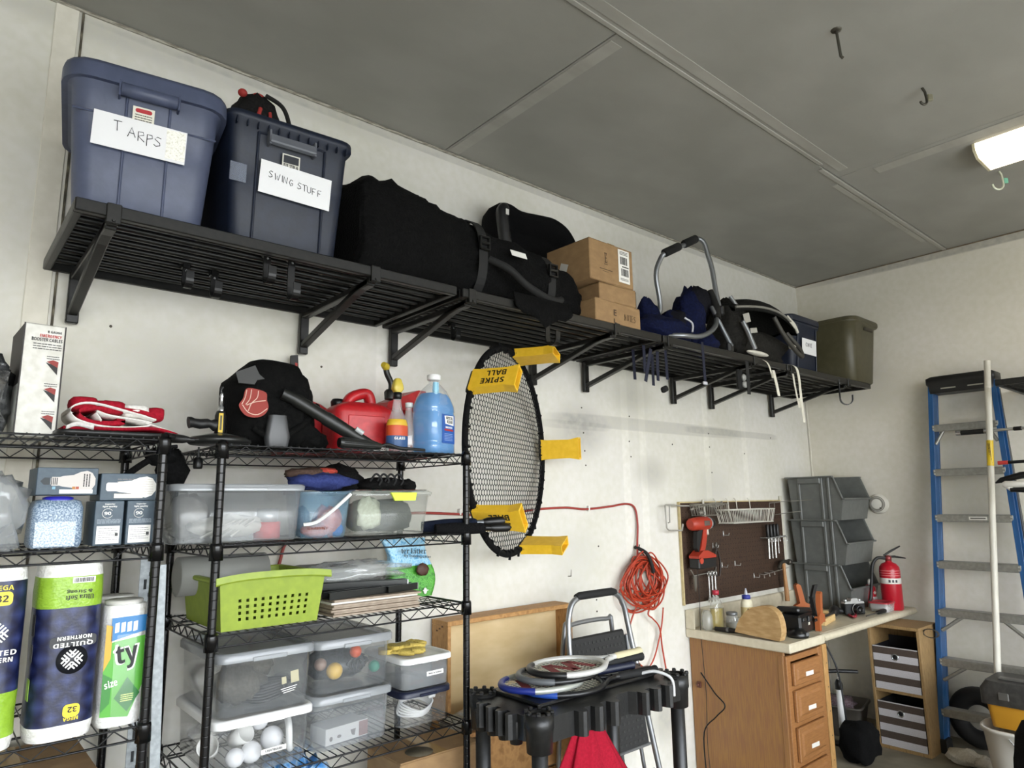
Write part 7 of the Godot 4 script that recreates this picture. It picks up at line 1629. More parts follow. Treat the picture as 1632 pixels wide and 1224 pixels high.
	o = thing("glass_jar", "small empty glass jar between the oil and glue bottles", "jar", Vector3(3.81, T, 0.2)); b = bottle(v2([0, 0, 0.036, 0, 0.04, 0.006, 0.04, 0.06, 0.034, 0.074, 0.03, 0.08, 0.028, 0.076, 0.036, 0.058, 0.036, 0.008, 0, 0.006]), 20); part("jar", b, M("dfe4e4", 0.05, 0, 0.2), o)
	b = B.new(); b.lathe(v2([0.031, 0.076, 0.034, 0.078, 0.034, 0.092, 0.03, 0.094]), Vector3.ZERO, 18); part("rim", b, M("8e9294", 0.3, 0.6), o)
	b = B.new(); b.lathe(v2([0, 0.006, 0.034, 0.006, 0.035, 0.03, 0, 0.03]), Vector3.ZERO, 16); part("residue", b, M("857d68", 0.6), o)
	o = thing("glass_jar", "frosted jar at the worktop's left corner in front of the oil bottle", "jar", Vector3(3.67, T, 0.12)); b = bottle(v2([0, 0, 0.035, 0, 0.038, 0.02, 0.036, 0.08, 0.02, 0.11, 0, 0.112]), 16); part("jar", b, M("cfcfc6", 0.2, 0, 0.35), o)
	o = thing("glue_bottle", "white glue bottle with blue cap and pale nozzle on the worktop", "bottle", Vector3(3.9, T, 0.25))
	b = bottle(v2([0, 0, 0.04, 0, 0.043, 0.01, 0.043, 0.14, 0.036, 0.16, 0.022, 0.168]), 20, 1.0, 0.75); part("bottle_body", b, M("e0d9bd", 0.45), o)
	b = bottle(v2([0.0432, 0.02, 0.0436, 0.021, 0.0436, 0.12, 0.0432, 0.121]), 20, 1.0, 0.76); part("label", b, M("cdb87f", 0.5), o)
	b = B.new(); b.box(Vector3(0.01, 0.1, 0.0335), Vector3(0.045, 0.02, 0.001)); b.box(Vector3(-0.03, 0.06, 0.027), Vector3(0.01, 0.11, 0.001), 0.0, Basis(Vector3.UP, -0.5)); part("dark_print", b, M("23211d", 0.5), o)
	b = B.new(); b.lathe(v2([0.022, 0.166, 0.026, 0.168, 0.025, 0.188, 0.012, 0.192]), Vector3.ZERO, 18); part("blue_cap", b, M("2f3a8f", 0.4), o)
	b = B.new(); b.lathe(v2([0.012, 0.19, 0.009, 0.205, 0.004, 0.228, 0, 0.23]), Vector3.ZERO, 14); part("nozzle", b, M("b9bcc4", 0.4), o)
	o = thing("utility_knife", "dark handled tool lying at the worktop's left edge", "tool", Vector3(3.67, T, 0.28)); b = B.new(); b.tube(v3([-0.015, 0.014, -0.1, 0.0, 0.014, -0.02, 0.01, 0.013, 0.04, 0.02, 0.012, 0.12]), [0.012, 0.015, 0.012, 0.014], 8); part("handle", b, M("14110f", 0.4), o); b = B.new(); b.tube(v3([0.0, 0.014, -0.03, 0.001, 0.014, -0.015]), 0.0165, 10); part("collar", b, M("6d7072", 0.3, 0.6), o)
	# log slice, standing on its cut edge
	o = thing("log_slice", "half round slice of pale wood standing at the worktop's front edge", "wood slice", Vector3(3.645, T, 0.47))
	b = B.new(); var arc := []
	var sil := v2([0.135, 0.005, 0.15, 0.05, 0.145, 0.11, 0.125, 0.155, 0.08, 0.18, 0.03, 0.178, -0.03, 0.16, -0.08, 0.12, -0.115, 0.07, -0.135, 0.02])
	var s3 := []
	for q in sil: s3.append(Vector3(q.x, q.y, 0))
	for q in curve(s3, 3): arc.append(Vector2(q.x, q.y))
	b.prism(arc, -0.025, 0.03, Basis(Vector3(0, 0, 1), Vector3.UP, Vector3(-1, 0, 0)))
	part("slice", b, N(["a48253", "b8986a"], Vector3(3, 9, 2.5), 0.8, 0.015, 0.0), o)
	# black case
	o = thing("tool_case", "black clamp-top tool case behind the wood slice", "tool case", Vector3(3.98, T, 0.52), 0.15)
	b = B.new(); b.box(Vector3(0, 0.055, 0), Vector3(0.28, 0.11, 0.14), 0.012); part("case", b, M("131313", 0.4), o)
	b = B.new(); b.box(Vector3(-0.01, 0.125, 0), Vector3(0.26, 0.03, 0.13), 0.01, Basis(Vector3.BACK, -0.12)); part("lid", b, M("191a1a", 0.35), o)
	b = B.new(); b.box(Vector3(0.0, 0.08, 0.074), Vector3(0.05, 0.035, 0.012), 0.004); b.box(Vector3(0.09, 0.085, 0.074), Vector3(0.05, 0.02, 0.012), 0.004); b.box(Vector3(-0.09, 0.085, 0.074), Vector3(0.05, 0.02, 0.012), 0.004); part("latch", b, M("2a2b2b", 0.25), o)
	b = B.new(); b.box(Vector3(-0.005, 0.06, 0.0715), Vector3(0.026, 0.03, 0.002)); part("pale_label", b, M("c9c6b8", 0.5), o)
	o = thing("black_reel", "small black round gadget in front of the tool case", "gadget", Vector3(3.83, T, 0.6)); b = B.new(); b.lathe(v2([0, 0, 0.055, 0, 0.06, 0.01, 0.05, 0.035, 0.03, 0.045, 0, 0.046]), Vector3.ZERO, 20); part("reel", b, M("101010", 0.3), o); b = B.new(); b.box(Vector3(0.0, 0.02, 0.056), Vector3(0.03, 0.02, 0.01), 0.004); part("grey_mark", b, M("6b6c6e", 0.3), o)
	# clamps
	var orc := M("a0562a", 0.5)
	var clamp := func(label: String, at: Vector3, turn: float, sc: float):
		var q := thing("bar_clamp", label, "clamp", at, turn)
		var c := B.new(); c.t = Transform3D(Basis.from_scale(Vector3.ONE * sc), Vector3.ZERO)
		c.prism(v2([-0.06, 0.0, -0.055, 0.1, -0.02, 0.115, 0.01, 0.24, 0.035, 0.255, 0.055, 0.245, 0.03, 0.11, 0.07, 0.095, 0.075, 0.045, 0.03, 0.05, -0.02, 0.04, -0.02, 0.0]), -0.016, 0.016); part("orange_body", c, orc, q)
		c = B.new(); c.t = Transform3D(Basis.from_scale(Vector3.ONE * sc), Vector3.ZERO); c.prism(v2([-0.1, 0.12, -0.075, 0.1, -0.09, 0.16, -0.12, 0.235, -0.15, 0.24, -0.13, 0.19]), -0.012, 0.012); part("black_trigger", c, M("171615", 0.4), q)
		c = B.new(); c.t = Transform3D(Basis.from_scale(Vector3.ONE * sc), Vector3.ZERO); c.box(Vector3(0.13, 0.075, 0), Vector3(0.46, 0.016, 0.008), 0.001); c.box(Vector3(0.36, 0.075, 0), Vector3(0.03, 0.024, 0.014), 0.002); part("bar", c, M("191715", 0.4), q)
	clamp.call("orange bar clamp standing upright in the middle of the worktop", Vector3(4.12, T, 0.59), 0.15, 0.85)
	clamp.call("orange bar clamp farther back beneath the hammer handle", Vector3(4.45, T, 0.32), PI - 0.4, 0.85)
	var pine := N(["c9a870", "d6b780", "bd9a60"], Vector3(2, 14, 14), 0.7, 0.03)
	b = B.new(); b.box(Vector3(0, 0.02, 0), Vector3(0.24, 0.04, 0.07), 0.003); solo("wood_block", b, pine, "pale pine offcut lying right of the upright clamp", "wood block", Vector3(4.37, T, 0.5), 0.2)
	b = B.new(); b.prism(v2([-0.06, 0, 0.06, 0, 0.03, 0.045]), -0.06, 0.06); solo("wood_wedge", b, pine, "small wooden wedge behind the pine offcut", "wood block", Vector3(4.5, T, 0.4), 0.5)
	b = B.new(); b.box(Vector3(0, 0.025, 0), Vector3(0.2, 0.05, 0.05), 0.003); solo("wood_block", b, N(["9a6f46", "a97d52"], Vector3(3, 14, 14), 0.7), "brown wooden block at the back of the worktop, left of the grey bins", "wood block", Vector3(4.6, T, 0.3), 0.1)
	o = thing("scissors", "red handled snips right of the pine offcut", "scissors", Vector3(4.66, T, 0.55), 0.5)
	for s in [-1, 1]:
		b = B.new(); b.tube(curve(v3([-0.01, 0.008, 0, 0.03, 0.008, s * 0.016, 0.09, 0.008, s * 0.02])), 0.008, 7); part("handle", b, M("9c2433", 0.4), o)
	b = B.new(); b.prism(v2([0, 0.005, -0.07, 0.0, 0, -0.005]), 0.004, 0.01, Basis(Vector3.RIGHT, -PI / 2)); part("blade", b, chrome, o)
	# camera
	o = thing("film_camera", "black camera with silver top plate on the worktop before the grey bins", "camera", Vector3(4.78, T, 0.5), -0.5)
	b = B.new(); b.box(Vector3(0, 0.04, 0), Vector3(0.15, 0.07, 0.05), 0.006); part("body", b, M("141414", 0.5), o)
	b = B.new(); b.prism(v2([-0.074, 0.074, 0.074, 0.074, 0.07, 0.088, 0.03, 0.09, 0.022, 0.108, -0.022, 0.108, -0.03, 0.09, -0.07, 0.088]), -0.02, 0.02); for q in [-0.055, 0.05]: b.lathe(v2([0, 0, 0.012, 0, 0.012, 0.012, 0, 0.013]), Vector3(q, 0.088, 0), 14)
	part("top_plate", b, M("c3c4c4", 0.25, 0.7), o)
	b = B.new(); b.lathe(v2([0, 0, 0.032, 0, 0.032, 0.02, 0.027, 0.022, 0.027, 0.045, 0.02, 0.045, 0.018, 0.035, 0, 0.034]), Vector3(0.0, 0.042, 0.025), 20, Basis(Vector3.RIGHT, PI / 2)); part("lens", b, M("0f0f10", 0.25), o)
	b = B.new(); b.lathe(v2([0.028, 0.0, 0.0335, 0.001, 0.0335, 0.005, 0.028, 0.006]), Vector3(0.0, 0.042, 0.034), 22, Basis(Vector3.RIGHT, PI / 2)); part("lens_ring", b, M("c9c9c6", 0.3, 0.6), o)
	o = thing("heat_tool", "black pistol shaped tool lying left of the camera", "tool", Vector3(4.66, T, 0.43), 0.4); b = B.new(); b.tube(v3([-0.1, 0.03, 0, -0.06, 0.034, 0, 0.02, 0.034, 0, 0.06, 0.03, 0]), [0.018, 0.03, 0.032, 0.02], 12); b.tube(v3([0.03, 0.03, 0.01, 0.07, 0.018, 0.08]), [0.022, 0.016], 10); part("body", b, M("161616", 0.45), o)
	o = thing("screwdriver", "large screwdriver with black handle lying at the worktop's front edge", "screwdriver", Vector3(4.9, T, 0.61), -0.05); b = B.new(); b.tube(v3([-0.02, 0.015, 0, -0.01, 0.015, 0, 0.08, 0.016, 0, 0.1, 0.016, 0]), [0.009, 0.013, 0.0155, 0.01], 12); part("handle", b, M("121212", 0.4), o); b = B.new(); b.tube(v3([-0.17, 0.009, 0, -0.02, 0.0145, 0]), 0.0045, 8); part("shaft", b, M("6d6a66", 0.35, 0.7), o)
	# bins
	var gb := N(["5c5e5b", "636562"], Vector3.ONE * 3, 0.45, 0.02, 0.05)
	var bl := ["top grey hopper bin of the stack of three on the worktop", "middle grey hopper bin of the stack of three", "bottom grey hopper bin of the stack of three, standing on the worktop"]
	var X := 0.23; var HB := 0.31
	var bin_: Node3D
	for k in 3:
		var at := Vector3(5.115, T + HB * (2 - k) * 0.985 + 0.001, 0.27)
		if k == 0:
			bin_ = thing("stacking_bin", bl[0], "storage bin", at)
			var w := 0.004
			# side walls: tall at the back, cut down to a low front
			for s in [-1, 1]:
				b = B.new()
				var pr := v2([-0.19, 0.0, 0.15, 0.0, 0.18, 0.145, 0.12, 0.305, -0.215, 0.305])
				b.prism(pr, -w / 2, w / 2, Basis(Vector3(0, 0, 1), Vector3.UP, Vector3(-1, 0, 0)) * Basis(Vector3.RIGHT, 0.0), Vector3(s * (X - 0.015), 0, 0))
				part("side_wall", b, gb, bin_)
			b = B.new(); b.box(Vector3(0, 0.002, -0.02), Vector3(X * 2 - 0.03, 0.004, 0.34)); part("base", b, gb, bin_)
			b = B.new(); b.box(Vector3(0, 0.152, -0.203), Vector3(X * 2 - 0.03, 0.305, w), 0.0, Basis(Vector3.RIGHT, -0.08)); part("back_wall", b, gb, bin_)
			b = B.new(); b.box(Vector3(0, 0.073, 0.165), Vector3(X * 2 - 0.03, 0.148, w), 0.0, Basis(Vector3.RIGHT, 0.2)); b.box(Vector3(0, 0.146, 0.186), Vector3(X * 2, 0.012, 0.024), 0.004); part("front_lip", b, gb, bin_)
			b = B.new()
			for s in [-1, 1]: b.box(Vector3(s * X, 0.303, -0.05), Vector3(0.035, 0.01, 0.35), 0.003)
			b.box(Vector3(0, 0.303, -0.218), Vector3(X * 2, 0.01, 0.03), 0.003); part("rim", b, gb, bin_)
			for s in [-1, 1]:
				b = B.new()
				for z in [-0.13, 0.035, 0.085]: b.box(Vector3(s * (X - 0.009), 0.15, z), Vector3(0.012, 0.3, 0.02), 0.004)
				b.box(Vector3(s * (X - 0.002), 0.278, -0.05), Vector3(0.022, 0.045, 0.17), 0.006)
				b.box(Vector3(s * (X - 0.008), 0.225, 0.15), Vector3(0.012, 0.176, 0.012), 0.003, Basis(Vector3.RIGHT, -0.36))
				part("side_rib", b, gb, bin_)
		else: copy(bin_, bl[k], at)
	# extinguishers
	var red := M("ad1526", 0.28)
	o = thing("fire_extinguisher", "large red fire extinguisher with black hose at the worktop's right end", "fire extinguisher", Vector3(5.2, T, 0.59))
	b = B.new(); b.lathe(v2([0, 0, 0.062, 0, 0.066, 0.008, 0.066, 0.26, 0.062, 0.285, 0.045, 0.308, 0.022, 0.318, 0.02, 0.326]), Vector3.ZERO, 26); part("cylinder", b, red, o)
	b = B.new(); b.lathe(v2([0.0662, 0.175, 0.0668, 0.176, 0.0668, 0.212, 0.0662, 0.213]), Vector3.ZERO, 26); part("white_band", b, M("dcd9d2", 0.4), o)
	for k in 3:
		b = B.new(); var an := -2.5 + k * 0.32; b.box(Vector3(sin(an) * 0.0672, 0.194, -cos(an) * 0.0672), Vector3(0.013, 0.018, 0.001), 0.0, Basis(Vector3.UP, PI - an)); part("pictogram", b, M("3a3a42", 0.5), o)
	b = B.new(); for k in 3: b.lathe(v2([0.0661, 0.228 + k * 0.016, 0.0664, 0.2285 + k * 0.016, 0.0664, 0.2315 + k * 0.016, 0.0661, 0.232 + k * 0.016]), Vector3.ZERO, 26)
	part("print_lines", b, M("d98a8a", 0.5), o)
	b = B.new(); b.lathe(v2([0, 0.324, 0.02, 0.324, 0.022, 0.35, 0.016, 0.362, 0, 0.364]), Vector3.ZERO, 16); part("valve", b, M("8a3a3a", 0.35, 0.4), o)
	b = B.new(); b.tube(v3([-0.02, 0.362, -0.02, 0.015, 0.392, 0.015, 0.065, 0.425, 0.06]), [0.007, 0.008, 0.005], 8); b.tube(v3([-0.015, 0.352, -0.015, 0.03, 0.355, 0.03, 0.09, 0.342, 0.08]), [0.007, 0.008, 0.004], 8); part("lever", b, M("121212", 0.4), o)
	b = B.new(); b.tube(curve(v3([-0.02, 0.345, -0.015, -0.06, 0.345, -0.05, -0.085, 0.3, -0.075, -0.1, 0.2, -0.085, -0.11, 0.1, -0.095, -0.12, 0.06, -0.1])), 0.011, 9); part("hose", b, M("131313", 0.5), o)
	b = B.new(); b.tube(v3([-0.119, 0.065, -0.1, -0.125, 0.012, -0.105]), [0.009, 0.011], 8); part("nozzle", b, M("8d8b85", 0.4), o)
	o = thing("spray_can", "small red spray extinguisher left of the large fire extinguisher", "spray can", Vector3(5.22, T, 0.44)); b = B.new(); b.lathe(v2([0, 0, 0.034, 0, 0.036, 0.005, 0.036, 0.13, 0.024, 0.15, 0.014, 0.154]), Vector3.ZERO, 20); part("can", b, red, o)
	b = B.new(); b.lathe(v2([0, 0.152, 0.016, 0.152, 0.014, 0.178, 0.008, 0.19, 0, 0.19]), Vector3.ZERO, 14); part("nozzle", b, M("dbd8d2", 0.4), o)
	b = B.new(); b.box(Vector3(-0.014, 0.045, 0.0345), Vector3(0.04, 0.055, 0.001), 0.0, Basis(Vector3.UP, -0.4)); part("label", b, M("d9cfcb", 0.4), o); b = B.new(); b.box(Vector3(-0.014, 0.1, 0.0345), Vector3(0.018, 0.018, 0.001), 0.0, Basis(Vector3.UP, -0.4) * Basis(Vector3.BACK, PI / 4)); part("diamond_print", b, M("e5dcd8", 0.4), o)
	o = thing("plastic_tub", "low clear tub with red lid in front of the extinguishers", "tub", Vector3(5.07, T, 0.57)); b = tub(0.13, 0.11, 0.145, 0.12, 0.055, 0.02, 0.002, 0.003); part("body", b, M("e3e2e0", 0.12, 0, 0.35), o); part("lid", lid(0.155, 0.13, 0.025, 0.01), M("a2343c", 0.3), o, Vector3(0, 0.055, 0))
	b = B.new(); b.blob(Vector3(0, 0.022, 0), Vector3(0.05, 0.018, 0.04), 0.4); solo("tissue", b, M("e6e4e2", 0.8), "white tissue inside the low clear tub", "tissue", Vector3(5.07, T + 0.003, 0.57))
	o = thing("smoke_alarm", "round white smoke alarm with grey ring on the end wall", "smoke alarm", Vector3(XE, 1.533, 0.485))
	o.rotation.z = PI / 2
	b = B.new(); b.lathe(v2([0, 0, 0.072, 0, 0.072, 0.012, 0.066, 0.016, 0.062, 0.032, 0.05, 0.04, 0.0, 0.042]), Vector3.ZERO, 30); part("case", b, M("e2dfd6", 0.5), o)
	b = B.new(); b.lathe(v2([0.036, 0.04, 0.038, 0.0425, 0.056, 0.0385, 0.057, 0.035]), Vector3.ZERO, 30); part("grille_ring", b, M("8a877f", 0.6), o)
	b = B.new(); b.box(Vector3(-0.03, 0.04, 0.025), Vector3(0.012, 0.006, 0.014), 0.002); part("print", b, M("5c5953", 0.6), o)

# ---------------------------------------------------------------- under the bench and the right side
func right_side():
	var b := B.new(); var o: Node3D
	var ch := N(["8b6f47", "997c52", "7f643f"], Vector3(10, 1.5, 10), 0.6, 0.03)
	o = thing("cube_organizer", "narrow wooden cube shelf on the floor, holding two striped bins", "shelf unit", Vector3(5.02, 0, 0.7))
	for q in [[Vector3(0, 0.01, 0), Vector3(0.32, 0.02, 0.315), "bottom_board"], [Vector3(0, 0.752, 0), Vector3(0.32, 0.02, 0.315), "top_board"], [Vector3(0, 0.352, 0), Vector3(0.315, 0.018, 0.285), "middle_board"], [Vector3(0, 0.381, -0.1485), Vector3(0.32, 0.722, 0.018), "side_board"], [Vector3(0, 0.381, 0.1485), Vector3(0.32, 0.722, 0.018), "side_board"], [Vector3(0.157, 0.381, 0), Vector3(0.005, 0.722, 0.28), "back_board"]]:
		b = B.new(); b.box(q[0], q[1], 0.002); part(q[2], b, ch, o)
	var dark := cloth("4c423b", "554a43", 0.4, 20.0); var pale := cloth("b6b2b4", "c4c0c2", 0.4, 20.0); var inner := M("17161a", 0.9)
	var bn: Node3D
	for k in 2:
		var at := Vector3(5.0, 0.3615 - k * 0.3405, 0.7)
		if k == 0:
			bn = thing("fabric_bin", "upper grey and white striped fabric bin in the cube shelf", "fabric bin", at)
			for i in 6:
				b = B.new(); b.box(Vector3(-0.135, 0.022 + i * 0.0435, 0), Vector3(0.006, 0.0435, 0.268)); part("dark_stripe" if i % 2 else "pale_stripe", b, dark if i % 2 else pale, bn)
			b = B.new(); b.box(Vector3(-0.136, 0.262, 0), Vector3(0.007, 0.006, 0.27), 0.001); part("top_hem", b, pale, bn)
			b = B.new()
			for s in [-1, 1]: b.box(Vector3(0, 0.13, s * 0.132), Vector3(0.27, 0.26, 0.004))
			b.box(Vector3(0.134, 0.15, 0), Vector3(0.004, 0.29, 0.268)); b.box(Vector3(0, 0.002, 0), Vector3(0.27, 0.004, 0.268)); part("lining", b, inner, bn)
			b = B.new(); b.lathe(v2([0.015, -0.003, 0.021, -0.003, 0.021, 0.002, 0.015, 0.002, 0.015, -0.003]), Vector3(-0.139, 0.205, 0.0), 20, Basis(Vector3.BACK, PI / 2)); part("eyelet", b, M("b9bcbd", 0.25, 0.8), bn)
			b = B.new(); b.lathe(v2([0, 0, 0.0155, 0, 0.0155, 0.001, 0, 0.001]), Vector3(-0.1385, 0.205, 0.0), 18, Basis(Vector3.BACK, PI / 2)); part("eyelet_hole", b, M("0b0a0b", 0.9), bn)
		else: copy(bn, "lower grey and white striped fabric bin in the cube shelf", at)
	# bicycle pump
	o = thing("floor_pump", "white barrelled floor pump with black T handle under the workbench", "pump", Vector3(4.69, 0, 0.4))
	b = B.new(); b.lathe(v2([0, 0.03, 0.019, 0.03, 0.019, 0.35, 0, 0.35]), Vector3.ZERO, 16); part("barrel", b, M("d5d5d3", 0.35), o)
	b = B.new(); b.lathe(v2([0, 0.35, 0.024, 0.35, 0.024, 0.385, 0.014, 0.41, 0, 0.412]), Vector3.ZERO, 16); b.box(Vector3(0, 0.012, 0), Vector3(0.06, 0.024, 0.2), 0.008); part("black_fitting", b, M("141414", 0.4), o)
	b = B.new(); b.tube(v3([0, 0.41, 0, 0, 0.455, 0]), 0.006, 8); part("rod", b, chrome, o)
	b = B.new(); b.tube(v3([-0.07, 0.46, -0.07, -0.05, 0.46, -0.05, 0, 0.462, 0, 0.09, 0.458, 0.09]), [0.01, 0.013, 0.012, 0.011], 10); part("handle", b, M("151515", 0.5), o)
	b = B.new(); b.tube(curve(v3([0.02, 0.03, 0.03, -0.04, 0.15, 0.05, -0.05, 0.45, 0.03, -0.06, 0.6, -0.02, -0.055, 0.68, -0.08])), 0.006, 7); part("hose", b, M("141414", 0.5), o)
	b = B.new(); b.blob(Vector3(0, 0.11, 0), Vector3(0.12, 0.115, 0.1), 0.25, 22, 6, 0.7, 1.5); solo("black_bag", b, cloth("090909", "111111", 1.0), "black fabric bag standing on the floor before the pump", "bag", Vector3(4.52, 0.0, 0.58))
	o = thing("storage_bin", "grey open bin on the floor behind the black bag under the bench", "bin", Vector3(4.98, 0, 0.27), 0.2); part("body", tub(0.24, 0.24, 0.3, 0.3, 0.2, 0.03), M("4d4842", 0.5), o)
	b = B.new(); b.blob(Vector3(0, 0.18, 0), Vector3(0.09, 0.05, 0.09), 0.5, 18, 3); solo("rag_pile", b, cloth("5a4348", "7d767a"), "crumpled rags in the grey bin under the bench", "rags", Vector3(4.96, 0.01, 0.28))
	# step ladder, blue
	var blu := N(["1d4b7c", "235588"], Vector3(8, 1, 8), 0.4, 0.02)
	var al := N(["8d8c86", "9c9b95"], Vector3.ONE * 4, 0.4, 0.03, 0.0, 0.6)
	o = thing("blue_ladder", "tall blue fibreglass step ladder leaning on the end wall", "ladder", Vector3(5.12, 0, 1.14))
	var og := Vector3(5.12, 0, 1.14)
	var rail := func(y: float, s: float) -> Vector3: return Vector3(lerpf(5.05, 5.29, y / 2.33), y, 1.145 + s * lerpf(0.272, 0.17, y / 2.33))
	for s in [-1.0, 1.0]:
		b = B.new(og); var p0: Vector3 = rail.call(0.06, s); var p1: Vector3 = rail.call(2.33, s); var ax := (p1 - p0).normalized(); var bx := Basis(ax.cross(Vector3.BACK).normalized() * -1.0, ax, Vector3.BACK); bx.z = bx.x.cross(bx.y)
		var L := p0.distance_to(p1); var c := (p0 + p1) / 2
		b.box(c, Vector3(0.07, L, 0.006), 0.001, bx); b.box(c + bx * Vector3(-0.034, 0, -s * 0.013), Vector3(0.006, L, 0.03), 0.001, bx); b.box(c + bx * Vector3(0.034, 0, -s * 0.013), Vector3(0.006, L, 0.03), 0.001, bx); part("front_rail", b, blu, o)
		b = B.new(og); b.box(p0 + Vector3(0.0, -0.02, 0), Vector3(0.09, 0.085, 0.05), 0.008); part("foot", b, M("131313", 0.6), o)
		b = B.new(og); var r0 := p0 + Vector3(0.1, 0.0, s * 0.03); var r1 := p1 + Vector3(0.05, -0.05, s * 0.01); b.box((r0 + r1) / 2, Vector3(0.03, r0.distance_to(r1), 0.03), 0.003, Basis(Vector3.BACK, -0.1 + 0.02) * Basis(Vector3.RIGHT, -s * 0.05)); part("rear_rail", b, blu if s < 0 else M("3a3c40", 0.5), o)
	for k in 7:
		var y := 2.06 - k * 0.3
		var a: Vector3 = rail.call(y, -1.0); var c2: Vector3 = rail.call(y, 1.0)
		b = B.new(og); b.box((a + c2) / 2 + Vector3(0.0, 0, 0), Vector3(0.078, 0.008, a.distance_to(c2) - 0.01), 0.002); b.box((a + c2) / 2 + Vector3(-0.038, -0.022, 0), Vector3(0.005, 0.045, a.distance_to(c2) + 0.02), 0.002); b.box((a + c2) / 2 + Vector3(0.038, -0.016, 0), Vector3(0.005, 0.034, a.distance_to(c2) - 0.01), 0.002)
		var st := part("step", b, al, o)
		b = B.new(og)
		for s in [-1.0, 1.0]:
			var q: Vector3 = rail.call(y - 0.02, s)
			for j in 2: b.lathe(v2([0, 0, 0.006, 0, 0.005, 0.004]), q + Vector3(-0.041, 0.01 - j * 0.02, 0), 8, Basis(Vector3.BACK, PI / 2))
		part("rivet", b, M("c9c9c6", 0.3, 0.7), st)
		if k in [0, 4, 5]:
			for s in [-1.0, 1.0]:
				var q0: Vector3 = rail.call(y - 0.13, s); var q1: Vector3 = (a + c2) / 2 + Vector3(-0.02, -0.02, s * (0.12 if k == 0 else 0.09)); b = B.new(og); b.tube([q0 + Vector3(-0.03, 0, -s * 0.01), q1], 0.011, 8); part("brace", b, al, st)
		if k == 2: b = B.new(og); b.box((a + c2) / 2 + Vector3(-0.0412, -0.02, 0.03), Vector3(0.001, 0.02, 0.1)); var sl := part("sticker", b, M("dcdad2", 0.5), st); b = B.new(og); b.box((a + c2) / 2 + Vector3(-0.042, -0.02, 0.03), Vector3(0.001, 0.008, 0.085)); part("sticker_print", b, M("55534e", 0.5), sl)
	b = B.new(og); var tc: Vector3 = rail.call(2.33, 0.0); b.loft([rr(0.14, 0.38, 0.02, 0, 4, tc + Vector3(0.02, -0.05, 0)), rr(0.14, 0.39, 0.02, 0, 4, tc + Vector3(0.02, 0.0, 0)), rr(0.16, 0.41, 0.02, 0, 4, tc + Vector3(0.02, 0.015, 0)), rr(0.16, 0.41, 0.02, 0, 4, tc + Vector3(0.02, 0.055, 0)), rr(0.13, 0.36, 0.02, 0, 4, tc + Vector3(0.02, 0.068, 0))]); var tcp := part("top_cap", b, M("141414", 0.45), o)
	b = B.new(og)
	for s in [-0.07, 0.09]: b.box(tc + Vector3(-0.052, -0.02, s), Vector3(0.004, 0.008, 0.09), 0.001)
	part("cap_slot", b, M("9a978c", 0.5), tcp)
	# white pole
	o = thing("white_pole", "long white plastic pipe with yellow label leaning before the blue ladder", "pole", Vector3(4.94, 0, 1.2))
	b = B.new(); b.tube(v3([-0.04, 0.0, 0.0, 0.17, 2.435, 0.15]), 0.0185, 16); part("pipe", b, N(["c9c5b8", "d3cfc3"], Vector3(6, 1, 6), 0.4), o)
	b = B.new(); b.tube([Vector3(-0.04, 0, 0.0).lerp(Vector3(0.17, 2.435, 0.15), 0.725), Vector3(-0.04, 0, 0.0).lerp(Vector3(0.17, 2.435, 0.15), 0.79)], 0.0192, 16, false); var yl := part("yellow_label", b, M("d5b41f", 0.4), o)
	lines(yl, Vector3(-0.04, 0, 0.0).lerp(Vector3(0.17, 2.435, 0.15), 0.757) + Vector3(-0.0195, 0, 0.004), 0.13, 0.014, 2, M("3d3718", 0.5), Basis(Vector3(0, 0, 1), PI / 2) * Basis(Vector3.RIGHT, -PI / 2), 3, 0.5)
	# wall shelf at the right edge
	var pm := N(["171716", "242321"], Vector3.ONE * 5, 0.4, 0.03, 0.0, 0.2)
	o = thing("wall_shelf", "black slatted shelf on the end wall at the right edge of the picture", "shelf", Vector3(5.1, 2.225, 1.86))
	for q in [[Vector3(-0.29, 0.02, 0), Vector3(0.022, 0.036, 0.82)], [Vector3(0.29, 0.02, 0), Vector3(0.02, 0.036, 0.82)], [Vector3(0, 0.02, -0.4), Vector3(0.56, 0.036, 0.02)], [Vector3(0, 0.02, 0.4), Vector3(0.56, 0.036, 0.02)]]:
		b = B.new(); b.box(q[0], q[1], 0.003); part("rail", b, pm, o)
	var sb := B.new(); sb.tube(v3([0, 0, -0.39, 0, 0, 0.39]), 0.0095, 8); var sm: ArrayMesh = sb.done()
	for k in 9: part("slat", sm, pm, o, Vector3(-0.237 + k * 0.0593, 0.025, 0))
	b = B.new(); b.box(Vector3(0.288, -0.09, -0.25), Vector3(0.03, 0.18, 0.036), 0.003); b.tube(v3([0.27, -0.16, -0.25, -0.18, -0.005, -0.25]), 0.013, 4); part("bracket", b, pm, o)
	# long tools pointing in from the right
	o = thing("paint_pole", "silver extension pole with black grip lying across the blue ladder's top steps", "pole", Vector3(5.1, 1.99, 1.5))
	b = B.new(); b.tube(v3([0.1, 0.005, -0.4, 0.1, 0.005, -0.37]), 0.017, 12); b.tube(v3([0.06, 0.002, -0.23, 0.06, 0.002, -0.21]), 0.016, 12); part("silver_end", b, chrome, o)
	b = B.new(); b.tube(v3([0.1, 0.005, -0.37, 0.06, 0.002, -0.22]), 0.0165, 12); part("grip", b, M("151515", 0.6), o)
	b = B.new(); b.tube(v3([0.06, 0.002, -0.21, -0.1, -0.005, 0.5]), 0.0095, 10); part("shaft", b, M("c3c3c0", 0.3, 0.7), o)
	b = B.new(); b.tube(v3([0.022, 0.0, -0.06, 0.01, 0.0, -0.02]), 0.013, 10); part("lock_collar", b, blackm, o)
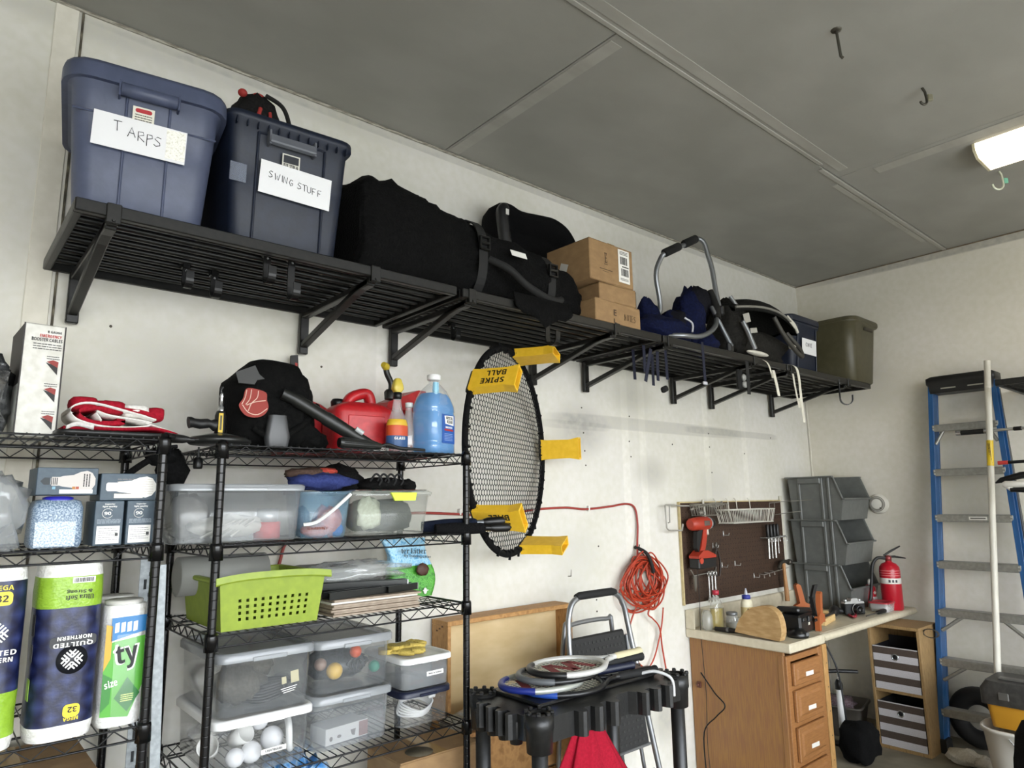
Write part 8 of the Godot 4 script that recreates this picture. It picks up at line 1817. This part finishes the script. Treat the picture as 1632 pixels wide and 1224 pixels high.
	o = thing("rack_peg", "vertical storage post at the right edge outside the picture, carrying the poles", "post", Vector3(4.9, 0, 1.78)); b = B.new(); b.box(Vector3(0, 1.1, 0), Vector3(0.05, 2.2, 0.05), 0.004); part("post", b, pm, o)
	o = thing("black_rod", "black rod with red tip pointing left at the picture's right edge", "rod", Vector3(4.82, 1.775, 1.6))
	b = B.new(); b.tube(v3([-0.01, -0.003, -0.19, -0.01, -0.002, -0.14]), 0.012, 10); part("red_tip", b, M("b13631", 0.4), o)
	b = B.new(); b.tube(v3([-0.01, -0.002, -0.14, 0.03, 0.012, 0.25]), 0.0095, 10); part("rod", b, blackm, o)
	o = thing("leaf_rake", "black tool with white plastic end pointing left at the picture's right edge", "garden tool", Vector3(4.77, 1.65, 1.55))
	b = B.new(); b.tube(v3([-0.02, 0.005, -0.15, -0.02, 0.02, -0.12, 0.0, 0.045, -0.03, 0.03, 0.07, 0.25]), [0.004, 0.016, 0.02, 0.02], 10); b.tube(v3([-0.03, -0.035, -0.08, 0.0, -0.045, 0.2]), 0.014, 8); part("black_shaft", b, blackm, o)
	b = B.new(); b.tube(v3([-0.03, -0.005, -0.115, -0.028, -0.005, -0.1, -0.02, -0.005, 0.0, 0.0, 0.01, 0.2]), [0.012, 0.022, 0.018, 0.016], 10); b.tube(v3([-0.028, -0.01, -0.1, -0.026, -0.035, -0.07]), 0.014, 8); part("white_end", b, M("d3d0c8", 0.4), o)
	o = thing("wall_hook", "small dark hook on the wall beside the white pole", "hook", Vector3(5.39, 1.9, 1.55)); b = B.new(); b.tube(v3([0.01, 0.05, 0, -0.02, 0.0, -0.02, -0.03, -0.02, -0.04]), 0.003, 6); part("hook", b, blackm, o)
	# tool box, bucket, rags, tyre
	o = thing("paint_bucket", "white plastic bucket under the tool box at the lower right", "bucket", Vector3(4.7, 0, 1.36)); part("body", tub(0.24, 0.24, 0.3, 0.3, 0.33, 0.11, 0.004, 0.01), M("cdc9bf", 0.4), o)
	b = B.new(); b.tube(curve(v3([-0.16, 0.3, 0.0, -0.16, 0.2, 0.08, -0.14, 0.12, 0.12])), 0.004, 6); part("bail", b, chrome, o)
	o = thing("tool_box", "tool box with dark lid and yellow tray, on the white bucket", "tool box", Vector3(4.73, 0.335, 1.44), 0.0)
	b = B.new(); b.loft([rr(0.26, 0.34, 0.03, 0.0), rr(0.28, 0.37, 0.03, 0.13)]); part("yellow_tray", b, M("c08a22", 0.5), o)
	b = B.new(); b.loft([rr(0.31, 0.41, 0.03, 0.12), rr(0.31, 0.41, 0.03, 0.2), rr(0.28, 0.36, 0.04, 0.24)]); part("dark_lid", b, N(["2b2a28", "3a3936"], Vector3.ONE * 5, 0.5), o)
	b = B.new(); b.box(Vector3(-0.156, 0.17, -0.09), Vector3(0.012, 0.04, 0.05), 0.004); b.box(Vector3(-0.05, 0.245, -0.03), Vector3(0.05, 0.014, 0.2), 0.005); part("latch", b, M("55534f", 0.4), o)
	b = B.new(); b.blob(Vector3(0, 0.04, 0), Vector3(0.07, 0.042, 0.11), 0.5, 20, 4); b.blob(Vector3(-0.02, 0.035, 0.1), Vector3(0.06, 0.036, 0.06), 0.5, 16, 8); solo("white_rag", b, cloth("c3bdb0", "d8d3c8"), "crumpled white rags on the floor at the ladder foot", "rag", Vector3(4.92, 0.0, 1.03))
	o = thing("car_tyre", "small black tyre leaning at the wall behind the ladder's lower steps", "tyre", Vector3(5.25, 0.0, 1.02)); b = B.new(); var ty := []
	for i in 33: ty.append(Vector3(0, 0.19 + sin(TAU * i / 32) * 0.13, cos(TAU * i / 32) * 0.13))
	ty.pop_back(); b.tube(ty, 0.055, 12, false, true)
	o.rotation.z = -0.1; part("tyre", b, M("141414", 0.7), o)
	b = B.new(); b.blob(Vector3(0, 0.34, 0), Vector3(0.2, 0.35, 0.24), 0.12, 26, 3, 0.8); solo("black_bag", b, cloth("0b0b0c", "141415", 0.4), "large rounded black bag at the bottom right corner", "bag", Vector3(3.72, 0.0, 1.83))
	o = thing("wire_coil", "small grey wire coil hanging at the end of the cube shelf", "wire", Vector3(4.93, 0.76, 0.92)); b = B.new()
	for k in 3:
		var lp := []
		for i in 16: lp.append(Vector3(0.004 * k, -0.03 + sin(TAU * i / 16) * 0.026, -0.02 + cos(TAU * i / 16) * (0.04 + k * 0.004)))
		b.tube(lp, 0.0025, 5, false, true)
	part("coil", b, M("3a3632", 0.5), o)
	# little things on the cabinet side
	o = thing("power_cord", "black cord looping out beside the tool tower's right post", "cord", Vector3(3.62, 0.3, 0.1)); b = B.new(); b.tube(curve(v3([-0.02, 0.28, 0.0, -0.01, 0.18, 0.08, -0.005, 0.12, 0.14, -0.01, 0.05, 0.08, -0.02, -0.05, 0.0, -0.02, -0.28, 0.0])), 0.004, 6); part("cord", b, blackm, o)
	o = thing("cabinet_catch", "small brown metal catch on the oak cabinet side", "catch", Vector3(3.641, 0.5, 0.06)); b = B.new(); b.box(Vector3(-0.006, 0, 0), Vector3(0.012, 0.035, 0.03), 0.004); b.lathe(v2([0, 0, 0.01, 0, 0.009, 0.012, 0, 0.014]), Vector3(-0.01, 0, 0), 12, Basis(Vector3.BACK, PI / 2)); part("catch", b, M("6b453b", 0.3, 0.6), o)

# ---------------------------------------------------------------- ceiling
func ceiling_things():
	var o := thing("ceiling_lamp", "long fluorescent ceiling lamp with clear lens at the right edge", "lamp", Vector3(3.98, CE, 2.34))
	var b := B.new(); b.prism(v2([-0.13, 0.0, 0.13, 0.0, 0.13, -0.018, -0.13, -0.018]), -0.61, 0.61); part("housing", b, M("d8d2bd", 0.5), o)
	b = B.new(); b.prism(v2([-0.145, 0.0, 0.145, 0.0, 0.145, -0.035, 0.1, -0.068, -0.1, -0.068, -0.145, -0.035]), -0.618, -0.606); part("end_cap", b, M("cfc7a8", 0.5), o)
	b = B.new(); b.prism(v2([-0.145, 0.0, 0.145, 0.0, 0.145, -0.035, 0.1, -0.068, -0.1, -0.068, -0.145, -0.035]), 0.606, 0.618); part("end_cap", b, M("cfc7a8", 0.5), o)
	var em := StandardMaterial3D.new(); em.albedo_color = Color("f6f0dc"); em.emission_enabled = true; em.emission = Color(1.0, 0.95, 0.82); em.emission_energy_multiplier = 2.6
	b = B.new(); b.loft([[Vector3(-0.142, -0.001, -0.606), Vector3(-0.142, -0.035, -0.606), Vector3(-0.098, -0.066, -0.606), Vector3(0.098, -0.066, -0.606), Vector3(0.142, -0.035, -0.606), Vector3(0.142, -0.001, -0.606)], [Vector3(-0.142, -0.001, 0.606), Vector3(-0.142, -0.035, 0.606), Vector3(-0.098, -0.066, 0.606), Vector3(0.098, -0.066, 0.606), Vector3(0.142, -0.035, 0.606), Vector3(0.142, -0.001, 0.606)]], false, false, true, false); part("lens", b, em, o)
	var al := AreaLight3D.new(); al.area_size = Vector2(0.22, 1.2); al.light_color = Color(1.0, 0.95, 0.84); al.light_energy = 0.5; al.shadow_enabled = true; al.name = "lamp_light"
	o.add_child(al); al.rotation.x = -PI / 2; al.position.y = -0.075
	al.set("area_range", 8.0)
	for s in [-1, 1]:
		var ol := AreaLight3D.new(); ol.area_size = Vector2(0.04, 1.2); ol.light_color = Color(1.0, 0.95, 0.84); ol.light_energy = 0.2; ol.shadow_enabled = true; ol.name = "side_light"
		o.add_child(ol); ol.rotation = Vector3(0, -s * PI / 2, 0); ol.position = Vector3(s * 0.148, -0.02, 0); ol.set("area_range", 8.0)
	# hooks
	var gm := M("4d4a42", 0.4, 0.6)
	o = thing("ceiling_hook", "straight metal hook rod hanging from the ceiling, nearest to the camera", "hook", Vector3(2.45, CE, 1.67)); b = B.new(); b.tube(v3([0, 0, 0, 0.005, -0.11, 0.005, 0.012, -0.118, 0.01]), 0.0055, 8); part("rod", b, gm, o); b = B.new(); b.lathe(v2([0, -0.006, 0.018, -0.004, 0.02, 0.0]), Vector3.ZERO, 12); part("plate", b, gm, o)
	for q in [["grey metal ceiling hook with clip, second from the lamp", Vector3(3.12, CE, 1.747), 0.085, 0.014, gm, "77735f"], ["pale ceiling hook with green clip beneath the lamp", Vector3(4.3, CE, 1.73), 0.1, 0.03, M("c9cdbd", 0.35, 0.3), "6fae96"]]:
		o = thing("ceiling_hook", q[0], "hook", q[1]); var h: float = q[2]; var r: float = q[3]; b = B.new()
		var pts := [Vector3(-0.01, 0, 0), Vector3(0.0, -0.02, 0), Vector3(0.004, -h * 0.6, 0)]
		for i in 9: pts.append(Vector3(0.004 - r + cos(-PI * i / 8.0) * r, -h * 0.75 + sin(-PI * i / 8.0) * r, 0))
		var bs := Basis(Vector3.UP, -0.71)
		for i in pts.size(): pts[i] = bs * pts[i]
		b.tube(pts, 0.0055, 7); part("hook", b, q[4], o)
		b = B.new(); b.box(bs * Vector3(0.018, -h * 0.55, 0), Vector3(0.024, 0.03, 0.014), 0.003, bs); part("clip", b, M(q[5], 0.35), o)
